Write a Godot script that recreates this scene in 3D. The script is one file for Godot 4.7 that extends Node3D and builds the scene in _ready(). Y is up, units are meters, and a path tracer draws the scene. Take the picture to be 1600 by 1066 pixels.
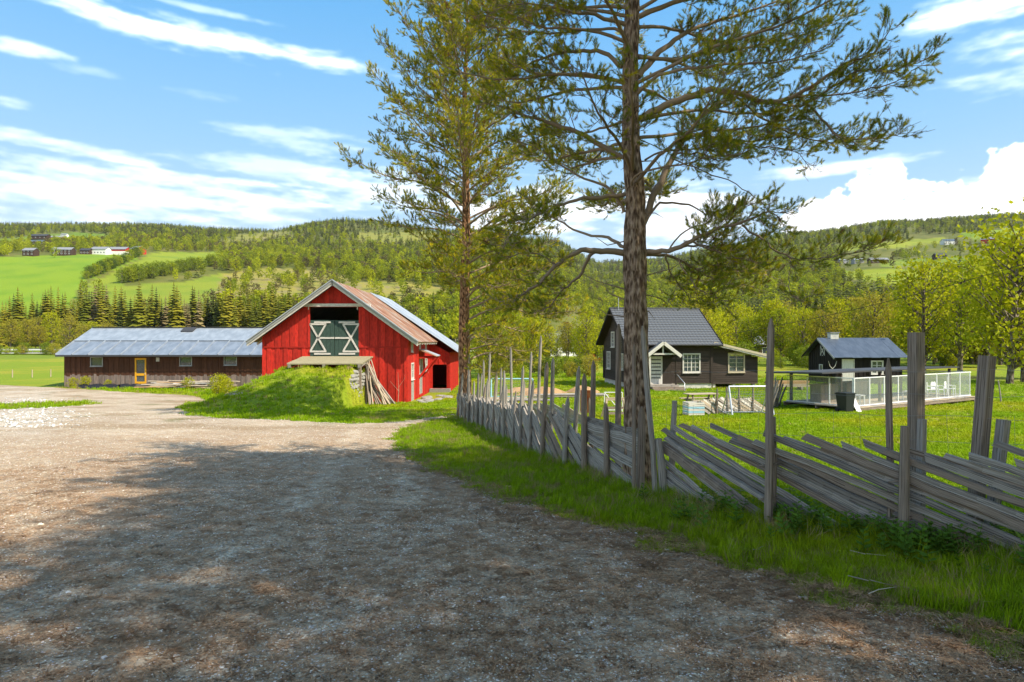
extends Node3D
# A farmyard in a valley: gravel yard, red barn, pines, pole fence, timber house, hillsides.
# x right, y up, camera looks along -z; d below always means the distance -z.

const CAM_Y := 1.85
var rng := RandomNumberGenerator.new()
var M := {}
var names := {}
var nz := FastNoiseLite.new()
var nz2 := FastNoiseLite.new()

# ---------------------------------------------------------------- mesh builder
class MB:
	var v := PackedVector3Array()
	var n := PackedVector3Array()
	var uv := PackedVector2Array()
	var c := PackedColorArray()
	var col := Color(1, 1, 1)
	var off := Vector2.ZERO
	func tri(a: Vector3, b: Vector3, e: Vector3, ua := Vector2.ZERO, ub := Vector2.ZERO, ue := Vector2.ZERO) -> void:
		var nn := (b - a).cross(e - a).normalized()
		v.append(a); v.append(e); v.append(b)
		n.append(nn); n.append(nn); n.append(nn)
		uv.append(ua + off); uv.append(ue + off); uv.append(ub + off)
		c.append(col); c.append(col); c.append(col)
	func quad(a: Vector3, b: Vector3, e: Vector3, f: Vector3) -> void:
		var w := a.distance_to(b)
		var h := a.distance_to(f)
		if w > h:
			tri(a, b, e, Vector2(0, 0), Vector2(0, w), Vector2(h, w))
			tri(a, e, f, Vector2(0, 0), Vector2(h, w), Vector2(h, 0))
		else:
			tri(a, b, e, Vector2(0, 0), Vector2(w, 0), Vector2(w, h))
			tri(a, e, f, Vector2(0, 0), Vector2(w, h), Vector2(0, h))
	func smooth_tri(a: Vector3, b: Vector3, e: Vector3, na: Vector3, nb: Vector3, ne: Vector3, ua := Vector2.ZERO, ub := Vector2.ZERO, ue := Vector2.ZERO) -> void:
		v.append(a); v.append(e); v.append(b)
		n.append(na); n.append(ne); n.append(nb)
		uv.append(ua + off); uv.append(ue + off); uv.append(ub + off)
		c.append(col); c.append(col); c.append(col)
	func box(t: Transform3D, s: Vector3) -> void:
		var h := s * 0.5
		var p := []
		for i in 8:
			p.append(t * Vector3(h.x if i & 1 else -h.x, h.y if i & 2 else -h.y, h.z if i & 4 else -h.z))
		quad(p[4], p[5], p[7], p[6])
		quad(p[1], p[0], p[2], p[3])
		quad(p[5], p[1], p[3], p[7])
		quad(p[0], p[4], p[6], p[2])
		quad(p[6], p[7], p[3], p[2])
		quad(p[0], p[1], p[5], p[4])
	func bx(x0: float, x1: float, y0: float, y1: float, z0: float, z1: float) -> void:
		box(Transform3D(Basis(), Vector3((x0 + x1) / 2, (y0 + y1) / 2, (z0 + z1) / 2)), Vector3(absf(x1 - x0), absf(y1 - y0), absf(z1 - z0)))
	# a flat polygon (counter-clockwise, local xy) given depth along local z
	func prism(poly: PackedVector2Array, z0: float, z1: float, t := Transform3D()) -> void:
		var k := poly.size()
		for i in range(1, k - 1):
			tri(t * Vector3(poly[0].x, poly[0].y, z1), t * Vector3(poly[i].x, poly[i].y, z1), t * Vector3(poly[i + 1].x, poly[i + 1].y, z1), Vector2(poly[0].x, poly[0].y), poly[i], poly[i + 1])
			tri(t * Vector3(poly[0].x, poly[0].y, z0), t * Vector3(poly[i + 1].x, poly[i + 1].y, z0), t * Vector3(poly[i].x, poly[i].y, z0), poly[0], poly[i + 1], poly[i])
		for i in k:
			var a := poly[i]
			var b := poly[(i + 1) % k]
			quad(t * Vector3(a.x, a.y, z0), t * Vector3(b.x, b.y, z0), t * Vector3(b.x, b.y, z1), t * Vector3(a.x, a.y, z1))
	func tube(p: PackedVector3Array, r: PackedFloat32Array, sides: int, cap := true) -> void:
		var k := p.size()
		var prev := Vector3.ZERO
		var rings := []
		var len := 0.0
		var side := Vector3.RIGHT
		for i in k:
			var t := (p[mini(i + 1, k - 1)] - p[maxi(i - 1, 0)]).normalized()
			if i == 0:
				side = t.cross(Vector3.UP if absf(t.y) < 0.9 else Vector3.RIGHT).normalized()
			else:
				side = (side - t * side.dot(t)).normalized()
				len += p[i].distance_to(p[i - 1])
			var up := side.cross(t)
			var ring := []
			for j in sides + 1:
				var a := TAU * j / sides
				ring.append([side * cos(a) + up * sin(a), Vector2(a * r[0], len)])
			rings.append(ring)
		for i in k - 1:
			for j in sides:
				var q = [rings[i][j], rings[i][j + 1], rings[i + 1][j + 1], rings[i + 1][j]]
				var a: Vector3 = p[i] + q[0][0] * r[i]
				var b: Vector3 = p[i] + q[1][0] * r[i]
				var e: Vector3 = p[i + 1] + q[2][0] * r[i + 1]
				var f: Vector3 = p[i + 1] + q[3][0] * r[i + 1]
				smooth_tri(a, e, b, q[0][0], q[2][0], q[1][0], q[0][1], q[2][1], q[1][1])
				smooth_tri(a, f, e, q[0][0], q[3][0], q[2][0], q[0][1], q[3][1], q[2][1])
		if cap:
			for i in [0, k - 1]:
				for j in sides:
					var a: Vector3 = p[i] + rings[i][j][0] * r[i]
					var b: Vector3 = p[i] + rings[i][(j + 1) % sides][0] * r[i]
					if i == 0:
						tri(p[i], a, b)
					else:
						tri(p[i], b, a)
	# a thin twig: three sides, straight
	func twig(a: Vector3, b: Vector3, ra: float, rb: float) -> void:
		var t := (b - a).normalized()
		var s := t.cross(Vector3.UP if absf(t.y) < 0.9 else Vector3.RIGHT).normalized()
		var u := s.cross(t)
		var o := [s, s * -0.5 + u * 0.866, s * -0.5 - u * 0.866]
		for j in 3:
			var p: Vector3 = o[j]
			var q: Vector3 = o[(j + 1) % 3]
			smooth_tri(a + p * ra, b + q * rb, a + q * ra, p, q, q)
			smooth_tri(a + p * ra, b + p * rb, b + q * rb, p, p, q)
	# a split or sawn board from a to b, slightly crooked; w is its height across, th its thickness along nrm
	func plank(a: Vector3, b: Vector3, w: float, th: float, nrm: Vector3, g: RandomNumberGenerator, segs := 5, crook := 0.012) -> void:
		var t := (b - a).normalized()
		var up := nrm.cross(t).normalized()
		if up.y < 0: up = -up
		var nn := t.cross(up).normalized()
		off = Vector2(g.randf() * 7.0, g.randf() * 7.0)
		var rows := []
		for i in segs + 1:
			var k := float(i) / segs
			var m := a.lerp(b, k) + up * g.randf_range(-crook, crook) + nn * g.randf_range(-crook, crook) * 0.5
			var wt := w * g.randf_range(0.86, 1.1) * 0.5
			var wb := w * g.randf_range(0.86, 1.1) * 0.5
			var sk := t * (g.randf_range(-0.03, 0.03) if i == 0 or i == segs else 0.0)
			rows.append([m + up * wt - nn * th * 0.4 + sk, m + up * wt * 0.9 + nn * th * 0.5 + sk, m - up * wb * 0.9 + nn * th * 0.5 - sk, m - up * wb - nn * th * 0.4 - sk])
		for i in segs:
			for j in 4:
				quad(rows[i][j], rows[i][(j + 1) % 4], rows[i + 1][(j + 1) % 4], rows[i + 1][j])
		quad(rows[0][3], rows[0][2], rows[0][1], rows[0][0])
		quad(rows[segs][0], rows[segs][1], rows[segs][2], rows[segs][3])
	func mesh(m: Material = null) -> ArrayMesh:
		var a := []
		a.resize(Mesh.ARRAY_MAX)
		a[Mesh.ARRAY_VERTEX] = v
		a[Mesh.ARRAY_NORMAL] = n
		a[Mesh.ARRAY_TEX_UV] = uv
		a[Mesh.ARRAY_COLOR] = c
		var o := ArrayMesh.new()
		o.add_surface_from_arrays(Mesh.PRIMITIVE_TRIANGLES, a)
		if m: o.surface_set_material(0, m)
		return o

# ---------------------------------------------------------------- nodes
func numbered(called: String) -> String:
	if not names.has(called):
		names[called] = 0
		return called
	names[called] += 1
	return "%s_%03d" % [called, names[called]]

func thing(called: String, label: String, category: String, at := Vector3.ZERO, turn := 0.0, group := "") -> Node3D:
	var o := Node3D.new()
	o.name = numbered(called)
	add_child(o)
	o.position = at
	o.rotation.y = turn
	meta(o, label, category, group)
	return o

func meta(o: Node, label: String, category: String, group := "", kind := "") -> void:
	if label: o.set_meta("label", label)
	if category: o.set_meta("category", category)
	if group: o.set_meta("group", group)
	if kind: o.set_meta("kind", kind)

func part(parent: Node, called: String, mb, mat: Material, at := Vector3.ZERO) -> MeshInstance3D:
	var o := MeshInstance3D.new()
	o.name = called
	o.mesh = mb if mb is Mesh else mb.mesh()
	o.material_override = mat
	o.position = at
	parent.add_child(o, true)
	return o

func single(called: String, mb, mat: Material, label: String, category: String, group := "", kind := "") -> MeshInstance3D:
	var o := MeshInstance3D.new()
	o.name = numbered(called)
	o.mesh = mb if mb is Mesh else mb.mesh()
	o.material_override = mat
	add_child(o)
	meta(o, label, category, group, kind)
	return o

func copy_of(o: Node3D, called: String, at: Vector3, turn: float, label := "", group := "") -> Node3D:
	var r: Node3D = o.duplicate()
	r.name = numbered(called)
	add_child(r)
	r.position = at
	r.rotation.y = turn
	if label: r.set_meta("label", label)
	if group: r.set_meta("group", group)
	return r

func scatter(parent: Node, called: String, mesh: Mesh, mat: Material, xf: Array, cols, kind := "stuff") -> MultiMeshInstance3D:
	var mm := MultiMesh.new()
	mm.transform_format = MultiMesh.TRANSFORM_3D
	mm.use_colors = cols != null
	mm.mesh = mesh
	mm.instance_count = xf.size()
	for i in xf.size():
		mm.set_instance_transform(i, xf[i])
	if cols != null:
		for i in xf.size():
			mm.set_instance_color(i, cols[i])
	var o := MultiMeshInstance3D.new()
	o.name = called if parent != self else numbered(called)
	o.multimesh = mm
	o.material_override = mat
	parent.add_child(o, true)
	o.set_meta("kind", kind)
	return o

# ---------------------------------------------------------------- materials
func lin(r: float, g: float, b: float, a := 1.0) -> Color:
	var k := Color(r, g, b).linear_to_srgb()
	k.a = a
	return k

func mat(called: String, c: Color, rough := 0.9, tex: Texture2D = null, scale := Vector3.ONE, bump: Texture2D = null, depth := 0.0, tri := true) -> StandardMaterial3D:
	var m := StandardMaterial3D.new()
	m.resource_name = called
	m.albedo_color = c
	m.roughness = rough
	m.metallic_specular = 0.35
	if tex: m.albedo_texture = tex
	if bump:
		m.heightmap_enabled = true
		m.heightmap_texture = bump
		m.heightmap_scale = depth
	if tex or bump:
		m.uv1_scale = scale
		m.uv1_triplanar = tri
		m.uv1_world_triplanar = tri
	M[called] = m
	return m

func noise_image(w: int, h: int, freq: float, oct: int, seed_: int, type := FastNoiseLite.TYPE_SIMPLEX_SMOOTH) -> Image:
	var f := FastNoiseLite.new()
	f.noise_type = type
	f.frequency = freq
	f.seed = seed_
	f.fractal_octaves = oct
	if type == FastNoiseLite.TYPE_CELLULAR:
		f.fractal_type = FastNoiseLite.FRACTAL_NONE
	var im := f.get_seamless_image(w, h)
	im.convert(Image.FORMAT_L8)
	return im

func to_tex(im: Image) -> ImageTexture:
	return ImageTexture.create_from_image(im)

# grey values mapped to colours between the given stops (sRGB)
func tinted(im: Image, stops: Array) -> ImageTexture:
	var g := Gradient.new()
	g.offsets = PackedFloat32Array(stops.map(func(s): return s[0]))
	g.colors = PackedColorArray(stops.map(func(s): return s[1]))
	var lut := PackedByteArray()
	for i in 256:
		var k := g.sample(i / 255.0)
		lut.append_array([int(k.r * 255), int(k.g * 255), int(k.b * 255)])
	var src := im.get_data()
	var out := PackedByteArray()
	out.resize(src.size() * 3)
	for i in src.size():
		var k := src[i] * 3
		out[i * 3] = lut[k]
		out[i * 3 + 1] = lut[k + 1]
		out[i * 3 + 2] = lut[k + 2]
	return to_tex(Image.create_from_data(im.get_width(), im.get_height(), false, Image.FORMAT_RGB8, out))

func make_materials() -> void:
	# wood: streaks along v
	var streak := noise_image(512, 24, 0.05, 4, 3)
	streak.resize(512, 512, Image.INTERPOLATE_CUBIC)
	var fine := noise_image(512, 40, 0.16, 3, 8)
	fine.resize(512, 512, Image.INTERPOLATE_CUBIC)
	var both := streak.get_data()
	var fd := fine.get_data()
	for i in both.size():
		both[i] = clampi(int(both[i] * 0.55 + fd[i] * 0.45), 0, 255)
	var grain := Image.create_from_data(512, 512, false, Image.FORMAT_L8, both)
	var grain_t := to_tex(grain)
	var gw := tinted(grain, [[0.2, Color(0.42, 0.40, 0.38)], [0.42, Color(0.80, 0.78, 0.76)], [0.6, Color(0.92, 0.91, 0.90)], [0.85, Color(1, 1, 1)]])
	var gsoft := tinted(grain, [[0.15, Color(0.66, 0.64, 0.62)], [0.5, Color(0.88, 0.87, 0.86)], [0.8, Color(1, 1, 1)]])
	# painted boards: grain under blotchy, worn paint
	var wear := noise_image(512, 512, 0.012, 5, 14).get_data()
	for i in wear.size():
		wear[i] = clampi(int(both[i] * 0.4 + wear[i] * 0.6), 0, 255)
	var gpaint := tinted(Image.create_from_data(512, 512, false, Image.FORMAT_L8, wear), [[0.2, Color(0.76, 0.75, 0.74)], [0.42, Color(0.90, 0.89, 0.88)], [0.6, Color(0.97, 0.96, 0.95)], [0.8, Color(1, 1, 1)]])
	var s := Vector3(2.2, 0.5, 1)
	mat("wood_grey", lin(0.45, 0.425, 0.395), 0.9, gw, s, grain_t, 0.5, false)
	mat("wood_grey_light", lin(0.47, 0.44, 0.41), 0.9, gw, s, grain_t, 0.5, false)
	mat("wood_grey_dark", lin(0.30, 0.28, 0.26), 0.9, gw, s, grain_t, 0.5, false)
	mat("wood_brown_grey", lin(0.36, 0.30, 0.25), 0.9, gw, s, grain_t, 0.5, false)
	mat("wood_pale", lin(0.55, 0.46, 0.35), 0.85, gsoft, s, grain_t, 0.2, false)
	mat("wood_fresh", lin(0.52, 0.33, 0.17), 0.85, gsoft, s, grain_t, 0.2, false)
	for i in 4:
		var k: float = [1.0, 0.80, 1.14, 0.91][i]
		mat("red_%d" % i, lin(0.56 * k, 0.030 * k, 0.018 * k), 0.75, gpaint, Vector3(0.9, 0.4, 1), grain_t, 0.12, false)
		mat("brown_%d" % i, lin(0.115 * k, 0.050 * k, 0.028 * k), 0.85, gw, s, grain_t, 0.2, false)
		mat("weathered_%d" % i, lin(0.30 * k, 0.24 * k, 0.22 * k), 0.9, gw, s, grain_t, 0.2, false)
		mat("tar_%d" % i, lin(0.070 * k, 0.055 * k, 0.048 * k), 0.8, gw, s, grain_t, 0.2, false)
	mat("black_board", lin(0.018, 0.013, 0.012), 0.8, gw, s, grain_t, 0.15, false)
	mat("green_door", lin(0.048, 0.088, 0.074), 0.7, gpaint, s, grain_t, 0.12, false)
	mat("white_paint", lin(0.78, 0.77, 0.74), 0.6, gsoft, s, grain_t, 0.05, false)
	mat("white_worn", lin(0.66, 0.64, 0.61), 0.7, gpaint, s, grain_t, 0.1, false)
	mat("cream_paint", lin(0.62, 0.56, 0.42), 0.7, gsoft, s, grain_t, 0.1, false)
	mat("yellow_paint", lin(0.72, 0.36, 0.02), 0.6)
	mat("deck_boards", lin(0.45, 0.42, 0.28), 0.9, gw, s, grain_t, 0.3, false)
	# metal sheets
	var blot := noise_image(512, 512, 0.008, 5, 21)
	var rust := tinted(blot, [[0.25, Color(0.66, 0.44, 0.29)], [0.5, Color(0.80, 0.60, 0.44)], [0.68, Color(0.78, 0.74, 0.70)], [1.0, Color(0.86, 0.86, 0.86)]])
	var dull := tinted(blot, [[0.2, Color(0.88, 0.89, 0.90)], [0.8, Color(1, 1, 1)]])
	mat("roof_rust", lin(0.50, 0.42, 0.345), 0.6, rust, Vector3(0.35, 0.12, 1), null, 0, false).metallic = 0.15
	mat("roof_rust_pale", lin(0.64, 0.58, 0.53), 0.55, rust, Vector3(0.3, 0.15, 1), null, 0, false).metallic = 0.2
	mat("roof_zinc", lin(0.37, 0.41, 0.46), 0.45, dull, Vector3(0.3, 0.2, 1), null, 0, false).metallic = 0.35
	mat("roof_zinc_pale", lin(0.44, 0.47, 0.51), 0.5, dull, Vector3(0.3, 0.2, 1), null, 0, false).metallic = 0.25
	mat("roof_zinc_blue", lin(0.27, 0.31, 0.37), 0.45, dull, Vector3(0.3, 0.2, 1), null, 0, false).metallic = 0.35
	mat("roof_blue", lin(0.10, 0.125, 0.17), 0.38, dull, Vector3(0.4, 0.2, 1), null, 0, false).metallic = 0.3
	mat("roof_tile", lin(0.125, 0.13, 0.14), 0.42, dull, Vector3(0.6, 0.6, 1), null, 0, false)
	mat("roof_dark", lin(0.05, 0.05, 0.055), 0.6)
	mat("roof_grey", lin(0.22, 0.23, 0.25), 0.6)
	mat("trim_grey", lin(0.42, 0.44, 0.45), 0.7, gsoft, s, null, 0, false)
	mat("steel", lin(0.55, 0.58, 0.62), 0.35).metallic = 0.7
	mat("alu_white", lin(0.75, 0.77, 0.79), 0.4)
	mat("wire", lin(0.30, 0.30, 0.30), 0.5).metallic = 0.5
	mat("cable", lin(0.02, 0.02, 0.02), 0.6)
	mat("net", lin(0.35, 0.38, 0.42), 0.8)
	mat("plastic_dark", lin(0.022, 0.027, 0.03), 0.45)
	mat("plastic_white", lin(0.78, 0.79, 0.80), 0.4)
	mat("plastic_blue", lin(0.30, 0.52, 0.66), 0.5)
	mat("tarp_black", lin(0.02, 0.02, 0.028), 0.4)
	mat("hill_red", lin(0.40, 0.03, 0.02), 0.8)
	mat("hill_white", lin(0.70, 0.70, 0.68), 0.8)
	mat("hill_brown", lin(0.06, 0.035, 0.025), 0.8)
	mat("hill_grey", lin(0.30, 0.30, 0.31), 0.8)
	mat("hill_glass", lin(0.05, 0.06, 0.08), 0.15)
	mat("foundation", lin(0.62, 0.60, 0.55), 0.9, dull, Vector3(0.5, 0.5, 0.5))
	mat("rust_plate", lin(0.26, 0.12, 0.05), 0.85, rust, Vector3(0.6, 0.6, 0.6))
	var gl := mat("glass", Color(0.6, 0.68, 0.7, 0.10), 0.03)
	gl.transparency = BaseMaterial3D.TRANSPARENCY_ALPHA
	gl.metallic_specular = 0.5
	var gs := mat("screen_glass", Color(0.74, 0.78, 0.80, 0.13), 0.05)
	gs.transparency = BaseMaterial3D.TRANSPARENCY_ALPHA
	# bark
	var bk := noise_image(256, 64, 0.045, 4, 31)
	bk.resize(256, 256, Image.INTERPOLATE_CUBIC)
	var bark := tinted(bk, [[0.25, Color(0.40, 0.34, 0.30)], [0.5, Color(0.74, 0.68, 0.62)], [0.75, Color(1, 0.97, 0.93)]])
	mat("bark_pine", lin(0.40, 0.325, 0.265), 0.95, bark, Vector3(1.5, 1.5, 1.5), to_tex(bk), 2.5)
	mat("bark_orange", lin(0.42, 0.26, 0.16), 0.95, bark, Vector3(1.5, 1.5, 1.5), to_tex(bk), 1.0)
	mat("bark_limb", lin(0.27, 0.20, 0.14), 0.95)
	mat("bark_far", lin(0.30, 0.245, 0.20), 0.95)
	mat("bark_birch", lin(0.30, 0.28, 0.25), 0.9, bark, Vector3(0.6, 0.6, 0.6))
	# leaves, needles, grass: tinted by vertex or copy colours
	for k in [["needles", 0.50], ["leaf", 0.85], ["blade", 0.70], ["spruce", 0.20], ["weed", 0.5]]:
		var m := mat(k[0], Color(1, 1, 1), 0.7)
		m.vertex_color_use_as_albedo = true
		m.metallic_specular = 0.25
		m.backlight_enabled = true
		m.backlight = Color(k[1], k[1], k[1] * 0.8).linear_to_srgb()
	# tinted copies for trees that stand as objects of their own
	var leafy := [Color(0.420, 0.430, 0.010), Color(0.315, 0.365, 0.012), Color(0.205, 0.265, 0.014), Color(0.370, 0.325, 0.035), Color(0.110, 0.170, 0.016)]
	for i in leafy.size():
		var m: StandardMaterial3D = M["leaf"].duplicate()
		m.albedo_color = leafy[i].linear_to_srgb()
		M["leaf_%d" % i] = m
	var needly := [Color(0.175, 0.178, 0.014), Color(0.125, 0.140, 0.014), Color(0.235, 0.215, 0.018), Color(0.072, 0.088, 0.016), Color(0.24, 0.19, 0.085)]
	for i in needly.size():
		var m: StandardMaterial3D = M["spruce"].duplicate()
		m.albedo_color = needly[i].linear_to_srgb()
		M["spruce_%d" % i] = m
	# ground
	var gn := noise_image(512, 512, 0.03, 5, 41)
	var gt := tinted(gn, [[0.2, Color(0.74, 0.74, 0.72)], [0.5, Color(0.92, 0.92, 0.90)], [0.8, Color(1, 1, 0.98)]])
	var gm := mat("ground", Color(1, 1, 1), 0.95, gt, Vector3(0.37, 0.37, 0.37), to_tex(gn), 4.0)
	gm.vertex_color_use_as_albedo = true
	# gravel: pebbles of many greys with browner fines between
	var cells := FastNoiseLite.new()
	cells.noise_type = FastNoiseLite.TYPE_CELLULAR
	cells.fractal_type = FastNoiseLite.FRACTAL_NONE
	cells.frequency = 0.085
	cells.cellular_return_type = FastNoiseLite.RETURN_CELL_VALUE
	cells.cellular_jitter = 1.0
	var cv := cells.get_seamless_image(1024, 1024)
	cv.convert(Image.FORMAT_L8)
	cells.cellular_return_type = FastNoiseLite.RETURN_DISTANCE
	var cd := cells.get_seamless_image(1024, 1024, false, false, 0.1)
	cd.convert(Image.FORMAT_L8)
	var soil := noise_image(1024, 1024, 0.012, 5, 51)
	var sand := noise_image(1024, 1024, 0.25, 2, 52)
	var a := cv.get_data()
	var b := cd.get_data()
	var e := soil.get_data()
	var f := sand.get_data()
	var rgb := PackedByteArray()
	rgb.resize(1024 * 1024 * 3)
	var hgt := PackedByteArray()
	hgt.resize(1024 * 1024)
	for i in 1024 * 1024:
		var pebble := 255 - b[i]
		var t := e[i]
		var stone: bool = (a[i] * 7 + 31) % 256 > 90 + (t - 128) / 2 and pebble > 70
		var g := f[i] / 3
		if stone:
			var k := 160 + a[i] / 3
			rgb[i * 3] = mini(k + g / 4, 255)
			rgb[i * 3 + 1] = mini(k - 4 + g / 4, 255)
			rgb[i * 3 + 2] = mini(k - 12 + g / 4, 255)
			hgt[i] = mini(110 + pebble / 2, 255)
		else:
			var k := 158 + g + (255 - t) / 9
			rgb[i * 3] = mini(k + 8, 255)
			rgb[i * 3 + 1] = mini(k - 8, 255)
			rgb[i * 3 + 2] = mini(k - 26, 255)
			hgt[i] = 70 + f[i] / 5
	var ga := to_tex(Image.create_from_data(1024, 1024, false, Image.FORMAT_RGB8, rgb))
	var gh := to_tex(Image.create_from_data(1024, 1024, false, Image.FORMAT_L8, hgt))
	var gv := mat("gravel", Color(1, 1, 1), 0.95, ga, Vector3(0.42, 0.42, 0.42), gh, 1.6)
	gv.vertex_color_use_as_albedo = true
	var st := mat("stone", Color(1, 1, 1), 0.85)
	st.vertex_color_use_as_albedo = true
	mat("rock", lin(0.36, 0.35, 0.34), 0.9, gt, Vector3(1.2, 1.2, 1.2), to_tex(gn), 3.0)

# ---------------------------------------------------------------- sky
func make_sky() -> Sky:
	var w := 4096
	var h := 2048
	var im := Image.create(w, h, false, Image.FORMAT_RGB8)
	var g := Gradient.new()
	g.offsets = PackedFloat32Array([0.0, 0.08, 0.17, 0.30, 0.5, 1.0])
	g.colors = PackedColorArray([Color(0.75, 0.79, 0.825), Color(0.65, 0.735, 0.805), Color(0.51, 0.665, 0.80), Color(0.355, 0.58, 0.765), Color(0.36, 0.55, 0.715), Color(0.34, 0.51, 0.68)])
	for y in h:
		var el := 90.0 - (y + 0.5) / h * 180.0
		im.fill_rect(Rect2i(0, y, w, 1), g.sample(clampf(el / 90.0, 0, 1)) if el > 0 else Color(0.45, 0.48, 0.40))
	var n1 := FastNoiseLite.new()
	n1.seed = 5
	n1.frequency = 1.0
	n1.fractal_octaves = 5
	# each: azimuth, elevation, half width, half height (degrees), tilt, strength, edge (0 wispy, 1 heaped)
	var list := []
	for q in [[190, 32, 250, 20, 0.10, 0.8, 0.15], [400, 72, 280, 15, 0.06, 0.85, 0.2], [40, 76, 70, 13, 0.0, 0.7, 0.1], [330, 17, 130, 5, 0.03, 0.5, 0], [130, 110, 60, 8, 0, 0.3, 0], [20, 160, 45, 9, 0, 0.5, 0], [320, 148, 60, 8, 0, 0.25, 0],
			[180, 300, 460, 50, 0.0, 0.70, 0.1], [120, 233, 170, 13, 0.06, 0.6, 0.1], [450, 215, 120, 20, 0.02, 0.45, 0.1], [430, 265, 160, 24, 0, 0.5, 0.1], [620, 300, 160, 35, 0, 0.65, 0.1], [830, 330, 160, 45, 0, 0.95, 0.2], [1050, 335, 130, 50, 0, 0.95, 0.3],
			[1510, 20, 140, 30, -0.03, 0.9, 0.2], [1310, 262, 150, 11, 0.0, 0.8, 0.1], [1140, 318, 90, 10, 0, 0.5, 0], [1560, 320, 190, 48, -0.12, 1.0, 1.0], [1600, 270, 80, 45, 0, 1.0, 1.0], [1375, 292, 52, 30, 0, 1.0, 1.0], [1340, 330, 140, 38, -0.15, 1.0, 1.0], [1300, 352, 90, 22, 0, 1.0, 1.0]]:
		var az := atan((q[0] - 800.0) / 1000.0)
		var el := atan((533.0 - q[1]) / 1000.0 * cos(az))
		var sc := cos(az) * cos(az)
		list.append([rad_to_deg(az), rad_to_deg(el), rad_to_deg(q[2] / 1000.0 * sc), rad_to_deg(q[3] / 1000.0 * cos(az)), q[4], q[5], q[6]])
	var r := RandomNumberGenerator.new()
	r.seed = 77
	for i in 130:  # clouds out of view, some added to whiten the fill light
		var az := r.randf_range(46, 314)
		var el := absf(r.randfn(0, 1)) * 26.0 + 2.0
		var heap := el < 16 and r.randf() < 0.35
		list.append([az, el, r.randf_range(6, 20) / maxf(cos(deg_to_rad(el)), 0.25), r.randf_range(1.0, 4.6) * (1.3 if heap else 1.0), r.randf_range(-0.12, 0.12), r.randf_range(0.5, 1.0), 1.0 if heap else 0.1])
	for i in 9:
		list.append([55.0 + i * 30.0, r.randf_range(9, 14), 22.0, 2.6, 0.0, 0.9, 0.1])
	for q in list:
		var hard: float = q[6]
		var x0 := int((q[0] - q[2] * 1.6) / 360.0 * w)
		var x1 := int((q[0] + q[2] * 1.6) / 360.0 * w)
		var reach: float = q[3] * 1.8 + absf(q[4]) * q[2] * 1.6
		var y0 := int((90.0 - q[1] - reach) / 180.0 * h)
		var y1 := mini(int((90.0 - q[1] + reach) / 180.0 * h), h / 2 + 6)
		for y in range(y0, y1):
			var el := 90.0 - (y + 0.5) / h * 180.0
			for x in range(x0, x1):
				var az := (x + 0.5) / w * 360.0
				var du: float = (az - q[0]) / q[2]
				var dv: float = (el - q[1] + q[4] * (az - q[0])) / q[3]
				var e := du * du + dv * dv
				if e > 2.4: continue
				var k := 0.0
				if hard > 0.5:
					var nn := n1.get_noise_2d(az * 0.42, el * 0.55)
					k = smoothstep(0.0, 0.16, 1.0 - e + nn * 1.1) * float(q[5])
				else:
					var nn := n1.get_noise_2d(az * 0.11 + el * 0.12, el * 0.75)
					var n3 := n1.get_noise_2d(az * 0.5 + 90.0, el * 1.9)
					k = clampf(smoothstep(0.0, 1.25, 1.0 - e * 0.8 + nn * 0.9 + n3 * 0.35), 0, 1) * float(q[5])
				if k > 0.004:
					var old := im.get_pixel(posmod(x, w), y)
					var shade := 0.985 - (0.05 if hard > 0.5 and dv < -0.3 else 0.0) * n1.get_noise_2d(az * 0.8, el * 0.8 + 40)
					im.set_pixel(posmod(x, w), y, old.lerp(Color(shade, shade, minf(1.0, shade + 0.01)), k))
	var p := PanoramaSkyMaterial.new()
	p.panorama = to_tex(im)
	p.energy_multiplier = 1.0
	var s := Sky.new()
	s.sky_material = p
	return s

# ---------------------------------------------------------------- terrain
const TD := [60.0, 110.0, 170.0, 270.0, 400.0, 600.0, 900.0, 1400.0, 2200.0]
const TP := [-700.0, 0.0, 200.0, 400.0, 550.0, 700.0, 860.0, 940.0, 1020.0, 1130.0, 1250.0, 1400.0, 1600.0, 2300.0]
# sight-line rows of the bare ground (533 is level with the eye) at those distances, bearing by bearing
const TY := [
	[600.0, 568.0, 557.0, 536.0, 480.0, 420.0, 385.0, 362.0, 356.0],
	[600.0, 568.0, 557.0, 540.0, 478.0, 402.0, 380.0, 360.0, 352.0],
	[600.0, 568.0, 557.0, 540.0, 476.0, 404.0, 378.0, 360.0, 352.0],
	[600.0, 567.0, 556.0, 540.0, 470.0, 424.0, 392.0, 368.0, 362.0],
	[599.0, 567.0, 555.0, 538.0, 472.0, 428.0, 398.0, 348.0, 350.0],
	[597.0, 566.0, 554.0, 535.0, 480.0, 430.0, 402.0, 366.0, 362.0],
	[595.0, 566.0, 553.0, 534.0, 495.0, 450.0, 412.0, 380.0, 378.0],
	[594.0, 566.0, 553.0, 536.0, 520.0, 490.0, 455.0, 425.0, 410.0],
	[594.0, 566.0, 552.0, 535.0, 512.0, 480.0, 440.0, 416.0, 405.0],
	[594.0, 566.0, 552.0, 533.0, 500.0, 462.0, 425.0, 394.0, 390.0],
	[594.0, 565.0, 551.0, 530.0, 488.0, 442.0, 408.0, 370.0, 365.0],
	[593.0, 565.0, 550.0, 526.0, 470.0, 425.0, 390.0, 352.0, 348.0],
	[593.0, 564.0, 549.0, 522.0, 460.0, 410.0, 378.0, 342.0, 338.0],
	[593.0, 564.0, 549.0, 520.0, 455.0, 410.0, 375.0, 346.0, 340.0]]

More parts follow.
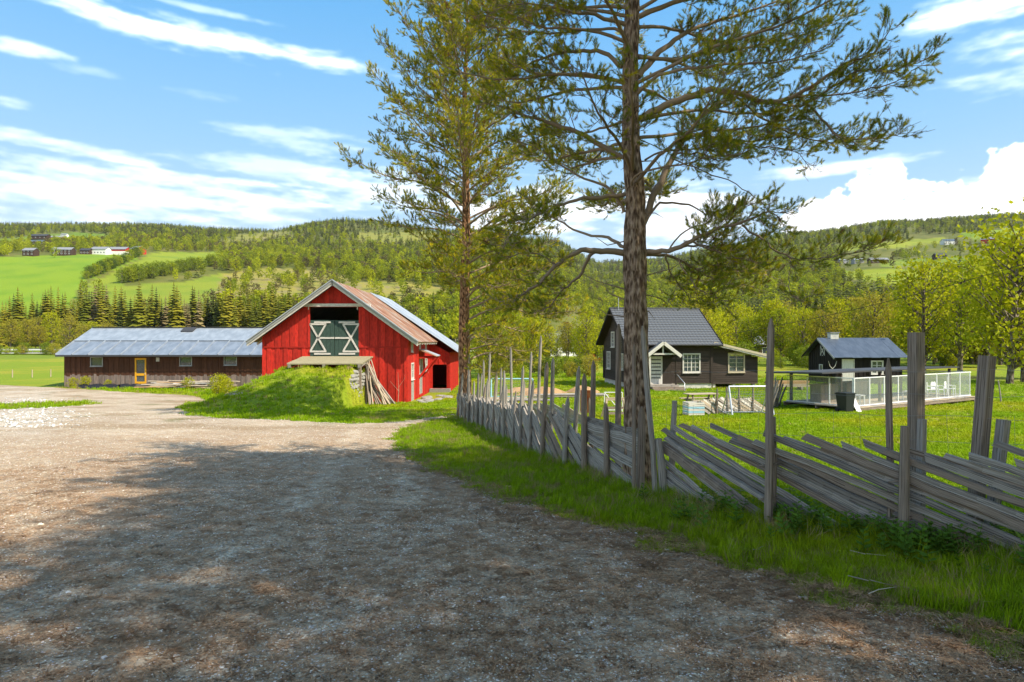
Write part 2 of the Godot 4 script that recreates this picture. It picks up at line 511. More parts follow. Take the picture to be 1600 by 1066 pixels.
func far_height(px: float, d: float) -> float:
	var i := 0
	while i < TP.size() - 2 and px > TP[i + 1]: i += 1
	var s := clampf((px - TP[i]) / (TP[i + 1] - TP[i]), 0, 1)
	s = s * s * (3 - 2 * s)
	var dd := clampf(d, TD[0], TD[8])
	var j := 0
	while j < 7 and dd > TD[j + 1]: j += 1
	var t: float = (dd - TD[j]) / (TD[j + 1] - TD[j])
	var y0: float = lerpf(TY[i][j], TY[i + 1][j], s)
	var y1: float = lerpf(TY[i][j + 1], TY[i + 1][j + 1], s)
	return CAM_Y + lerpf((533.0 - y0) * TD[j], (533.0 - y1) * TD[j + 1], t) / 1000.0

func mound(x: float, d: float) -> float:
	if d < 27 or d > 40.6 or x < -20 or x > -8: return 0.0
	var t := smoothstep(28.2, 37.6, d + (x + 11.0) * 0.12)
	var fl := 1.0 - smoothstep(-12.8, -18.6, x + (38.0 - d) * 0.1)
	fl = 1.0 - smoothstep(0.0, 1.0, (-12.6 - x) / 5.6)
	var edge := lerpf(-9.5, -8.95, smoothstep(29.0, 36.0, d))
	var fr := 1.0 - smoothstep(edge - 0.1, edge + lerpf(1.3, 0.25, smoothstep(30.0, 34.5, d)), x)
	var back := 1.0 - smoothstep(39.7, 40.5, d)
	return (2.12 + 0.28 * nz.get_noise_2d(x * 6.0, d * 6.0) + 0.12 * nz.get_noise_2d(x * 17.0, d * 17.0)) * t * fl * fr * back

func ground(x: float, d: float) -> float:
	var r := sqrt(x * x + d * d)
	var de := maxf(d, r * 0.55)
	var flat := lerpf(2.15, 1.75, smoothstep(-6.0, 3.0, x))
	var a := 0.051 * d
	var k := 0.4
	var h := clampf(0.5 + 0.5 * (flat - a) / k, 0, 1)
	var y := -(lerpf(flat, a, h) - k * h * (1.0 - h))
	if de > 48.0:
		var px := clampf(x / de, -1.5, 1.5) * 1000.0 + 800.0
		var f := far_height(px, de)
		if de > 280: f += nz2.get_noise_2d(x * 0.12, d * 0.12) * 0.010 * minf(de - 280, 700)
		y = lerpf(y, f, smoothstep(48.0, 85.0, de))
	return y + mound(x, d)

func gp(x: float, d: float, lift := 0.0) -> Vector3:
	return Vector3(x, ground(x, d) + lift, -d)

# where the sight line through a picture point meets the ground
func on_ground(px: float, py: float) -> Vector2:
	var u := (px - 800.0) / 1000.0
	var s := (py - 533.0) / 1000.0
	var d := 2.5
	while d < 2300.0:
		if CAM_Y - s * d < ground(u * d, d): break
		d *= 1.01
	var a := d / 1.01
	for i in 12:
		var m := (a + d) / 2
		if CAM_Y - s * m < ground(u * m, m): d = m
		else: a = m
	return Vector2(u * d, d)

var yard := PackedVector2Array()
var sdf := PackedFloat32Array()
const SX := 130
const SD := 170

func make_yard_outline() -> void:
	for p in [[-120, 600], [0, 602], [90, 606], [180, 612], [300, 618], [375, 619], [292, 629], [274, 639], [296, 650], [340, 654], [430, 657], [500, 661], [560, 663], [640, 659], [690, 650], [712, 645], [706, 652], [650, 663], [617, 677], [614, 692], [640, 720], [700, 748], [800, 787], [960, 838], [1130, 888], [1330, 948], [1560, 1018]]:
		yard.append(on_ground(p[0], p[1]))
	for p in [[4.6, 2.6], [7.0, 0.0], [9.0, -14.0], [-52.0, -14.0], [-52.0, 47.0]]:
		yard.append(Vector2(p[0], p[1]))
	sdf.resize(SX * SD)
	for j in SD:
		for i in SX:
			var p := Vector2(-50.0 + i * 0.5, -14.0 + j * 0.5)
			var best := 1e9
			var inside := false
			for k in yard.size():
				var a := yard[k]
				var b := yard[(k + 1) % yard.size()]
				var ab := b - a
				var q := a + ab * clampf((p - a).dot(ab) / ab.length_squared(), 0, 1)
				best = minf(best, q.distance_squared_to(p))
				if (a.y > p.y) != (b.y > p.y) and p.x < a.x + ab.x * (p.y - a.y) / ab.y: inside = not inside
			sdf[j * SX + i] = sqrt(best) * (1.0 if inside else -1.0)

# metres inside the gravel (negative: in the grass)
func gravel_at(x: float, d: float) -> float:
	var fx := (x + 50.0) * 2.0
	var fd := (d + 14.0) * 2.0
	if fx < 0 or fd < 0 or fx >= SX - 1 or fd >= SD - 1:
		return 5.0 if d < 42.0 and x < 4.0 else -5.0
	var i := int(fx)
	var j := int(fd)
	var a := fx - i
	var b := fd - j
	var k := j * SX + i
	var v := lerpf(lerpf(sdf[k], sdf[k + 1], a), lerpf(sdf[k + SX], sdf[k + SX + 1], a), b)
	v += nz.get_noise_2d(x * 9.0, d * 9.0) * 0.45
	var q := Vector2(x + 27.4, (d - 36.5) * 0.7).length()
	return minf(v, q - 2.7 + nz.get_noise_2d(x * 14.0, d * 14.0) * 1.2)

# land cover on the hillsides, drawn as outlines along sight lines on the ground
var fields := [
	[Color(0.209, 0.317, 0.014), [[-700, 404], [0, 401], [60, 400], [140, 397], [226, 395], [205, 409], [150, 432], [128, 440], [100, 500], [-700, 500]]],
	[Color(0.250, 0.304, 0.020), [[140, 442], [200, 415], [240, 394], [345, 394], [345, 408], [270, 418], [196, 440], [180, 452], [130, 462]]],
	[Color(0.236, 0.290, 0.022), [[120, 470], [190, 448], [290, 440], [350, 425], [330, 470], [120, 500]]],
	[Color(0.317, 0.277, 0.054), [[340, 428], [420, 418], [520, 424], [560, 440], [640, 440], [700, 452], [700, 480], [520, 490], [330, 480]]],
	[Color(0.176, 0.250, 0.020), [[-700, 372], [0, 374], [60, 368], [115, 363], [172, 366], [180, 374], [120, 381], [0, 386], [-700, 388]]],
	[Color(0.270, 0.250, 0.050), [[330, 384], [380, 366], [455, 361], [462, 370], [410, 382], [340, 389]]],
	[Color(0.257, 0.250, 0.045), [[560, 364], [680, 362], [690, 376], [560, 382]]],
	[Color(0.277, 0.317, 0.014), [[1312, 424], [1400, 419], [1500, 426], [1580, 430], [1580, 442], [1400, 444], [1330, 436]]],
	[Color(0.270, 0.297, 0.020), [[1300, 384], [1380, 379], [1480, 371], [1484, 377], [1400, 388], [1320, 393]]],
	[Color(0.230, 0.304, 0.016), [[1500, 364], [1600, 355], [1900, 352], [1900, 372], [1600, 373], [1520, 376]]],
	[Color(0.203, 0.263, 0.022), [[1372, 407], [1480, 402], [1560, 405], [1560, 416], [1380, 418]]],
	[Color(0.290, 0.277, 0.063), [[1290, 358], [1370, 349], [1372, 352], [1300, 362]]]]
var field_polys := []

func field_colour(px: float, py: float):
	for f in fields:
		if Geometry2D.is_point_in_polygon(Vector2(px, py), f[2]): return f[0]
	return null

func hides_field(px: float, row: float, h: float, d: float) -> bool:
	for k in [0.35, 0.7, 1.0]:
		var r: float = row - k * h / d * 1000.0
		for i in [0, 1, 2, 7, 8, 9, 10]:
			if Geometry2D.is_point_in_polygon(Vector2(px, r), fields[i][2]): return true
		if px > 1000 and blocked(px, r): return true
	return false

func row_of(x: float, y: float, d: float) -> float:
	return 533.0 - (y - CAM_Y) / d * 1000.0

func make_ground() -> void:
	for f in fields:
		var p := PackedVector2Array()
		for q in f[1]: p.append(Vector2(q[0], q[1]))
		f.append(p)
	var ang := []
	var a := -180.0
	while a < 180.01:
		ang.append(a)
		a += 0.3 if absf(a + 0.01) < 62.0 else 4.0 if absf(a) > 66 else 1.0
	var rad := []
	var r := 1.0
	while r < 2700.0:
		rad.append(r)
		r *= 1.0185
	var v := PackedVector3Array()
	var c := PackedColorArray()
	var idx := PackedInt32Array()
	var w := ang.size()
	for rr in rad:
		for aa in ang:
			var x: float = rr * sin(deg_to_rad(aa))
			var d: float = rr * cos(deg_to_rad(aa))
			var y := ground(x, d)
			if rr < 8 : y += 0.0
			v.append(Vector3(x, y, -d))
			c.append(ground_colour(x, y, d, rr))
	for i in rad.size() - 1:
		for j in w - 1:
			var k := i * w + j
			idx.append_array([k, k + w, k + 1, k + 1, k + w, k + w + 1])
	var o := commit_sheet(v, c, idx)
	var g := single("ground", o, M.ground, "", "", "", "structure")

func commit_sheet(v: PackedVector3Array, c: PackedColorArray, idx: PackedInt32Array) -> ArrayMesh:
	var st := []
	st.resize(Mesh.ARRAY_MAX)
	st[Mesh.ARRAY_VERTEX] = v
	st[Mesh.ARRAY_COLOR] = c
	st[Mesh.ARRAY_INDEX] = idx
	var n := PackedVector3Array()
	n.resize(v.size())
	for t in range(0, idx.size(), 3):
		var p := v[idx[t]]
		var q := (v[idx[t + 2]] - p).cross(v[idx[t + 1]] - p)
		if q.y < 0: q = -q
		for k in 3: n[idx[t + k]] += q
	for i in n.size(): n[i] = n[i].normalized()
	st[Mesh.ARRAY_NORMAL] = n
	var m := ArrayMesh.new()
	m.add_surface_from_arrays(Mesh.PRIMITIVE_TRIANGLES, st)
	return m

func ground_colour(x: float, y: float, d: float, r: float) -> Color:
	var n := nz.get_noise_2d(x * 1.6, d * 1.6)
	var n2 := nz.get_noise_2d(x * 0.3 + 50, d * 0.3)
	if r < 180.0 or d < 20:
		var green := Color(0.205, 0.290, 0.010)
		var dry := Color(0.350, 0.320, 0.025)
		var k := clampf(n * 0.9 + n2 * 0.9 + 0.12, 0, 1)
		if x < -8 and d > 26 and d < 42: k = clampf(k + 0.15, 0, 1)
		var g := green.lerp(dry, k)
		if Vector2((x - 1.6) * 0.8, d - 31.5).length() < 2.0 + n * 1.5: g = Color(0.55, 0.53, 0.49)
		if d > 52 and d < 66 and x > 10: g = g.lerp(Color(0.22, 0.20, 0.05), clampf(0.5 + n, 0, 1) * 0.7)
		return g
	var px := x / maxf(d, 1.0) * 1000.0 + 800.0
	var f = field_colour(px + n * 6.0, row_of(x, y, d) + n2 * 2.0) if d > 250 else null
	if f != null:
		var fc: Color = f
		var m := nz.get_noise_2d(x * 0.25, d * 0.25)
		fc = fc.lerp(fc * Color(0.72, 0.86, 0.8), clampf(m * 1.6 + 0.2, 0, 1))
		if fc.r > fc.g * 1.05: fc = fc.lerp(Color(0.26, 0.21, 0.13), clampf(nz.get_noise_2d(x * 0.9, d * 0.9) * 1.8, 0, 0.8))
		return fc
	if d < 250:
		return Color(0.175, 0.250, 0.012).lerp(Color(0.26, 0.25, 0.03), clampf(n2 + 0.2, 0, 1))
	return Color(0.120, 0.140, 0.022).lerp(Color(0.19, 0.18, 0.045), clampf(n2 * 1.4 + 0.3, 0, 1))

func make_yard() -> void:
	var ang := []
	var a := -180.0
	while a < 180.01:
		ang.append(a)
		a += 0.32 if absf(a + 0.01) < 60.0 else 4.0 if absf(a) > 66 else 1.0
	var rad := []
	var r := 1.2
	while r < 78.0:
		rad.append(r)
		r *= 1.0125
	var v := PackedVector3Array()
	var c := PackedColorArray()
	var keep := PackedByteArray()
	var w := ang.size()
	for rr in rad:
		for aa in ang:
			var x: float = rr * sin(deg_to_rad(aa))
			var d: float = rr * cos(deg_to_rad(aa))
			if absf(aa) > 66 and rr > 45:
				v.append(Vector3(x, -5, -d)); c.append(Color.BLACK); keep.append(0)
				continue
			var s := gravel_at(x, d)
			keep.append(1 if s > -0.55 else 0)
			var bump := nz.get_noise_2d(x * 22.0, d * 22.0) * 0.016 + nz.get_noise_2d(x * 6.0, d * 6.0 + 70.0) * 0.022
			v.append(Vector3(x, ground(x, d) + clampf(s * 0.12, -0.09, 0.03) + bump * clampf(s + 0.3, 0, 1) + 0.008, -d))
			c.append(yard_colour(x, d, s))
	var idx := PackedInt32Array()
	for i in rad.size() - 1:
		for j in w - 1:
			var k := i * w + j
			if keep[k] or keep[k + 1] or keep[k + w] or keep[k + w + 1]:
				if absf(ang[j]) > 66 and rad[i] > 40: continue
				idx.append_array([k, k + w, k + 1, k + 1, k + w, k + w + 1])
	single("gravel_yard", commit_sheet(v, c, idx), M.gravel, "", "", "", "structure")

# brown needle litter lies under the pines and along the verge; the wheel tracks are swept pale
func litter(x: float, d: float) -> float:
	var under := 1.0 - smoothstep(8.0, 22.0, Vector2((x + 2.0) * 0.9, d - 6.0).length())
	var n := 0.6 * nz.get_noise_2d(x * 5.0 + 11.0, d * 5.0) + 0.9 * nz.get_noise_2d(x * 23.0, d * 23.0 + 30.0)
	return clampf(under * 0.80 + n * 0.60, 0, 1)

const TRACK := [[-1.5, -4.0], [-1.8, 4.0], [-2.6, 12.0], [-4.0, 19.0], [-4.6, 24.0], [-3.8, 28.0], [-2.6, 33.0]]

func yard_colour(x: float, d: float, s: float) -> Color:
	var pale := Color(0.66, 0.585, 0.49)
	var grey := Color(0.54, 0.465, 0.385)
	var brown := Color(0.42, 0.295, 0.19)
	var k := clampf(0.5 + nz.get_noise_2d(x * 2.2, d * 2.2 + 9.0) * 1.2, 0, 1)
	var c := grey.lerp(pale, k)
	# two wheel tracks, swept to pale fines
	var best := 1e9
	for i in TRACK.size() - 1:
		var p := Vector2(TRACK[i][0], TRACK[i][1])
		var ab := Vector2(TRACK[i + 1][0], TRACK[i + 1][1]) - p
		var q := Vector2(x, d)
		best = minf(best, (p + ab * clampf((q - p).dot(ab) / ab.length_squared(), 0, 1)).distance_to(q))
	var swept := (1.0 - smoothstep(0.12, 0.42, absf(best - 0.78))) * clampf(0.6 + nz.get_noise_2d(x * 5.0, d * 5.0 + 90.0) * 1.4, 0, 1)
	c = c.lerp(Color(0.78, 0.70, 0.585), swept * 0.6)
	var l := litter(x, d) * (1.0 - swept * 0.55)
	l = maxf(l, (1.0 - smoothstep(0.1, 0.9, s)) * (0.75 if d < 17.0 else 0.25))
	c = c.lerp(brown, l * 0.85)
	if d > 20.0:
		var m := nz.get_noise_2d(x * 1.5 + 30.0, d * 3.0)
		c = c.lerp(Color(0.36, 0.27, 0.17), clampf(m * 1.8, 0, 0.7))
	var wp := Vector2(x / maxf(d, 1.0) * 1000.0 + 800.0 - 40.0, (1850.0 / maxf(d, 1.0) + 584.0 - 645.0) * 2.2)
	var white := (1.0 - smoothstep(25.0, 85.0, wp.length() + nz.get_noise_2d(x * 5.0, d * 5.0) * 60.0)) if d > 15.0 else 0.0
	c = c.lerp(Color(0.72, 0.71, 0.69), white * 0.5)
	var green := smoothstep(0.25, 0.6, nz.get_noise_2d(x * 3.0 - 60.0, d * 3.0)) * smoothstep(20.0, 26.0, d)
	return c.lerp(Color(0.16, 0.18, 0.05), green * 0.6)

func make_stones() -> void:
	var g := RandomNumberGenerator.new()
	g.seed = 301
	# one rough pebble, shared
	var mb := MB.new()
	var pts := []
	for i in 6:
		var a := TAU * i / 6.0
		pts.append(Vector3(cos(a) * g.randf_range(0.8, 1.1), g.randf_range(-0.1, 0.15), sin(a) * g.randf_range(0.6, 0.9)))
	var top := Vector3(0.1, 0.5, 0.05)
	var bot := Vector3(0, -0.4, 0)
	for i in 6:
		mb.tri(pts[i], top, pts[(i + 1) % 6])
		mb.tri(pts[(i + 1) % 6], bot, pts[i])
	var pebble := mb.mesh()
	var xf := []
	var cols := []
	while xf.size() < 105000:
		var r := 2.6 * pow(14.0, pow(g.randf(), 0.8))
		var a := deg_to_rad(g.randf_range(-44, 44))
		var x := r * sin(a)
		var d := r * cos(a)
		var s := gravel_at(x, d)
		if s < 0.0: continue
		var patch := nz.get_noise_2d(x * 4.0 - 20.0, d * 4.0) + 0.5 * nz.get_noise_2d(x * 13.0, d * 13.0)
		if g.randf() > 0.62 + patch * 0.7: continue
		var size := 0.0035 + 0.0085 * pow(g.randf(), 3.0) + 0.0004 * r
		if g.randf() < 0.004: size *= 2.2
		var b := Basis.from_euler(Vector3(g.randf_range(-0.4, 0.4), g.randf() * TAU, g.randf_range(-0.4, 0.4))).scaled(Vector3(size, size * 0.8, size) * g.randf_range(0.8, 1.3))
		xf.append(Transform3D(b, gp(x, d, 0.036 + nz.get_noise_2d(x * 22.0, d * 22.0) * 0.016 + nz.get_noise_2d(x * 6.0, d * 6.0 + 70.0) * 0.022)))
		var k := g.randf_range(0.34, 0.74)
		cols.append(Color(k, k * g.randf_range(0.86, 0.97), k * g.randf_range(0.68, 0.92)))
	var o := scatter(self, "gravel", pebble, M.stone, xf, cols)
	meta(o, "loose grey pebbles strewn over the yard", "gravel")
	# the bleached stones by the turning place
	xf = []
	cols = []
	while xf.size() < 650:
		var at := on_ground(g.randfn(38, 40), g.randf_range(622, 670))
		var x := at.x
		var d := at.y
		if gravel_at(x, d) < 0.1: continue
		var size := g.randf_range(0.02, 0.08)
		var b := Basis.from_euler(Vector3(g.randf_range(-0.5, 0.5), g.randf() * TAU, g.randf_range(-0.5, 0.5))).scaled(Vector3.ONE * size)
		xf.append(Transform3D(b, gp(x, d, 0.05)))
		var k := g.randf_range(0.38, 0.68)
		cols.append(Color(k, k, k * 0.98))
	o = scatter(self, "gravel", pebble, M.stone, xf, cols)
	meta(o, "patch of white crushed stone at the yard's grassy corner", "gravel")
	# fallen needles, crumbs of bark
	mb = MB.new()
	for i in 5:
		var p := Vector3(g.randf_range(-0.03, 0.03), g.randf_range(0.0, 0.006), g.randf_range(-0.03, 0.03))
		var t := Vector3(g.randf_range(-1, 1), g.randf_range(-0.05, 0.15), g.randf_range(-1, 1)).normalized() * 0.03
		var s := t.cross(Vector3.UP).normalized() * 0.0016
		mb.tri(p - t - s, p - t + s, p + t)
		mb.tri(p + t, p - t + s, p - t - s)
	xf = []
	cols = []
	while xf.size() < 26000:
		var r := 2.6 * pow(6.0, pow(g.randf(), 0.8))
		var a := deg_to_rad(g.randf_range(-44, 44))
		var x := r * sin(a)
		var d := r * cos(a)
		var s := gravel_at(x, d)
		if s < -0.4: continue
		if g.randf() > litter(x, d) * 0.5 + (0.75 if s < 0.7 else 0.0): continue
		var size := g.randf_range(0.8, 1.5) * (1.0 + 0.06 * r)
		xf.append(Transform3D(Basis(Vector3.UP, g.randf() * TAU).scaled(Vector3.ONE * size), gp(x, d, 0.040 + nz.get_noise_2d(x * 22.0, d * 22.0) * 0.016 + nz.get_noise_2d(x * 6.0, d * 6.0 + 70.0) * 0.022)))
		var k := g.randf_range(0.5, 1.1)
		cols.append(Color(0.58 * k, 0.36 * k, 0.20 * k))
	o = scatter(self, "fallen_needles", mb.mesh(), M.stone, xf, cols)
	meta(o, "brown pine needles fallen along the gravel's edge", "litter")

# ---------------------------------------------------------------- grass
func blade_mesh(count: int, height: float, width: float, spread: float, seed_: int, bend := 0.5) -> ArrayMesh:
	var g := RandomNumberGenerator.new()
	g.seed = seed_
	var mb := MB.new()
	for i in count:
		var a := g.randf() * TAU
		var dir := Vector3(cos(a), 0, sin(a))
		var p := Vector3(g.randf_range(-spread, spread), -0.01, g.randf_range(-spread, spread))
		var h := height * g.randf_range(0.55, 1.15)
		var s := dir.cross(Vector3.UP) * width * 0.5
		var lean := g.randf_range(0.1, 1.0) * bend
		var m := p + Vector3(0, h * 0.6, 0) + dir * h * 0.3 * lean
		var t := p + Vector3(0, h * (1.0 - 0.25 * lean), 0) + dir * h * 0.9 * lean
		var k := g.randf_range(0.8, 1.15)
		mb.col = Color(k, k, k)
		mb.tri(p - s, p + s, m + s * 0.8)
		mb.tri(p - s, m + s * 0.8, m - s * 0.8)
		mb.tri(m - s * 0.8, m + s * 0.8, t)
	return mb.mesh()

func grass_colour(g: RandomNumberGenerator, x: float, d: float, dry: float) -> Color:
	var k := g.randf_range(0.75, 1.2)
	var n := clampf(nz.get_noise_2d(x * 1.6, d * 1.6) * 0.8 + nz.get_noise_2d(x * 0.3 + 50, d * 0.3) * 0.9 + 0.1, 0, 1)
	var c := Color(0.245, 0.375, 0.006).lerp(Color(0.390, 0.400, 0.010), n)
	if g.randf() < dry: c = Color(0.36, 0.28, 0.13)
	return Color(c.r * k, c.g * k, c.b * k)

func make_grass() -> void:
	var g := RandomNumberGenerator.new()
	g.seed = 404
	# the verge between gravel and fence: fine, knee-deep by the posts
	var near := blade_mesh(18, 0.115, 0.0055, 0.045, 1)
	var xf := []
	var cols := []
	while xf.size() < 42000:
		var r := 3.6 * pow(9.0, g.randf())
		var a := deg_to_rad(g.randf_range(-14, 47))
		var x := r * sin(a)
		var d := r * cos(a)
		var s := gravel_at(x, d)
		if s > 0.12 or s < -3.4: continue
		if s > -0.5 and g.randf() > 0.45 - s * 0.7: continue
		if nz.get_noise_2d(x * 12.0, d * 12.0) > 0.42: continue
		var size := g.randf_range(0.6, 1.25) * (0.55 + 0.5 * smoothstep(0.0, -1.2, s)) * (1.0 + 0.012 * r)
		var b := Basis.from_euler(Vector3(g.randf_range(-0.2, 0.2), g.randf() * TAU, g.randf_range(-0.2, 0.2))).scaled(Vector3.ONE * size)
		xf.append(Transform3D(b, gp(x, d)))
		cols.append(grass_colour(g, x, d, (0.10 if s < -0.4 else 0.3) + maxf(0.0, nz.get_noise_2d(x * 7.0 + 44.0, d * 7.0)) * 0.8))
	var o := scatter(self, "grass", near, M.blade, xf, cols)
	meta(o, "fresh green grass on the verge along the pole fence", "grass")
	# scattered taller tufts that break the verge up
	var tuft := blade_mesh(22, 0.22, 0.006, 0.06, 9, 0.9)
	xf = []
	cols = []
	while xf.size() < 2400:
		var r := 3.8 * pow(7.0, g.randf())
		var a := deg_to_rad(g.randf_range(-12, 46))
		var x := r * sin(a)
		var d := r * cos(a)
		var s := gravel_at(x, d)
		if s > -0.25 or s < -3.2: continue
		if nz.get_noise_2d(x * 6.0 + 80.0, d * 6.0) < -0.05: continue
		var size := g.randf_range(0.45, 1.1)
		xf.append(Transform3D(Basis.from_euler(Vector3(g.randf_range(-0.3, 0.3), g.randf() * TAU, g.randf_range(-0.3, 0.3))).scaled(Vector3.ONE * size), gp(x, d)))
		cols.append(grass_colour(g, x, d, 0.12))
	o = scatter(self, "grass", tuft, M.blade, xf, cols)
	meta(o, "uneven taller grass tufts scattered over the roadside verge", "grass")
	# meadow, mound and lawns
	var mid := blade_mesh(14, 0.10, 0.014, 0.09, 2)
	xf = []
	cols = []
	var tries := 0
	while xf.size() < 62000 and tries < 300000:
		tries += 1
		var r := 6.5 * pow(11.0, g.randf())
		var a := deg_to_rad(g.randf_range(-46, 46))
		var x := r * sin(a)
		var d := r * cos(a)
		if gravel_at(x, d) > -0.05: continue
		if d > 39.9 and d < 58.5 and x > -15.7 and x < -4.8: continue
		if d > 55.0 and d < 66.0 and x < -14: continue
		var size := g.randf_range(0.6, 1.3) * (0.75 + 0.024 * r)
		var b := Basis.from_euler(Vector3(g.randf_range(-0.2, 0.2), g.randf() * TAU, g.randf_range(-0.2, 0.2))).scaled(Vector3(size, size * (1.0 if x < -8 else 0.62), size))
		xf.append(Transform3D(b, gp(x, d)))
		cols.append(grass_colour(g, x, d, 0.07 if x < -8 else 0.02))
	o = scatter(self, "grass", mid, M.blade, xf, cols)
	meta(o, "short sunlit grass of the meadow and the barn ramp", "grass")

# ---------------------------------------------------------------- pines
func curve_points(p: PackedVector3Array, per: int) -> PackedVector3Array:
	var out := PackedVector3Array()
	var k := p.size()
	for i in k - 1:
		var a := p[maxi(i - 1, 0)]
		var b := p[i]
		var c := p[i + 1]
		var e := p[mini(i + 2, k - 1)]
		for j in per:
			out.append(b.cubic_interpolate(c, a, e, float(j) / per))
	out.append(p[k - 1])
	return out

# one main limb with its twigs; tufts collects places for needle shoots
func pine_limb(mb: MB, raw: PackedVector3Array, r0: float, tufts: Array, g: RandomNumberGenerator, bare: float, step: float, sec: float, tuft_size: float) -> void:
	var p := curve_points(raw, 4)
	var k := p.size()
	for i in range(1, k - 1): p[i] += Vector3(g.randf_range(-1, 1), g.randf_range(-1, 1), g.randf_range(-1, 1)) * 0.018
	var r := PackedFloat32Array()
	var total := 0.0
	for i in range(1, k): total += p[i].distance_to(p[i - 1])
	for i in k: r.append(maxf(r0 * pow(1.0 - float(i) / k, 0.8), 0.007))
	mb.tube(p, r, 6 if r0 > 0.03 else 4)
	var s := 0.0
	var next := total * bare
	var side := 1.0
	for i in range(1, k):
		var seg := p[i] - p[i - 1]
		var l := seg.length()
		while next < s + l:
			var f := next / total
			var at := p[i - 1] + seg * ((next - s) / l)
			next += step * g.randf_range(0.5, 1.5)
			side = -side
			var t := seg / l
			var lat := t.cross(Vector3.UP).normalized().rotated(t, g.randf_range(-0.9, 0.9)) * side
			var dir := (t * g.randf_range(0.35, 0.9) + lat * g.randf_range(0.5, 1.0) + Vector3.UP * g.randf_range(-0.25, 0.4)).normalized()
			var sl := sec * g.randf_range(0.35, 1.15) * (1.0 - 0.45 * f)
			var mid := at + dir * sl * 0.5 + Vector3(g.randf_range(-1, 1), g.randf_range(-1, 1), g.randf_range(-1, 1)) * sl * 0.06
			var end := at + dir * sl + Vector3.UP * sl * g.randf_range(-0.08, 0.22)
			var sr := clampf(0.010 * sl / 0.7, 0.004, 0.012)
			mb.twig(at, mid, sr, sr * 0.7)
			mb.twig(mid, end, sr * 0.7, sr * 0.35)
			var n := int(sl / 0.045)
			var dead := g.randf() < 0.10
			for q in n:
				var h := 0.22 + 0.78 * (q + g.randf()) / n
				var from := at.lerp(mid, h * 2) if h < 0.5 else mid.lerp(end, h * 2 - 1)
				var d2 := (dir * g.randf_range(0.4, 1.0) + Vector3(g.randf_range(-1, 1), g.randf_range(-0.45, 0.95), g.randf_range(-1, 1)) * 0.75).normalized()
				var tl := g.randf_range(0.07, 0.24) * (tuft_size / 0.15)
				var to := from + d2 * tl
				mb.twig(from, to, 0.0042, 0.0026)
				if dead or (h < 0.5 and g.randf() < 0.35): continue
				shoot(tufts, to - d2 * 0.03, (d2 + Vector3.UP * 0.45).normalized(), g, tuft_size)
				if g.randf() < 0.35: shoot(tufts, from.lerp(to, 0.4), d2, g, tuft_size * 0.8)
			if not dead: shoot(tufts, end, (dir + Vector3.UP * 0.5).normalized(), g, tuft_size)
		s += l
	shoot(tufts, p[k - 1], (p[k - 1] - p[k - 2]).normalized(), g, tuft_size)

func shoot(tufts: Array, at: Vector3, dir: Vector3, g: RandomNumberGenerator, size: float) -> void:
	var x := dir.cross(Vector3(g.randf_range(-1, 1), 0.3, g.randf_range(-1, 1))).normalized()
	var k := size * g.randf_range(0.7, 1.3)
	tufts.append(Transform3D(Basis(x, dir, x.cross(dir)).scaled(Vector3(k, k, k)), at))

# a needle shoot one unit long, pointing up y
func shoot_mesh(seed_: int, count := 26, w := 0.040) -> ArrayMesh:
	var g := RandomNumberGenerator.new()
	g.seed = seed_
	var mb := MB.new()
	for i in count:
		var a := i * 2.4 + g.randf_range(-0.3, 0.3)
		var y := float(i) / count
		var out := Vector3(cos(a), 0, sin(a))
		var tip := g.randf_range(0.50, 0.85) * (1.0 - y * 0.55)
		var dir := (out * tip * 1.25 + Vector3.UP * (0.95 - tip * 0.5)).normalized()
		var p := Vector3(0, y * 0.75, 0)
		var s := dir.cross(out.cross(Vector3.UP)).normalized().rotated(dir, g.randf_range(-1, 1)) * w
		var e := p + dir * g.randf_range(0.36, 0.52)
		var k := g.randf_range(0.75, 1.2)
		mb.col = Color(k, k, k)
		mb.tri(p - s, p + s, e)
	return mb.mesh()

func needle_colours(count: int, g: RandomNumberGenerator, warm: float) -> Array:
	var out := []
	for i in count:
		var r := g.randf()
		var k := g.randf_range(0.75, 1.25)
		var c := Color(0.235, 0.275, 0.026)
		if r < 0.36 + warm: c = Color(0.400, 0.390, 0.022)
		if r < 0.15 + warm * 0.6: c = Color(0.580, 0.490, 0.022)
		if r < 0.025: c = Color(0.22, 0.10, 0.035)
		out.append(Color(c.r * k, c.g * k, c.b * k))
	return out

func rough_trunk(p: PackedVector3Array, r: PackedFloat32Array, per: int, sides: int, amp: float, seed_: int) -> MB:
	var mb := MB.new()
	var q := curve_points(p, per)
	var k := q.size()
	var rr := PackedFloat32Array()
	for i in k:
		var f := float(i) / per
		var j := mini(int(f), r.size() - 2)
		rr.append(lerpf(r[j], r[j + 1], f - j))
	var f := FastNoiseLite.new()
	f.seed = seed_
	f.frequency = 1.0
	f.fractal_octaves = 3
	var pos := []
	var nor := []
	for i in k:
		for j in sides + 1:
			var a := TAU * (j % sides) / sides
			var o := Vector3(cos(a), 0, sin(a))
			var b := f.get_noise_3d(o.x * 2.6, q[i].y * 1.6, o.z * 2.6)
			b = signf(b) * pow(absf(b), 0.7)
			pos.append(q[i] + o * (rr[i] + b * amp * clampf(rr[i] / 0.15, 0.2, 1)))
			nor.append(o)
	var w := sides + 1
	for i in k - 1:
		for j in sides:
			var a: Vector3 = pos[i * w + j]
			var b: Vector3 = pos[i * w + j + 1]
			var c: Vector3 = pos[(i + 1) * w + j + 1]
			var d: Vector3 = pos[(i + 1) * w + j]
			var ia := i * w + j
			mb.tri(a, c, b)
			mb.tri(a, d, c)
	return mb

func P(px: float, py: float, d: float) -> Vector3:
	return Vector3((px - 800.0) / 1000.0 * d, CAM_Y - (py - 533.0) / 1000.0 * d, -d)

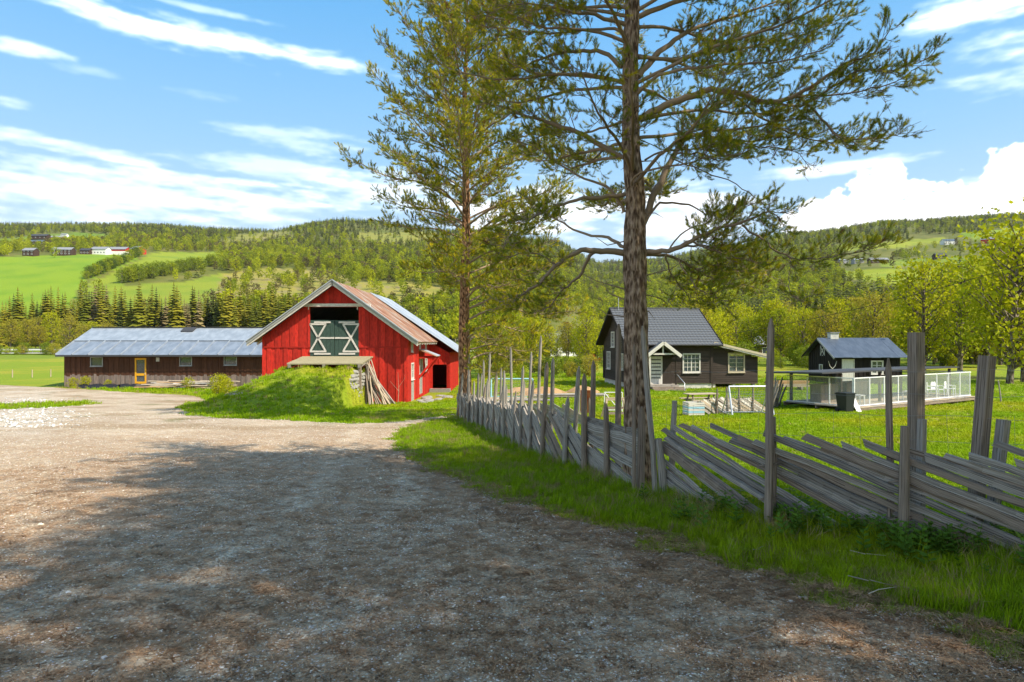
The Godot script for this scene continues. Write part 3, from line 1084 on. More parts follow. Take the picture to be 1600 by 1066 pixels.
var pine_shoot: ArrayMesh
var pine_shoot_far: ArrayMesh

func make_big_pine() -> void:
	var g := RandomNumberGenerator.new()
	g.seed = 1201
	var d0 := 10.3
	var base := gp(2.03, d0)
	var t := thing("pine_tree", "tall pine with grey plated bark beside the pole fence, limbs wide and sparse", "tree", base, 0, "pines along the fence")
	var tp := PackedVector3Array([P(1000, 790, d0), P(997, 740, d0), P(996, 600, d0), P(993, 480, d0), P(992, 390, d0), P(992, 300, d0), P(986, 220, d0), P(985, 100, d0), P(988, 0, d0), P(985, -120, d0), P(992, -300, d0), P(988, -460, d0)])
	var tr := PackedFloat32Array([0.32, 0.235, 0.205, 0.182, 0.178, 0.152, 0.134, 0.122, 0.11, 0.09, 0.055, 0.012])
	part(t, "trunk", rough_trunk(tp, tr, 22, 36, 0.026, 9), M.bark_pine, -base)
	var tufts := []
	# limbs as the picture shows them: points along each, how far it reaches towards (-) or away (+), thickness, bare share
	var limbs := [
		[[[1003, 352], [1026, 298], [1052, 245], [1084, 196], [1118, 166], [1175, 140], [1230, 112]], 0.9, 0.062, 0.45],
		[[[1000, 186], [1040, 166], [1082, 150], [1112, 140], [1160, 148], [1206, 160], [1245, 148], [1292, 120], [1325, 96], [1368, 82], [1392, 40]], -0.7, 0.062, 0.3],
		[[[1206, 160], [1250, 165], [1310, 130], [1345, 110], [1400, 108], [1462, 86]], -0.9, 0.022, 0.35],
		[[[1240, 152], [1290, 148], [1345, 142], [1400, 128], [1430, 108]], -0.5, 0.018, 0.35],
		[[[997, 120], [1030, 82], [1062, 56], [1105, 38], [1180, 14], [1260, -12]], 0.7, 0.06, 0.3],
		[[[1245, 150], [1285, 185], [1312, 214], [1370, 216], [1408, 208]], -1.0, 0.022, 0.25],
		[[[1150, 150], [1200, 190], [1260, 215], [1300, 222], [1330, 218]], 0.3, 0.022, 0.25],
		[[[1008, 394], [1046, 391], [1080, 376], [1112, 362], [1160, 346], [1202, 332], [1222, 344]], -0.8, 0.046, 0.33],
		[[[1160, 352], [1186, 370], [1206, 386], [1236, 402], [1268, 405], [1312, 400], [1372, 386]], -0.9, 0.020, 0.35],
		[[[1236, 402], [1233, 436], [1236, 458], [1256, 473]], -0.9, 0.008, 0.8],
		[[[1010, 398], [1052, 402], [1085, 420], [1130, 440], [1178, 448]], 0.5, 0.030, 0.35],
		[[[1060, 404], [1080, 440], [1110, 462], [1140, 470]], -0.4, 0.016, 0.3],
		[[[1010, 342], [1032, 318], [1075, 320], [1112, 336], [1150, 330], [1192, 312]], 0.6, 0.024, 0.5],
		[[[1050, 391], [1085, 384], [1120, 386], [1160, 380], [1200, 366]], 0.4, 0.022, 0.2],
		[[[1080, 376], [1110, 390], [1150, 402], [1190, 412]], -0.3, 0.018, 0.15],
		[[[1090, 420], [1120, 415], [1160, 425], [1200, 430]], 0.9, 0.018, 0.15],
		[[[1046, 391], [1070, 360], [1110, 346], [1150, 322]], 0.2, 0.020, 0.35],
		[[[1040, 400], [1050, 430], [1070, 455], [1085, 478]], 0.6, 0.016, 0.3],
		[[[868, 416], [850, 400], [820, 396], [790, 402]], 0.2, 0.018, 0.25],
		[[[1050, 248], [1100, 268], [1150, 288], [1186, 314], [1206, 330], [1240, 334]], 0.2, 0.013, 0.75],
		[[[1058, 240], [1090, 240], [1120, 250], [1140, 246]], -0.5, 0.018, 0.3],
		[[[1070, 215], [1110, 205], [1160, 200], [1215, 190], [1250, 186]], -0.3, 0.03, 0.3],
		[[[1090, 190], [1140, 215], [1190, 230], [1240, 235], [1265, 262]], 0.8, 0.02, 0.3],
		[[[978, 396], [940, 393], [922, 390], [895, 396], [868, 416], [842, 442], [814, 460], [780, 472]], -0.6, 0.058, 0.42],
		[[[934, 392], [918, 406], [904, 432], [880, 452], [858, 478], [838, 486]], 0.5, 0.034, 0.45],
		[[[976, 386], [950, 370], [914, 366], [880, 350], [846, 333], [826, 318]], 0.9, 0.032, 0.55],
		[[[976, 304], [940, 308], [900, 312], [860, 326], [830, 342], [802, 362], [784, 388]], -0.9, 0.038, 0.5],
		[[[972, 246], [916, 213], [866, 195], [834, 184], [792, 170], [752, 160]], -0.3, 0.045, 0.35],
		[[[972, 104], [943, 82], [900, 80], [852, 90], [818, 104], [780, 110]], 0.6, 0.042, 0.35],
		[[[974, 190], [944, 198], [916, 208], [880, 205], [842, 215], [800, 226]], 0.9, 0.026, 0.4],
		[[[975, 332], [955, 298], [914, 279], [866, 252], [838, 232], [806, 220]], 0.1, 0.028, 0.55],
		[[[982, 40], [930, 24], [880, 16], [826, 6], [770, 12]], -0.8, 0.036, 0.25],
		[[[990, 60], [960, 46], [915, 48], [860, 52], [800, 46], [744, 40]], 0.7, 0.03, 0.3],
		[[[990, 28], [1050, 6], [1120, -14], [1200, -30], [1290, -34]], -0.4, 0.045, 0.25],
		[[[998, 90], [1060, 92], [1120, 78], [1190, 70], [1270, 48], [1330, 20]], 0.8, 0.034, 0.3],
		[[[992, 150], [1030, 118], [1090, 105], [1150, 100], [1220, 96], [1290, 76]], -1.3, 0.032, 0.3],
		[[[1008, 250], [1040, 235], [1090, 232], [1130, 222]], -0.9, 0.02, 0.35],
		[[[985, 300], [1000, 270], [1060, 258], [1110, 246], [1160, 240]], -1.2, 0.022, 0.5],
		[[[985, -20], [930, -60], [860, -80], [780, -70], [720, -40]], -0.6, 0.05, 0.2],
		[[[985, -60], [1050, -100], [1140, -120], [1240, -110], [1330, -90]], 0.5, 0.05, 0.2],
		[[[986, -130], [920, -180], [850, -200], [790, -190]], 0.6, 0.045, 0.2],
		[[[986, -150], [1060, -210], [1140, -230], [1220, -220]], -0.6, 0.045, 0.2],
		[[[988, -240], [930, -290], [880, -310]], -0.5, 0.035, 0.2],
		[[[990, -260], [1050, -320], [1110, -340]], 0.4, 0.035, 0.2],
		[[[992, -330], [960, -390], [930, -420]], 0.5, 0.025, 0.2],
		[[[990, -350], [1030, -400], [1060, -430]], -0.4, 0.025, 0.2]]
	var n_from := 0
	for l in limbs:
		var pts := PackedVector3Array()
		var k: int = l[0].size()
		for i in k:
			var f := float(i) / (k - 1)
			pts.append(P(l[0][i][0], l[0][i][1], d0 + l[1] * f * 1.6))
		var mb := MB.new()
		pine_limb(mb, pts, l[2], tufts, g, l[3], 0.046, 0.60, 0.105)
		part(t, "limb", mb, M.bark_limb, -base)
	# limbs that reach towards and away from the lane
	for i in 22:
		var y := g.randf_range(4.6, 11.5)
		var a := g.randf_range(-0.6, 0.6) + (PI / 2 if i % 2 else -PI / 2)
		var len := lerpf(3.6, 1.4, (y - 4.6) / 7.0) * g.randf_range(0.7, 1.1)
		var dir := Vector3(cos(a), 0, sin(a))
		var from := Vector3(1.95, base.y + y, -d0)
		var mb := MB.new()
		pine_limb(mb, PackedVector3Array([from, from + dir * len * 0.35 + Vector3(0, 0.25, 0), from + dir * len * 0.7 + Vector3(0, 0.35, 0), from + dir * len + Vector3(0, 0.75, 0)]), 0.035, tufts, g, 0.35, 0.075, 0.6, 0.105)
		part(t, "limb", mb, M.bark_limb, -base)
	for i in 18:
		var y := g.randf_range(5.4, 9.4)
		var a := g.randf_range(-0.75, 0.75) + (PI if i % 2 else 0.0)
		var len := g.randf_range(2.2, 3.7)
		var dir := Vector3(cos(a), 0, sin(a))
		var from := Vector3(1.95, base.y + y, -d0)
		var mb := MB.new()
		pine_limb(mb, PackedVector3Array([from, from + dir * len * 0.35 + Vector3(0, 0.2, 0), from + dir * len * 0.7 + Vector3(0, 0.22, 0), from + dir * len + Vector3(0, 0.55, 0)]), 0.032, tufts, g, 0.3, 0.060, 0.6, 0.105)
		part(t, "limb", mb, M.bark_limb, -base)
	# short dead snags on the stem
	for i in 16:
		var y := g.randf_range(2.6, 6.5)
		var a := g.randf() * TAU
		var dir := Vector3(cos(a), g.randf_range(-0.3, 0.5), sin(a)).normalized()
		var from := Vector3(1.97, base.y + y, -d0) + dir * 0.12
		var mb := MB.new()
		var l := g.randf_range(0.3, 0.9)
		mb.twig(from, from + dir * l * 0.6, 0.013, 0.008)
		mb.twig(from + dir * l * 0.6, from + dir * l + Vector3(0, g.randf_range(-0.2, 0.2), 0), 0.008, 0.003)
		part(t, "dead_twig", mb, M.bark_limb, -base)
	var local := []
	for x in tufts: local.append(Transform3D(x.basis, x.origin - base))
	scatter(t, "crown", pine_shoot, M.needles, local, needle_colours(local.size(), g, 0.08))
	print("pine shoots ", local.size())

func make_round_pine() -> Node3D:
	var g := RandomNumberGenerator.new()
	g.seed = 1301
	var d0 := 25.5
	var base := gp(-1.88, d0)
	var t := thing("pine_tree", "bushy pine with reddish upper stem at the fence corner near the red barn", "tree", base, 0, "pines along the fence")
	var tp := PackedVector3Array([Vector3(0, -0.3, 0), Vector3(0.02, 1.2, 0), Vector3(-0.03, 3.5, 0.05), Vector3(0.02, 6.0, 0), Vector3(0.05, 9.0, -0.05), Vector3(0.0, 12.5, 0.05), Vector3(0.1, 15.8, 0), Vector3(0.1, 17.4, 0)])
	part(t, "trunk", rough_trunk(tp, PackedFloat32Array([0.33, 0.25, 0.22, 0.18, 0.15, 0.10, 0.045, 0.01]), 14, 20, 0.02, 4), M.bark_orange)
	var tufts := []
	var y := 1.7
	var a := 0.3
	while y < 17.2:
		a += 2.4 + g.randf_range(-0.4, 0.4)
		var f := y / 17.4
		var reach := 5.25 * (0.84 if f < 0.2 else 1.0) * pow(clampf(1.0 - pow(maxf(f - 0.28, 0) / 0.74, 1.5), 0.02, 1), 0.8) * g.randf_range(0.68, 1.08)
		var dir := Vector3(cos(a), 0, sin(a))
		if y < 7.0 and dir.x < 0.2: reach *= lerpf(1.0, 0.42, clampf((0.2 - dir.x) * 1.4, 0.0, 1.0))
		if y < 5.2 and dir.x < 0.15:
			y += 0.15
			continue
		var rise := lerpf(-0.16, 0.75, smoothstep(0.1, 0.95, f))
		var from := Vector3(0.02, y, 0)
		var pts := PackedVector3Array([from, from + dir * reach * 0.33 + Vector3(0, reach * (0.12 + rise * 0.25), 0), from + dir * reach * 0.68 + Vector3(0, reach * (0.10 + rise * 0.6), 0), from + dir * reach + Vector3(0, reach * (0.16 + rise), 0)])
		var mb := MB.new()
		pine_limb(mb, pts, clampf(reach * 0.013, 0.012, 0.05), tufts, g, 0.20, 0.100, 0.92, 0.150)
		part(t, "limb", mb, M.bark_limb)
		y += lerpf(0.15, 0.115, f)
	scatter(t, "crown", pine_shoot_far, M.needles, tufts, needle_colours(tufts.size(), g, 0.16))
	print("round pine shoots ", tufts.size())
	return t

# ---------------------------------------------------------------- spruces and leafy trees
func spruce_crown(seed_: int, layers: int, boughs: int, wide: float) -> ArrayMesh:
	# unit height; narrow, ragged tiers of drooping boughs
	var g := RandomNumberGenerator.new()
	g.seed = seed_
	var mb := MB.new()
	for i in layers:
		var f := float(i) / layers
		var y := lerpf(0.07, 0.965, pow(f, 0.92))
		var r := wide * pow(1.0 - f, 0.85) * g.randf_range(0.8, 1.12) + 0.016
		for j in boughs:
			if g.randf() < 0.10: continue
			var a := TAU * (j + g.randf_range(-0.4, 0.4)) / boughs + i * 1.7
			var o := Vector3(cos(a), 0, sin(a))
			var s := Vector3(-sin(a), 0, cos(a))
			var l := r * g.randf_range(0.62, 1.2)
			var w := l * g.randf_range(0.30, 0.46) + 0.005
			var root := Vector3(0, y + l * 0.22, 0)
			var tip := o * l + Vector3(0, y - l * g.randf_range(0.10, 0.42), 0)
			var mid := o * l * 0.55 + Vector3(0, y + l * 0.04, 0)
			var k := g.randf_range(0.7, 1.25)
			mb.col = Color(k, k, k)
			var lo := Vector3(0, -l * 0.17, 0)
			mb.tri(root, mid + s * w + lo, tip)
			mb.tri(root, tip, mid - s * w + lo)
			if boughs > 7:
				var m2 := o * l * 0.4 + Vector3(0, y - l * 0.30, 0)
				mb.tri(mid + s * w * 0.3, m2 + s * w * 0.7, m2 - s * w * 0.7)
	mb.tri(Vector3(-0.008, 0.93, 0), Vector3(0.008, 0.93, 0), Vector3(0, 1.0, 0))
	mb.tri(Vector3(0, 0.93, -0.008), Vector3(0, 0.93, 0.008), Vector3(0, 1.0, 0))
	return mb.mesh()

# leafy crown of unit height; a lift of leaves along limbs so that the gaps show what is behind
func leafy(seed_: int, clumps: int, leaves: int, leaf: float, wide: float, low: float, branchy: bool) -> Array:
	var g := RandomNumberGenerator.new()
	g.seed = seed_
	var wood := MB.new()
	var mb := MB.new()
	var lean := Vector3(g.randf_range(-0.05, 0.05), 0, g.randf_range(-0.05, 0.05))
	var top := Vector3(0, 0.86, 0) + lean
	wood.tube(PackedVector3Array([Vector3(0, -0.02, 0), Vector3(0, 0.2, 0) + lean * 0.3, Vector3(0, 0.5, 0) + lean * 0.4, top]), PackedFloat32Array([0.022, 0.016, 0.011, 0.003]), 6)
	for i in clumps:
		var f := (i + 0.5) / clumps
		var y := lerpf(low, 0.95, f)
		var env := wide * pow(sin(PI * clampf((y - low * 0.55) / (1.06 - low * 0.55), 0.02, 0.98)), 0.75)
		var a := i * 2.399 + g.randf_range(-0.5, 0.5)
		var rr := env * sqrt(g.randf_range(0.12, 1.0)) * g.randf_range(0.75, 1.1)
		var c := Vector3(cos(a) * rr, y, sin(a) * rr) + lean * y
		var from := Vector3(0, y - 0.10 - rr * 0.5, 0) + lean * y
		if branchy:
			from.y = maxf(from.y, low * 0.5)
			var m := from.lerp(c, 0.5) + Vector3(0, -0.015, 0)
			wood.twig(from, m, 0.0062, 0.0045)
			wood.twig(m, c, 0.0045, 0.0016)
			for q in 3:
				var e := c + Vector3(g.randf_range(-1, 1), g.randf_range(-0.6, 1), g.randf_range(-1, 1)) * 0.06
				wood.twig(m.lerp(c, 0.5 + 0.15 * q), e, 0.0022, 0.0009)
		var size := g.randf_range(0.055, 0.10) * (wide / 0.24)
		for q in leaves:
			var o := Vector3(g.randfn(0, 0.5), g.randfn(0, 0.42), g.randfn(0, 0.5)) * size
			var p := c + o
			var nn := Vector3(g.randf_range(-1, 1), g.randf_range(-0.4, 1), g.randf_range(-1, 1)).normalized()
			var u := nn.cross(Vector3(g.randf_range(-1, 1), g.randf_range(-1, 1), g.randf_range(-1, 1))).normalized() * leaf * g.randf_range(0.6, 1.25)
			var w := nn.cross(u) * 0.62
			var k := g.randf_range(0.72, 1.25)
			mb.col = Color(k, k * g.randf_range(0.95, 1.03), k)
			mb.tri(p - u, p + w, p + u)
			mb.tri(p - u, p + u, p - w)
	return [wood.mesh(), mb.mesh()]

var spruce_near := []
var spruce_far := []
var birch := []
var bush := []
var leafy_far := []
var trunk_mesh: ArrayMesh

func make_tree_kinds() -> void:
	pine_shoot = shoot_mesh(5, 40, 0.024)
	pine_shoot_far = shoot_mesh(6, 30, 0.036)
	for i in 4:
		spruce_near.append(spruce_crown(600 + i, 22, 10, [0.15, 0.17, 0.13, 0.19][i]))
	for i in 3:
		spruce_far.append(spruce_crown(640 + i, 9, 6, [0.17, 0.20, 0.15][i]))
	for i in 5:
		birch.append(leafy(700 + i, 60, 46, 0.0155, [0.25, 0.30, 0.22, 0.27, 0.33][i], [0.26, 0.22, 0.30, 0.2, 0.16][i], true))
	for i in 2:
		bush.append(leafy(760 + i, 34, 40, 0.034, 0.46, 0.10, true))
	for i in 3:
		leafy_far.append(leafy(780 + i, 22, 13, 0.050, [0.30, 0.36, 0.26][i], 0.2, false))
	var mb := MB.new()
	mb.tube(PackedVector3Array([Vector3(0, -0.02, 0), Vector3(0, 0.5, 0), Vector3(0, 0.95, 0)]), PackedFloat32Array([0.014, 0.009, 0.002]), 5)
	trunk_mesh = mb.mesh()

func spruce(at: Vector3, h: float, kind: int, tint: int, label: String, group: String) -> void:
	var look: String = "short" if h < 15 else "mid-height" if h < 20 else "tall"
	look += [" olive-green ", " green ", " yellow-green ", " very dark ", " grey-brown half-bare "][tint]
	var t := thing("spruce_tree", look + label, "tree", at, rng.randf() * TAU, group)
	t.scale = Vector3(h, h, h) * Vector3(rng.randf_range(0.85, 1.15), 1, rng.randf_range(0.85, 1.15))
	part(t, "trunk", trunk_mesh, M.bark_far)
	part(t, "crown", spruce_near[kind], M["spruce_%d" % tint])

func leaf_tree(called: String, kinds: Array, at: Vector3, h: float, kind: int, tint: int, label: String, group: String, turn := -1.0) -> Node3D:
	var look: String = ["narrow", "broad", "slim", "rounded", "spreading"][kind % 5]
	if called != "shrub": look = ("low " if h < 7.5 else "medium-sized " if h < 10.5 else "high ") + look
	look += [" bright yellow-green ", " light green ", " mid-green ", " olive-brown ", " dark green "][tint]
	var t := thing(called, look + label, "shrub" if called == "shrub" else "tree", at, rng.randf() * TAU if turn < 0 else turn, group)
	t.scale = Vector3(h, h, h)
	part(t, "trunk", kinds[kind][0], M.bark_birch if called == "birch_tree" else M.bark_far)
	part(t, "crown", kinds[kind][1], M["leaf_%d" % tint])
	return t

func make_valley_trees() -> void:
	var g := RandomNumberGenerator.new()
	g.seed = 2001
	rng.seed = 2002
	# the row of spruces behind the long brown shed
	var px := -30.0
	var count := 0
	while px < 500.0:
		var d := g.randf_range(250, 285)
		var x := (px - 800) / 1000.0 * d
		var h := g.randf_range(17, 27) * (1.0 if px > 120 else 0.94)
		if px > 455: h *= 0.75
		var tint := [0, 0, 2, 1, 0, 2, 3, 4][g.randi() % 8] as int
		spruce(gp(x, d), h, g.randi() % 4, tint, "spruce in the dense row behind the long brown shed", "spruces behind the brown shed")
		px += g.randf_range(2.6, 7.0)
		count += 1
	# leafy trees in front of them, at the far edge of the field
	for i in 26:
		var p := g.randf_range(-40, 215)
		var d := g.randf_range(190, 240)
		leaf_tree("birch_tree", birch, gp((p - 800) / 1000.0 * d, d), g.randf_range(7, 14) * (1.0 if p < 130 else 0.75), g.randi() % 5, [1, 0, 3, 1, 3][g.randi() % 5], "birch at the foot of the spruce row beyond the field", "birches below the spruce row")
	# birch thicket behind the house and the small black house
	for i in 64:
		var p := g.randf_range(1085, 1660)
		var d := g.randf_range(78, 135)
		if p > 1380 and d < 84: d += 14
		var h := g.randf_range(7.5, 11.0) * (1.0 + 0.22 * smoothstep(1350, 1550, p))
		leaf_tree("birch_tree", birch, gp((p - 800) / 1000.0 * d, d), h, g.randi() % 5, [0, 0, 0, 1, 3][g.randi() % 5], "birch in the thicket behind the two dark houses", "birches behind the houses")
	for i in 40:
		var p := g.randf_range(1085, 1640)
		var d := g.randf_range(74, 100)
		if p > 1380: d += 10
		leaf_tree("shrub", bush, gp((p - 800) / 1000.0 * d, d), g.randf_range(1.6, 3.6), g.randi() % 2, [0, 0, 1, 1, 2][g.randi() % 5], "undergrowth shrub at the foot of the birch thicket", "shrubs under the birches")
	# larger birches at the meadow's edge, past the glazed deck
	var big := [[1577, 54, 14.5, 4, 0, 0.4], [1600, 56, 13.0, 1, 0, 1.4], [1443, 66, 12.5, 3, 0, 2.0], [1500, 72, 13.0, 1, 1, 0.9], [1640, 60, 14.0, 4, 0, 2.6], [1545, 84, 15.0, 0, 0, 3.3], [1472, 90, 13.5, 4, 0, 0.1]]
	for b in big:
		leaf_tree("birch_tree", birch, gp((b[0] - 800) / 1000.0 * b[1], b[1]), b[2], b[3], b[4], "birch on the meadow's edge beyond the glazed deck", "large birches on the meadow", b[5])
	# thin olive trees and scrub between the two pines
	for i in 40:
		var p := g.randf_range(735, 955)
		var d := g.randf_range(66, 118)
		if p > 835 and d < 96: d += 40
		leaf_tree("birch_tree", birch, gp((p - 800) / 1000.0 * d, d), g.randf_range(4.5, 8.5), g.randi() % 5, [3, 3, 1, 0, 3][g.randi() % 5], "half-leafed birch behind the yard between the pines", "thin birches behind the yard")
	for i in 26:
		var p := g.randf_range(735, 945)
		var d := g.randf_range(62, 90)
		leaf_tree("shrub", bush, gp((p - 800) / 1000.0 * d, d), g.randf_range(1.2, 2.2), g.randi() % 2, [1, 2, 3, 4][g.randi() % 4], "shrub along the back of the yard", "shrubs behind the yard")
	for i in 14:
		var p := g.randf_range(-60, 95)
		var d := g.randf_range(176, 186)
		leaf_tree("shrub", bush, gp((p - 800) / 1000.0 * d, d), g.randf_range(2.0, 3.6), g.randi() % 2, [1, 2, 4, 3][g.randi() % 4], "shrub along the road beyond the green field", "shrubs along the far road")
	# hedges on the left hillside
	for row in [[[134, 436], [172, 422], [222, 398], 26, 9.0, 4], [[190, 443], [260, 430], [345, 414], 34, 11.0, 2]]:
		for i in row[3]:
			var f: float = (i + g.randf()) / row[3]
			var a := Vector2(row[0][0], row[0][1]).lerp(Vector2(row[1][0], row[1][1]), minf(f * 2, 1)) if f < 0.5 else Vector2(row[1][0], row[1][1]).lerp(Vector2(row[2][0], row[2][1]), f * 2 - 1)
			var q := on_ground(a.x, a.y + g.randf_range(-1.5, 1.5))
			leaf_tree("broadleaf_tree", bush, gp(q.x, q.y), row[4] * g.randf_range(0.7, 1.15), g.randi() % 2, row[5] if g.randf() < 0.7 else 1, "tree in a hedge line across the hillside fields", "hedge trees on the hillside")
	for i in 60:
		var q := on_ground(g.randf_range(-20, 330), g.randf_range(377, 394))
		var pq := q.x / q.y * 1000.0 + 800.0
		if blocked(pq, row_of(q.x, ground(q.x, q.y), q.y)): continue
		leaf_tree("broadleaf_tree", leafy_far, gp(q.x, q.y), g.randf_range(7, 12), g.randi() % 3, [0, 1, 1, 2, 3][g.randi() % 5], "tree around the hillside farm buildings", "trees around the hillside farm")
	# mixed trees around the far farms and over the hillsides, the nearest as things, the rest as forest
	var spots := []
	var d := 262.0
	while d < 2150.0:
		var sp := maxf(6.0, d * 0.0108)
		var x := -1.05 * d
		while x < 1.05 * d:
			var xx := x + g.randf_range(-0.5, 0.5) * sp
			var dd := d + g.randf_range(-0.5, 0.5) * sp
			x += sp * g.randf_range(0.75, 1.25)
			var y := ground(xx, dd)
			var q := xx / dd * 1000.0 + 800.0
			var row := row_of(xx, y, dd)
			if q < 505 and dd < 330: continue
			var fc = field_colour(q, row)
			if fc != null:
				if g.randf() > (0.14 if fc.r > fc.g * 0.95 else 0.015): continue
			var n := nz2.get_noise_2d(xx * 0.5, dd * 0.5)
			var n2 := nz2.get_noise_2d(xx * 0.17 + 400.0, dd * 0.17)
			var high := smoothstep(700.0, 1300.0, dd)
			var open := 0.06 + 0.3 * n2
			if q < 480 and dd > 500 and dd < 1000: open += 0.16
			if q > 1290 and dd > 480 and dd < 900: open += 0.18
			if g.randf() < clampf(open * (1.0 - 0.85 * high), 0, 0.9): continue
			if blocked(q, row): continue
			if g.randf() < (0.97 if q < 1000 else 0.84) and hides_field(q, row, 11.0, dd): continue
			var dark := 0.14 + n * 0.95 + 0.52 * high
			if q < 480 and dd < 900: dark -= 0.35
			if q > 1050 and q < 1420 and dd > 270 and dd < 430: dark += 0.5
			if q > 540 and q < 900 and dd > 1000: dark += 0.2
			spots.append([xx, y, dd, g.randf() < dark])
		d += sp * 0.9
	spots.sort_custom(func(a, b): return a[2] < b[2])
	var made := [count, 0]
	var sx := [[], [], []]
	var sc := [[], [], []]
	var lx := [[], [], []]
	var lc := [[], [], []]
	for s in spots:
		var at := Vector3(s[0], s[1] - 0.2, -s[2])
		if s[3]:
			var h := g.randf_range(10, 19)
			if made[0] < 295 and absf(s[0]) < s[2] * 0.82:
				spruce(at, h, g.randi() % 4, [0, 1, 1, 3, 0][g.randi() % 5], "spruce on the lower slopes across the valley", "spruces on the valley slopes")
				made[0] += 1
			else:
				var k := g.randi() % 3
				sx[k].append(Transform3D(Basis(Vector3.UP, g.randf() * TAU).scaled(Vector3(h, h, h) * Vector3(1.12, 1, 1.12)), at))
				var b := g.randf_range(0.7, 1.25)
				sc[k].append(Color(0.098 * b, 0.115 * b, 0.020 * b))
		else:
			var h := g.randf_range(7, 12.5)
			if made[1] < 130 and absf(s[0]) < s[2] * 0.82:
				leaf_tree("broadleaf_tree", leafy_far, at, h, g.randi() % 3, [0, 1, 0, 2, 1][g.randi() % 5], "broadleaf tree on the lower slopes across the valley", "broadleaf trees on the valley slopes")
				made[1] += 1
			else:
				var k := g.randi() % 3
				lx[k].append(Transform3D(Basis(Vector3.UP, g.randf() * TAU).scaled(Vector3(h, h, h)), at))
				var b := g.randf_range(0.7, 1.25)
				var c := Color(0.420, 0.440, 0.012).lerp(Color(0.215, 0.270, 0.018), g.randf())
				if g.randf() < 0.15: c = Color(0.17, 0.145, 0.055)
				lc[k].append(Color(c.r * b, c.g * b, c.b * b))
	var total := 0
	var f1 := thing("spruce_forest", "dark spruce forest covering the far hillsides", "forest")
	f1.set_meta("kind", "stuff")
	var f2 := thing("broadleaf_forest", "light green broadleaf woods scattered over the hillsides", "forest")
	f2.set_meta("kind", "stuff")
	for k in 3:
		total += sx[k].size() + lx[k].size()
		scatter(f1, "crown", spruce_far[k], M.spruce, sx[k], sc[k])
		scatter(f2, "crown", leafy_far[k][1], M.leaf, lx[k], lc[k])
	print("forest trees ", total, " spruces ", made[0], " leafy ", made[1])

# keep trees off the far farmyards
var farms := [[140, 392, 240, 402], [10, 396, 140, 403], [10, 382, 75, 388], [45, 369, 110, 376], [1420, 366, 1520, 386], [1310, 398, 1395, 414], [1450, 394, 1490, 410], [1520, 368, 1560, 388], [845, 500, 960, 575], [880, 482, 910, 505]]
func blocked(px: float, row: float) -> bool:
	for f in farms:
		if px > f[0] and px < f[2] and row > f[1] and row < f[3]: return true
	return false

# ---------------------------------------------------------------- walls of boards, windows
# Local frame of a wall: u along the wall, v up, w outwards. o is its lower corner, ud its direction; outward is ud x up.
func wall_xf(o: Vector3, ud: Vector3) -> Transform3D:
	var u := ud.normalized()
	return Transform3D(Basis(u, Vector3.UP, u.cross(Vector3.UP)), o)

# upright boards from v = 0 to top(u), leaving out the openings [u0, u1, v0, v1]; mats picks by board; low: [materials, height] of a weathered foot
func upright_boards(parent: Node, x: Transform3D, length: float, top: Callable, holes: Array, bw: float, mats: Array, g: RandomNumberGenerator, called := "board", low := []) -> void:
	var cuts := [0.0, length]
	for h in holes:
		for e in [h[0], h[1]]:
			if e > 0.01 and e < length - 0.01: cuts.append(e)
	var u := bw
	while u < length:
		var free := true
		for k in cuts:
			if absf(k - u) < bw * 0.45: free = false
		if free: cuts.append(u)
		u += bw * g.randf_range(0.85, 1.15)
	cuts.sort()
	for i in cuts.size() - 1:
		var a: float = cuts[i]
		var b: float = cuts[i + 1]
		if b - a < 0.01: continue
		var m := (a + b) / 2
		var spans := [[0.0, 1e9]]
		for h in holes:
			if m > h[0] and m < h[1]:
				var out := []
				for s in spans:
					if h[2] > s[0] + 0.01: out.append([s[0], minf(s[1], h[2])])
					if h[3] < s[1] - 0.01: out.append([maxf(s[0], h[3]), s[1]])
				spans = out
		var proud := 0.030 if i % 2 else 0.0
		for s in spans:
			var ta: float = minf(s[1], top.call(a))
			var tb: float = minf(s[1], top.call(b))
			if maxf(ta, tb) < s[0] + 0.02: continue
			var e := 0.012 if i % 2 else -0.0015
			var pick := mats[g.randi() % mats.size()] as Material
			var from: float = s[0] + (g.randf_range(-0.02, 0.02) if s[0] == 0.0 else 0.0)
			if low and s[0] < 0.01:
				var lh: float = low[1] * g.randf_range(0.92, 1.08)
				if lh < minf(ta, tb) - 0.1:
					var mb := MB.new()
					mb.off = Vector2(g.randf() * 5, g.randf() * 5)
					mb.prism(PackedVector2Array([Vector2(a - e, from), Vector2(b + e, from), Vector2(b + e, lh + g.randf_range(-0.06, 0.06)), Vector2(a - e, lh + g.randf_range(-0.06, 0.06))]), proud - 0.02, proud + 0.02, x)
					part(parent, called, mb, low[0][g.randi() % low[0].size()])
					from = lh - 0.08
					proud -= 0.002
			var mb := MB.new()
			mb.off = Vector2(g.randf() * 5, g.randf() * 5)
			mb.prism(PackedVector2Array([Vector2(a - e, from), Vector2(b + e, from), Vector2(b + e, tb), Vector2(a - e, ta)]), proud - 0.02, proud + 0.02 + g.randf_range(-0.002, 0.002), x)
			part(parent, called, mb, pick)

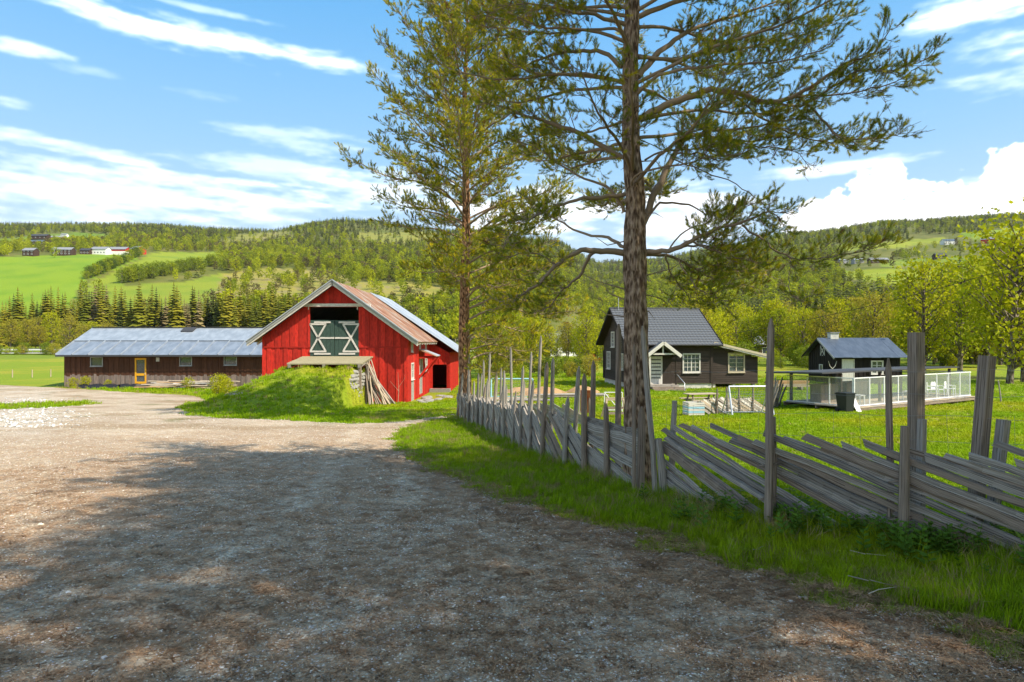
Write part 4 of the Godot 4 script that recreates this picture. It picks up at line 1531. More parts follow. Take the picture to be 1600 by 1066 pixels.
# level boards or logs
func level_boards(parent: Node, x: Transform3D, length: float, height: float, holes: Array, bh: float, mats: Array, g: RandomNumberGenerator, top = null, called := "board") -> void:
	var v := 0.0
	while v < height - 0.01:
		var v1 := minf(v + bh, height)
		if height - v1 < bh * 0.4: v1 = height
		var spans := [[0.0, length]]
		if top != null:
			# gable: keep where the roof is above
			var u0 := 1e9
			var u1 := -1e9
			for i in 61:
				var uu := length * i / 60.0
				if float(top.call(uu)) > v1 - bh * 0.3:
					u0 = minf(u0, uu)
					u1 = maxf(u1, uu)
			spans = [[u0, u1]] if u1 > u0 + 0.05 else []
		for h in holes:
			if v1 > h[2] + 0.02 and v < h[3] - 0.02:
				var out := []
				for s in spans:
					if h[0] > s[0] + 0.02: out.append([s[0], minf(s[1], h[0])])
					if h[1] < s[1] - 0.02: out.append([maxf(s[0], h[1]), s[1]])
				spans = out
		for s in spans:
			if s[1] - s[0] < 0.03: continue
			var mb := MB.new()
			mb.off = Vector2(g.randf() * 5, g.randf() * 5)
			# a board whose lower edge stands proud, so each course casts its own line
			var p := [Vector3(s[0], v, -0.03), Vector3(s[1], v, -0.03), Vector3(s[0], v, 0.028), Vector3(s[1], v, 0.028), Vector3(s[0], v1, 0.008), Vector3(s[1], v1, 0.008), Vector3(s[0], v1, -0.03), Vector3(s[1], v1, -0.03)]
			for i in 8: p[i] = x * p[i]
			mb.quad(p[2], p[3], p[5], p[4])
			mb.quad(p[0], p[1], p[3], p[2])
			mb.quad(p[4], p[5], p[7], p[6])
			mb.quad(p[3], p[1], p[7], p[5])
			mb.quad(p[0], p[2], p[4], p[6])
			part(parent, called, mb, mats[g.randi() % mats.size()])
		v = v1

func window(parent: Node, x: Transform3D, u0: float, u1: float, v0: float, v1: float, nx: int, ny: int, frame: Material, fw := 0.07, called := "window", glass: Material = null) -> Node3D:
	var n := Node3D.new()
	n.name = called
	parent.add_child(n, true)
	var mb := MB.new()
	for b in [[u0 - fw, u1 + fw, v0 - fw * 1.2, v0], [u0 - fw, u1 + fw, v1, v1 + fw], [u0 - fw, u0, v0, v1], [u1, u1 + fw, v0, v1]]:
		mb.box(x * Transform3D(Basis(), Vector3((b[0] + b[1]) / 2, (b[2] + b[3]) / 2, 0.035)), Vector3(b[1] - b[0], b[3] - b[2], 0.075))
	part(n, "frame", mb, frame)
	mb = MB.new()
	for i in range(1, nx):
		var u := lerpf(u0, u1, float(i) / nx)
		var wd := 0.075 if nx == 2 or (nx == 4 and i == 2) else 0.032
		mb.box(x * Transform3D(Basis(), Vector3(u, (v0 + v1) / 2, 0.012)), Vector3(wd, v1 - v0, 0.035))
	for j in range(1, ny):
		var v := lerpf(v0, v1, float(j) / ny)
		mb.box(x * Transform3D(Basis(), Vector3((u0 + u1) / 2, v, 0.010)), Vector3(u1 - u0, 0.032, 0.028))
	if nx > 1 or ny > 1: part(n, "glazing_bars", mb, frame)
	for i in nx:
		for j in ny:
			mb = MB.new()
			mb.box(x * Transform3D(Basis(), Vector3(lerpf(u0, u1, (i + 0.5) / nx), lerpf(v0, v1, (j + 0.5) / ny), -0.012)), Vector3((u1 - u0) / nx - 0.004, (v1 - v0) / ny - 0.004, 0.006))
			part(n, "pane", mb, glass if glass else M.glass)
	mb = MB.new()
	mb.box(x * Transform3D(Basis(), Vector3((u0 + u1) / 2, v0 - fw * 1.2 - 0.02, 0.06)), Vector3(u1 - u0 + fw * 2.6, 0.035, 0.14))
	part(n, "sill", mb, frame)
	return n

# one roof slope laid in sheets: from the eave line a-b up to the ridge line e-f (same order)
func roof_sheets(parent: Node, a: Vector3, b: Vector3, e: Vector3, f: Vector3, n: int, mats: Array, g: RandomNumberGenerator, th := 0.04, called := "roof_sheet") -> void:
	for i in n:
		var k0 := float(i) / n
		var k1 := float(i + 1) / n
		var p := [a.lerp(b, k0), a.lerp(b, k1), e.lerp(f, k1), e.lerp(f, k0)]
		var nn: Vector3 = (p[1] - p[0]).cross(p[3] - p[0]).normalized()
		if nn.y < 0: nn = -nn
		var up := nn * (g.randf_range(0.0, 0.010) + (0.006 if i % 2 else 0.0))
		var lap: Vector3 = (p[1] - p[0]).normalized() * 0.02
		var slip: Vector3 = (p[0] - p[3]).normalized() * g.randf_range(-0.02, 0.03)
		var mb := MB.new()
		mb.off = Vector2(g.randf() * 9, g.randf() * 9)
		var t := [p[0] - lap + up + slip, p[1] + lap + up + slip, p[2] + lap + up, p[3] - lap + up]
		var l := t.map(func(q): return q - nn * th)
		if (t[1] - t[0]).cross(t[3] - t[0]).y < 0:
			t = [t[1], t[0], t[3], t[2]]
			l = [l[1], l[0], l[3], l[2]]
		mb.quad(t[0], t[1], t[2], t[3])
		mb.quad(l[1], l[0], l[3], l[2])
		for j in 4: mb.quad(l[j], l[(j + 1) % 4], t[(j + 1) % 4], t[j])
		part(parent, called, mb, mats[g.randi() % mats.size()])

func board_between(parent: Node, called: String, a: Vector3, b: Vector3, h: float, th: float, out: Vector3, m: Material) -> void:
	var mb := MB.new()
	var t := (b - a).normalized()
	var up := out.cross(t).normalized()
	if up.y < 0: up = -up
	var z := t.cross(up)
	mb.box(Transform3D(Basis(t, up, z), (a + b) / 2), Vector3(a.distance_to(b), h, th))
	part(parent, called, mb, m)

# ---------------------------------------------------------------- the red barn
func make_barn() -> void:
	var g := RandomNumberGenerator.new()
	g.seed = 3001
	var base := Vector3(-11.04, -2.15, -40.0)
	var t := thing("barn", "red timber barn with white trim, green cross-braced doors and rusty sheet roof", "barn", base)
	var reds := [M.red_0, M.red_1, M.red_2, M.red_3]
	var hw := 4.52          # half width of the gable
	var eave := 4.32
	var apex := 7.58
	var depth := 18.0
	var slope := (apex - eave) / hw
	var gable := func(u): return apex - absf(u - hw) * slope - 0.03
	# front gable: door opening 3 m wide above the ramp
	var fx := wall_xf(Vector3(-hw, 0, 0), Vector3(1, 0, 0))
	var d0 := 2.94
	var d1 := 6.0
	var sill := 3.05
	var lintel := 6.12
	upright_boards(t, fx, hw * 2, func(u): return minf(3.62, gable.call(u)), [[d0, d1, sill, lintel]], 0.27, reds, g)
	var fx2 := wall_xf(Vector3(-hw, 3.62, 0.022), Vector3(1, 0, 0))
	upright_boards(t, fx2, hw * 2, func(u): return gable.call(u) - 3.62, [[d0, d1, -1.0, lintel - 3.62]], 0.25, reds, g)
	var mb := MB.new()
	mb.bx(-hw, -hw + d0 - 0.01, 3.58, 3.66, 0.02, 0.075)
	part(t, "drip_board", mb, M.red_1)
	mb = MB.new()
	mb.bx(-hw + d1 + 0.01, hw, 3.58, 3.66, 0.02, 0.075)
	part(t, "drip_board", mb, M.red_1)
	# corner boards
	for s in [-1, 1]:
		mb = MB.new()
		mb.bx(s * (hw - 0.09), s * (hw + 0.045), -0.1, eave - 0.05, -0.12, 0.05)
		part(t, "corner_board", mb, M.red_2)
	# the green doors: two leaves standing a little low in the opening, white braces
	for s in [0, 1]:
		var leaf := Node3D.new()
		leaf.name = "door"
		t.add_child(leaf, true)
		var u0: float = d0 + 0.02 + s * 1.53
		for i in 6:
			mb = MB.new()
			mb.off = Vector2(g.randf() * 5, g.randf() * 5)
			mb.prism(PackedVector2Array([Vector2(u0 + i * 0.252, 3.06), Vector2(u0 + (i + 1) * 0.252 - 0.008, 3.06), Vector2(u0 + (i + 1) * 0.252 - 0.008, 5.30 + g.randf_range(-0.02, 0.02)), Vector2(u0 + i * 0.252, 5.30)]), 0.0, 0.05 + (i % 2) * 0.008, fx)
			part(leaf, "board", mb, M.green_door)
		var c0: float = u0 - 0.02 if s == 0 else u0 + 0.50
		var c1: float = c0 + 1.03
		var o := fx.basis.z
		for b in [[Vector2(c0, 5.05), Vector2(c1, 5.05)], [Vector2(c0, 3.35), Vector2(c1, 3.35)], [Vector2(c0 + 0.04, 5.03), Vector2(c1 - 0.04, 3.37)], [Vector2(c0 + 0.04, 3.37), Vector2(c1 - 0.04, 5.03)], [Vector2(u0 + 0.25, 5.17), Vector2(u0 + 1.28, 5.17)], [Vector2(u0 + 0.25, 3.20), Vector2(u0 + 1.28, 3.20)], [Vector2(u0 + (0.6 if s == 0 else 0.02), 4.19), Vector2(u0 + (1.5 if s == 0 else 0.92), 4.19)]]:
			var k := 0.068 + 0.004 * g.randi_range(0, 4)
			board_between(leaf, "brace", fx * Vector3(b[0].x, b[0].y, k), fx * Vector3(b[1].x, b[1].y, k), 0.105, 0.026, o, M.white_worn)
	# track board above the opening, reveals, dark loft floor behind
	mb = MB.new()
	mb.bx(-hw + 2.25, -hw + 6.75, 6.14, 6.33, 0.05, 0.20)
	part(t, "track_board", mb, M.white_worn)
	for u in [-0.1, 2.95]:
		mb = MB.new()
		mb.bx(u - 1.58 + 0.0, u - 1.52, 5.95, 6.14, 0.08, 0.12)
		part(t, "hanger", mb, M.white_worn)
	mb = MB.new()
	mb.bx(-hw + 0.05, hw - 0.05, 2.85, 3.0, -depth + 0.2, -0.05)
	part(t, "loft_floor", mb, M.wood_brown_grey)
	# side wall towards the lane, up to the projecting wing, and its openings
	var sx := wall_xf(Vector3(hw, 0, 0), Vector3(0, 0, -1))
	sx = Transform3D(Basis(Vector3(0, 0, -1), Vector3.UP, Vector3(1, 0, 0)), Vector3(hw, 0, 0))
	var holes := [[1.0, 1.75, 3.35, 4.1], [1.05, 2.15, 1.55, 2.55], [1.2, 2.1, 0.1, 1.45], [4.7, 5.3, 3.4, 4.1], [4.75, 6.3, 1.75, 2.75], [5.0, 6.0, 0.25, 1.55], [7.7, 8.4, 3.4, 4.0], [7.6, 8.8, 1.7, 2.7]]
	upright_boards(t, sx, 10.2, func(_u): return eave + 0.05, holes, 0.26, reds, g)
	for h in holes:
		if h[2] > 0.5:
			window(t, sx, h[0] + 0.05, h[1] - 0.05, h[2] + 0.05, h[3] - 0.05, 2, 2 if h[3] - h[2] > 0.8 else 1, M.white_paint, 0.09)
		else:
			var dn := Node3D.new()
			dn.name = "side_door"
			t.add_child(dn, true)
			for i in 4:
				mb = MB.new()
				mb.box(sx * Transform3D(Basis(), Vector3(lerpf(h[0], h[1], (i + 0.5) / 4), (h[2] + h[3]) / 2, 0.0)), Vector3((h[1] - h[0]) / 4 - 0.008, h[3] - h[2], 0.04))
				part(dn, "board", mb, M.green_door if i % 2 else M.white_worn)
			board_between(dn, "frame", sx * Vector3(h[0] - 0.05, h[2], 0.03), sx * Vector3(h[0] - 0.05, h[3], 0.03), 0.1, 0.05, sx.basis.z, M.white_paint)
			board_between(dn, "frame", sx * Vector3(h[1] + 0.05, h[2], 0.03), sx * Vector3(h[1] + 0.05, h[3], 0.03), 0.1, 0.05, sx.basis.z, M.white_paint)
	# the wing: front wall with the dark doorway, side wall
	var wx := 1.62
	var wf := Transform3D(Basis(), Vector3(hw + 0.02, 0, -10.2))
	upright_boards(t, wf, wx, func(u): return 3.95 - u * 0.55, [[0.28, 1.38, 0.30, 2.15]], 0.24, reds, g)
	mb = MB.new()
	mb.bx(hw + 0.1, hw + 1.7, -0.1, 0.28, -10.3, -9.7)
	part(t, "door_step", mb, M.rock)
	var wsx := Transform3D(Basis(Vector3(0, 0, -1), Vector3.UP, Vector3(1, 0, 0)), Vector3(hw + wx, 0, -10.2))
	upright_boards(t, wsx, depth - 10.2, func(_u): return 3.1, [], 0.26, reds, g)
	# walls out of sight: far gable and the other side
	mb = MB.new()
	mb.bx(-hw - 0.02, -hw + 0.1, -0.2, eave + 0.05, -depth, -0.1)
	part(t, "back_wall", mb, M.red_1)
	mb = MB.new()
	mb.prism(PackedVector2Array([Vector2(-hw, -0.2), Vector2(hw + wx, -0.2), Vector2(hw + wx, 3.05), Vector2(0, apex - 0.1), Vector2(-hw, eave)]), -depth - 0.05, -depth + 0.05)
	part(t, "back_wall", mb, M.red_1)
	# roof: overhangs 0.62 in front
	var oh := 0.72
	var ex := hw + 0.72
	var ey := apex + 0.14 - ex * slope
	var ry := apex + 0.14
	var rust := [M.roof_rust, M.roof_rust, M.roof_rust_pale, M.roof_rust]
	roof_sheets(t, Vector3(ex, ey, oh), Vector3(ex, ey, -10.0), Vector3(0, ry, oh), Vector3(0, ry, -10.0), 12, rust, g)
	roof_sheets(t, Vector3(-ex, ey, oh), Vector3(-ex, ey, -10.0), Vector3(0, ry, oh), Vector3(0, ry, -10.0), 12, [M.roof_zinc_pale], g)
	var wy := 3.30
	roof_sheets(t, Vector3(hw + wx + 0.75, wy - 0.18, -9.75), Vector3(hw + wx + 0.75, wy - 0.18, -depth - 0.5), Vector3(0, ry + 0.06, -9.75), Vector3(0, ry + 0.06, -depth - 0.5), 9, [M.roof_zinc, M.roof_zinc_pale], g)
	roof_sheets(t, Vector3(-ex, ey, -10.02), Vector3(-ex, ey, -depth - 0.5), Vector3(0, ry + 0.05, -10.02), Vector3(0, ry + 0.05, -depth - 0.5), 9, [M.roof_zinc_pale], g)
	# barge boards, two steps, and the soffit boards under the overhang
	for s in [-1, 1]:
		var a := Vector3(s * (ex + 0.03), ey - 0.05, oh + 0.01)
		var b := Vector3(0, ry - 0.05, oh + 0.01)
		board_between(t, "barge_board", a, b, 0.16, 0.04, Vector3(0, 0, 1), M.trim_grey)
		board_between(t, "barge_board", a + Vector3(0, -0.15, -0.05), b + Vector3(0, -0.15, -0.05), 0.14, 0.04, Vector3(0, 0, 1), M.white_worn)
		board_between(t, "barge_cap", a + Vector3(0, 0.10, 0), b + Vector3(0, 0.10, 0), 0.05, 0.16, Vector3(0, 0, 1), M.roof_zinc_pale)
		for i in 9:
			var z := 0.5 - i * 1.25
			board_between(t, "rafter_end", Vector3(s * (hw - 0.1), ey + slope * 0.82 - 0.16, z), Vector3(s * (ex - 0.04), ey - 0.15, z), 0.12, 0.07, Vector3(0, 0, 1), M.white_worn)
	# door canopy on the side wall with its braces
	var can := Node3D.new()
	can.name = "canopy"
	t.add_child(can, true)
	roof_sheets(can, Vector3(hw + 1.25, 2.95, -4.4), Vector3(hw + 1.25, 2.95, -7.2), Vector3(hw + 0.03, 3.42, -4.4), Vector3(hw + 0.03, 3.42, -7.2), 3, [M.roof_rust_pale, M.roof_zinc_pale], g)
	for z in [-4.55, -7.05]:
		board_between(can, "brace", Vector3(hw + 0.05, 1.45, z), Vector3(hw + 1.15, 2.85, z), 0.14, 0.12, Vector3(0, 0, 1), M.red_2)
		board_between(can, "rail", Vector3(hw + 0.05, 2.84, z), Vector3(hw + 1.2, 2.84, z), 0.12, 0.1, Vector3(0, 0, 1), M.red_1)
	# ramp bridge: planks from the door sill down to the mound
	var br := thing("ramp_deck", "pale plank bridge deck between the grassy ramp and the barn doors", "bridge", Vector3(-10.9, 0.8, -38.6))
	for i in 15:
		var k := float(i) / 15
		var z := -39.93 + k * 3.0
		var y := lerpf(0.86, 0.50, k)
		mb = MB.new()
		mb.off = Vector2(g.randf() * 5, g.randf() * 5)
		var b := Basis(Vector3.UP, 0.0) * Basis(Vector3(1, 0, 0), 0.12)
		mb.box(Transform3D(b, Vector3(-10.88 + g.randf_range(-0.03, 0.03), y, z) - br.position), Vector3(4.36 + g.randf_range(-0.05, 0.08), 0.07, 0.192))
		part(br, "plank", mb, M.deck_boards)
	for x in [-12.9, -10.9, -8.85]:
		mb = MB.new()
		mb.box(Transform3D(Basis(Vector3(1, 0, 0), 0.12), Vector3(x, 0.58, -38.45) - br.position), Vector3(0.16, 0.2, 2.9))
		part(br, "beam", mb, M.wood_grey)
	for z in [-38.9, -37.2]:
		mb = MB.new()
		mb.box(Transform3D(Basis(), Vector3(-8.85, -0.75, z) - br.position), Vector3(0.17, 2.5, 0.17))
		part(br, "post", mb, M.wood_brown_grey)
	# dry-stone flank of the ramp
	var w := thing("ramp_wall", "dry-stone flank holding the grassy barn ramp", "wall", Vector3(-8.75, -2.0, -36.5))
	var cobble := []
	for i in 4: cobble.append(rock_mesh(900 + i))
	var row := 0
	var yy := -1.95
	while yy < 0.35:
		var z := -38.6
		while z < -35.6:
			var hmax := ground(-9.3, -z)
			if yy < hmax - 0.25:
				var m := part(w, "stone", cobble[g.randi() % 4], M.rock, Vector3(-9.02 + g.randf_range(-0.1, 0.06), yy, z + g.randf_range(-0.05, 0.05)) - w.position)
				m.scale = Vector3(0.22, g.randf_range(0.10, 0.15), g.randf_range(0.13, 0.22))
				m.rotation = Vector3(g.randf_range(-0.2, 0.2), g.randf() * 0.6, g.randf_range(-0.2, 0.2))
			z += g.randf_range(0.26, 0.36)
		yy += 0.2
	# poles leaning against the barn under the bridge
	for i in 30:
		var x0 := g.randf_range(-9.0, -8.6)
		var y1 := g.randf_range(0.2, 0.72) - (0.5 if i > 14 else 0.0)
		var x1 := lerpf(-8.6, -6.9, pow(g.randf(), 0.9))
		var z1 := -38.0 + g.randf_range(-0.8, 0.9)
		var a := gp(x1, -z1, 0.02)
		var bb := Vector3(x0, y1, -38.9 + g.randf_range(-0.4, 0.3))
		mb = MB.new()
		var mid := a.lerp(bb, 0.5) + Vector3(g.randf_range(-0.03, 0.03), -0.03, g.randf_range(-0.04, 0.04))
		mb.off = Vector2(g.randf() * 5, g.randf() * 5)
		mb.tube(PackedVector3Array([a - a, mid - a, bb - a]), PackedFloat32Array([0.05, 0.042, 0.032]), 7)
		var o := single("pole", mb, [M.wood_grey_light, M.wood_pale, M.wood_brown_grey][g.randi() % 3], "bleached wooden pole in the bundle leaning on the barn's corner", "pole", "poles leaning on the barn")
		o.position = a
	# flat stones by the side door
	for i in 16:
		var x := -6.1 + g.randf_range(0.0, 1.7) * (0.4 + i / 18.0)
		var d := 39.8 + i * 0.42 + g.randf_range(-0.3, 0.3)
		var s := single("flat_stone", cobble[g.randi() % 4], M.rock, "flat grey stone lying in the grass along the barn's side wall", "stone", "stones along the barn wall")
		s.position = gp(x, d, 0.02)
		s.scale = Vector3(g.randf_range(0.2, 0.45), g.randf_range(0.06, 0.12), g.randf_range(0.2, 0.4))
		s.rotation.y = g.randf() * TAU
	# a bare sapling at the corner
	mb = MB.new()
	mb.twig(Vector3(0, 0, 0), Vector3(0.05, 0.8, 0), 0.022, 0.016)
	mb.twig(Vector3(0.05, 0.8, 0), Vector3(0.0, 1.9, 0), 0.016, 0.006)
	mb.twig(Vector3(0.05, 0.75, 0), Vector3(-0.45, 1.35, 0.1), 0.012, 0.005)
	mb.twig(Vector3(0.04, 1.0, 0), Vector3(0.4, 1.5, 0), 0.012, 0.005)
	mb.twig(Vector3(0.4, 1.5, 0), Vector3(0.45, 1.8, 0), 0.006, 0.003)
	var sap := single("sapling", mb, M.wood_pale, "bare forked sapling in front of the red barn's corner", "sapling")
	sap.position = gp(-6.95, 39.0)

func rock_mesh(seed_: int) -> ArrayMesh:
	var g := RandomNumberGenerator.new()
	g.seed = seed_
	var mb := MB.new()
	var rings := []
	for i in 5:
		var ring := []
		var y := [-0.8, -0.45, 0.1, 0.6, 0.85][i] as float
		var r := [0.55, 0.95, 1.0, 0.8, 0.4][i] as float
		for j in 8:
			var a := TAU * j / 8.0
			var k := r * g.randf_range(0.82, 1.12)
			ring.append(Vector3(cos(a) * k, y + g.randf_range(-0.1, 0.1), sin(a) * k))
		rings.append(ring)
	for i in 4:
		for j in 8:
			mb.quad(rings[i][(j + 1) % 8], rings[i][j], rings[i + 1][j], rings[i + 1][(j + 1) % 8])
	for j in 8:
		mb.tri(rings[4][(j + 1) % 8], rings[4][j], Vector3(0, 0.95, 0))
		mb.tri(rings[0][j], rings[0][(j + 1) % 8], Vector3(0, -0.85, 0))
	return mb.mesh()

# ---------------------------------------------------------------- the long brown shed
func make_shed() -> void:
	var g := RandomNumberGenerator.new()
	g.seed = 3101
	var d := 55.6
	var x0 := -38.9
	var len := 23.0
	var base := Vector3(x0, -2.18, -d)
	var t := thing("long_shed", "long low brown board shed with grey sheet roof and yellow door", "shed", base)
	var fx := Transform3D(Basis(), Vector3.ZERO)
	var dx := 6.15
	var holes := [[2.3, 3.35, 1.85, 2.62], [dx, dx + 0.98, 0.32, 2.55], [10.05, 11.1, 1.9, 2.65], [13.9, 15.0, 1.95, 2.72], [18.0, 19.0, 1.9, 2.65]]
	upright_boards(t, fx, len, func(_u): return 2.98, holes, 0.24, [M.brown_0, M.brown_1, M.brown_2, M.brown_3], g, "board", [[M.weathered_0, M.weathered_1, M.weathered_2, M.weathered_3], 1.05])
	for i in holes.size():
		var h = holes[i]
		if i == 1: continue
		window(t, fx, h[0] + 0.04, h[1] - 0.04, h[2] + 0.04, h[3] - 0.04, 1, 1, M.trim_grey, 0.06)
	# the yellow door
	var dn := Node3D.new()
	dn.name = "door"
	t.add_child(dn, true)
	for b in [[dx, dx + 0.12, 0.32, 2.55], [dx + 0.86, dx + 0.98, 0.32, 2.55], [dx + 0.12, dx + 0.86, 2.40, 2.55], [dx + 0.12, dx + 0.86, 0.32, 0.50], [dx + 0.12, dx + 0.86, 1.02, 1.22]]:
		var mb := MB.new()
		mb.bx(b[0], b[1], b[2], b[3], -0.02, 0.06)
		part(dn, "frame", mb, M.yellow_paint)
	for b in [[0.50, 1.02], [1.22, 2.40]]:
		var mb := MB.new()
		mb.bx(dx + 0.12, dx + 0.86, b[0], b[1], 0.0, 0.008)
		part(dn, "pane", mb, M.glass)
	var mb := MB.new()
	mb.bx(dx + 0.9, dx + 0.94, 1.12, 1.24, 0.06, 0.12)
	part(dn, "handle", mb, M.steel)
	# shell
	mb = MB.new()
	mb.bx(0.02, len, -0.1, 2.95, -8.6, -8.5)
	part(t, "back_wall", mb, M.brown_1)
	for x in [0.0, len]:
		mb = MB.new()
		mb.prism(PackedVector2Array([Vector2(-8.55, -0.1), Vector2(-0.05, -0.1), Vector2(-0.05, 2.98), Vector2(-4.3, 5.1), Vector2(-8.55, 2.98)]), -x - 0.04, -x + 0.06, Transform3D(Basis(Vector3(0, 0, 1), Vector3.UP, Vector3(-1, 0, 0)), Vector3.ZERO))
		part(t, "gable_wall", mb, M.brown_0)
	# roof in two courses of sheets, a lighter one above
	var e0 := Vector3(-0.35, 2.83, 0.62)
	var m0 := Vector3(-0.35, 4.05, -1.85)
	var r0 := Vector3(-0.35, 5.28, -4.3)
	var l := Vector3(len + 0.7, 0, 0)
	roof_sheets(t, e0, e0 + l, m0, m0 + l, 17, [M.roof_zinc_blue], g)
	roof_sheets(t, m0 + Vector3(0, 0.03, 0.1), m0 + l + Vector3(0, 0.03, 0.1), r0, r0 + l, 17, [M.roof_zinc], g)
	roof_sheets(t, Vector3(-0.35, 2.83, -9.2), Vector3(-0.35, 2.83, -9.2) + l, r0, r0 + l, 17, [M.roof_zinc], g)
	# pale ribs over the joints
	for i in 18:
		var k := i / 17.0
		var a := e0 + l * k
		var b := m0 + l * k
		board_between(t, "rib", a + Vector3(0, 0.045, 0), b + Vector3(0, 0.045, 0), 0.05, 0.10, (Vector3(1, 0, 0)).cross((b - a).normalized()), M.roof_zinc)
	board_between(t, "fascia", e0 + Vector3(0, -0.08, 0.02), e0 + l + Vector3(0, -0.08, 0.02), 0.14, 0.03, Vector3(0, 0, 1), M.roof_dark)
	board_between(t, "ridge_cap", r0 + Vector3(0, 0.05, 0), r0 + l + Vector3(0, 0.05, 0), 0.05, 0.35, Vector3(0, 0, 1), M.roof_dark)
	mb = MB.new()
	mb.box(Transform3D(Basis(Vector3(1, 0, 0), 0.465), Vector3(8.9, 5.08, -3.75)), Vector3(1.1, 0.12, 0.8))
	part(t, "skylight", mb, M.roof_dark)
	# notice by the door
	mb = MB.new()
	mb.bx(8.0, 8.28, 2.25, 2.6, 0.04, 0.06)
	part(t, "notice_board", mb, M.white_worn)
	# things lying along the front
	for i in 34:
		var u := g.randf_range(9.2, 14.6)
		mb = MB.new()
		var ln := g.randf_range(1.6, 3.6)
		mb.plank(Vector3(-ln / 2, 0, 0), Vector3(ln / 2, g.randf_range(-0.05, 0.05), g.randf_range(-0.2, 0.2)), 0.14, 0.04, Vector3(0, 0.9, 0.3), g, 2, 0.004)
		var o := single("plank", mb, [M.wood_pale, M.wood_fresh, M.wood_brown_grey, M.white_worn, M.wood_pale][g.randi() % 5], "loose sawn plank in the untidy heap before the brown shed", "plank", "planks heaped before the shed")
		var zz := d - g.randf_range(1.2, 3.0)
		o.position = gp(x0 + u, zz, 0.14 + 0.085 * (i / 5))
		o.rotation.y = g.randf_range(-0.25, 0.25)
	for q in [[3.9, 1.2, 3.4], [7.0, 1.1, 2.6], [9.6, 0.8, 1.6]]:
		mb = MB.new()
		var n := 9
		for i in n:
			var a := Vector3((i - n / 2.0) / n * q[2], 0, 0)
			var b := Vector3((i + 1 - n / 2.0) / n * q[2], 0, 0)
			var h0 := 0.32 + 0.08 * sin(i * 2.1)
			var h1 := 0.32 + 0.08 * sin((i + 1) * 2.1)
			mb.quad(a + Vector3(0, 0, 0.45), b + Vector3(0, 0, 0.45), b + Vector3(0, h1, 0.25), a + Vector3(0, h0, 0.25))
			mb.quad(a + Vector3(0, h0, 0.25), b + Vector3(0, h1, 0.25), b + Vector3(0, h1 * 0.95, -0.3), a + Vector3(0, h0 * 0.95, -0.3))
			mb.quad(b + Vector3(0, 0, -0.4), a + Vector3(0, 0, -0.4), a + Vector3(0, h0 * 0.95, -0.3), b + Vector3(0, h1 * 0.95, -0.3))
		var o := single("tarpaulin_heap", mb, M.tarp_black, "low heap under black tarpaulin against the brown shed's foot", "tarpaulin", "black tarpaulins by the shed")
		o.position = gp(x0 + q[0], d - q[1])
	for q in [[1.4, 1.0, 0.9, 1], [2.6, 1.2, 1.0, 0], [4.3, 0.8, 0.7, 1], [12.2, 2.8, 1.0, 0], [15.2, 3.0, 1.2, 0], [17.0, 8.0, 1.5, 0], [18.2, 9.0, 1.2, 1]]:
		leaf_tree("shrub", bush, gp(x0 + q[0], d - q[1]), q[2], q[3], 0, "young bush growing before the brown shed", "bushes before the shed")

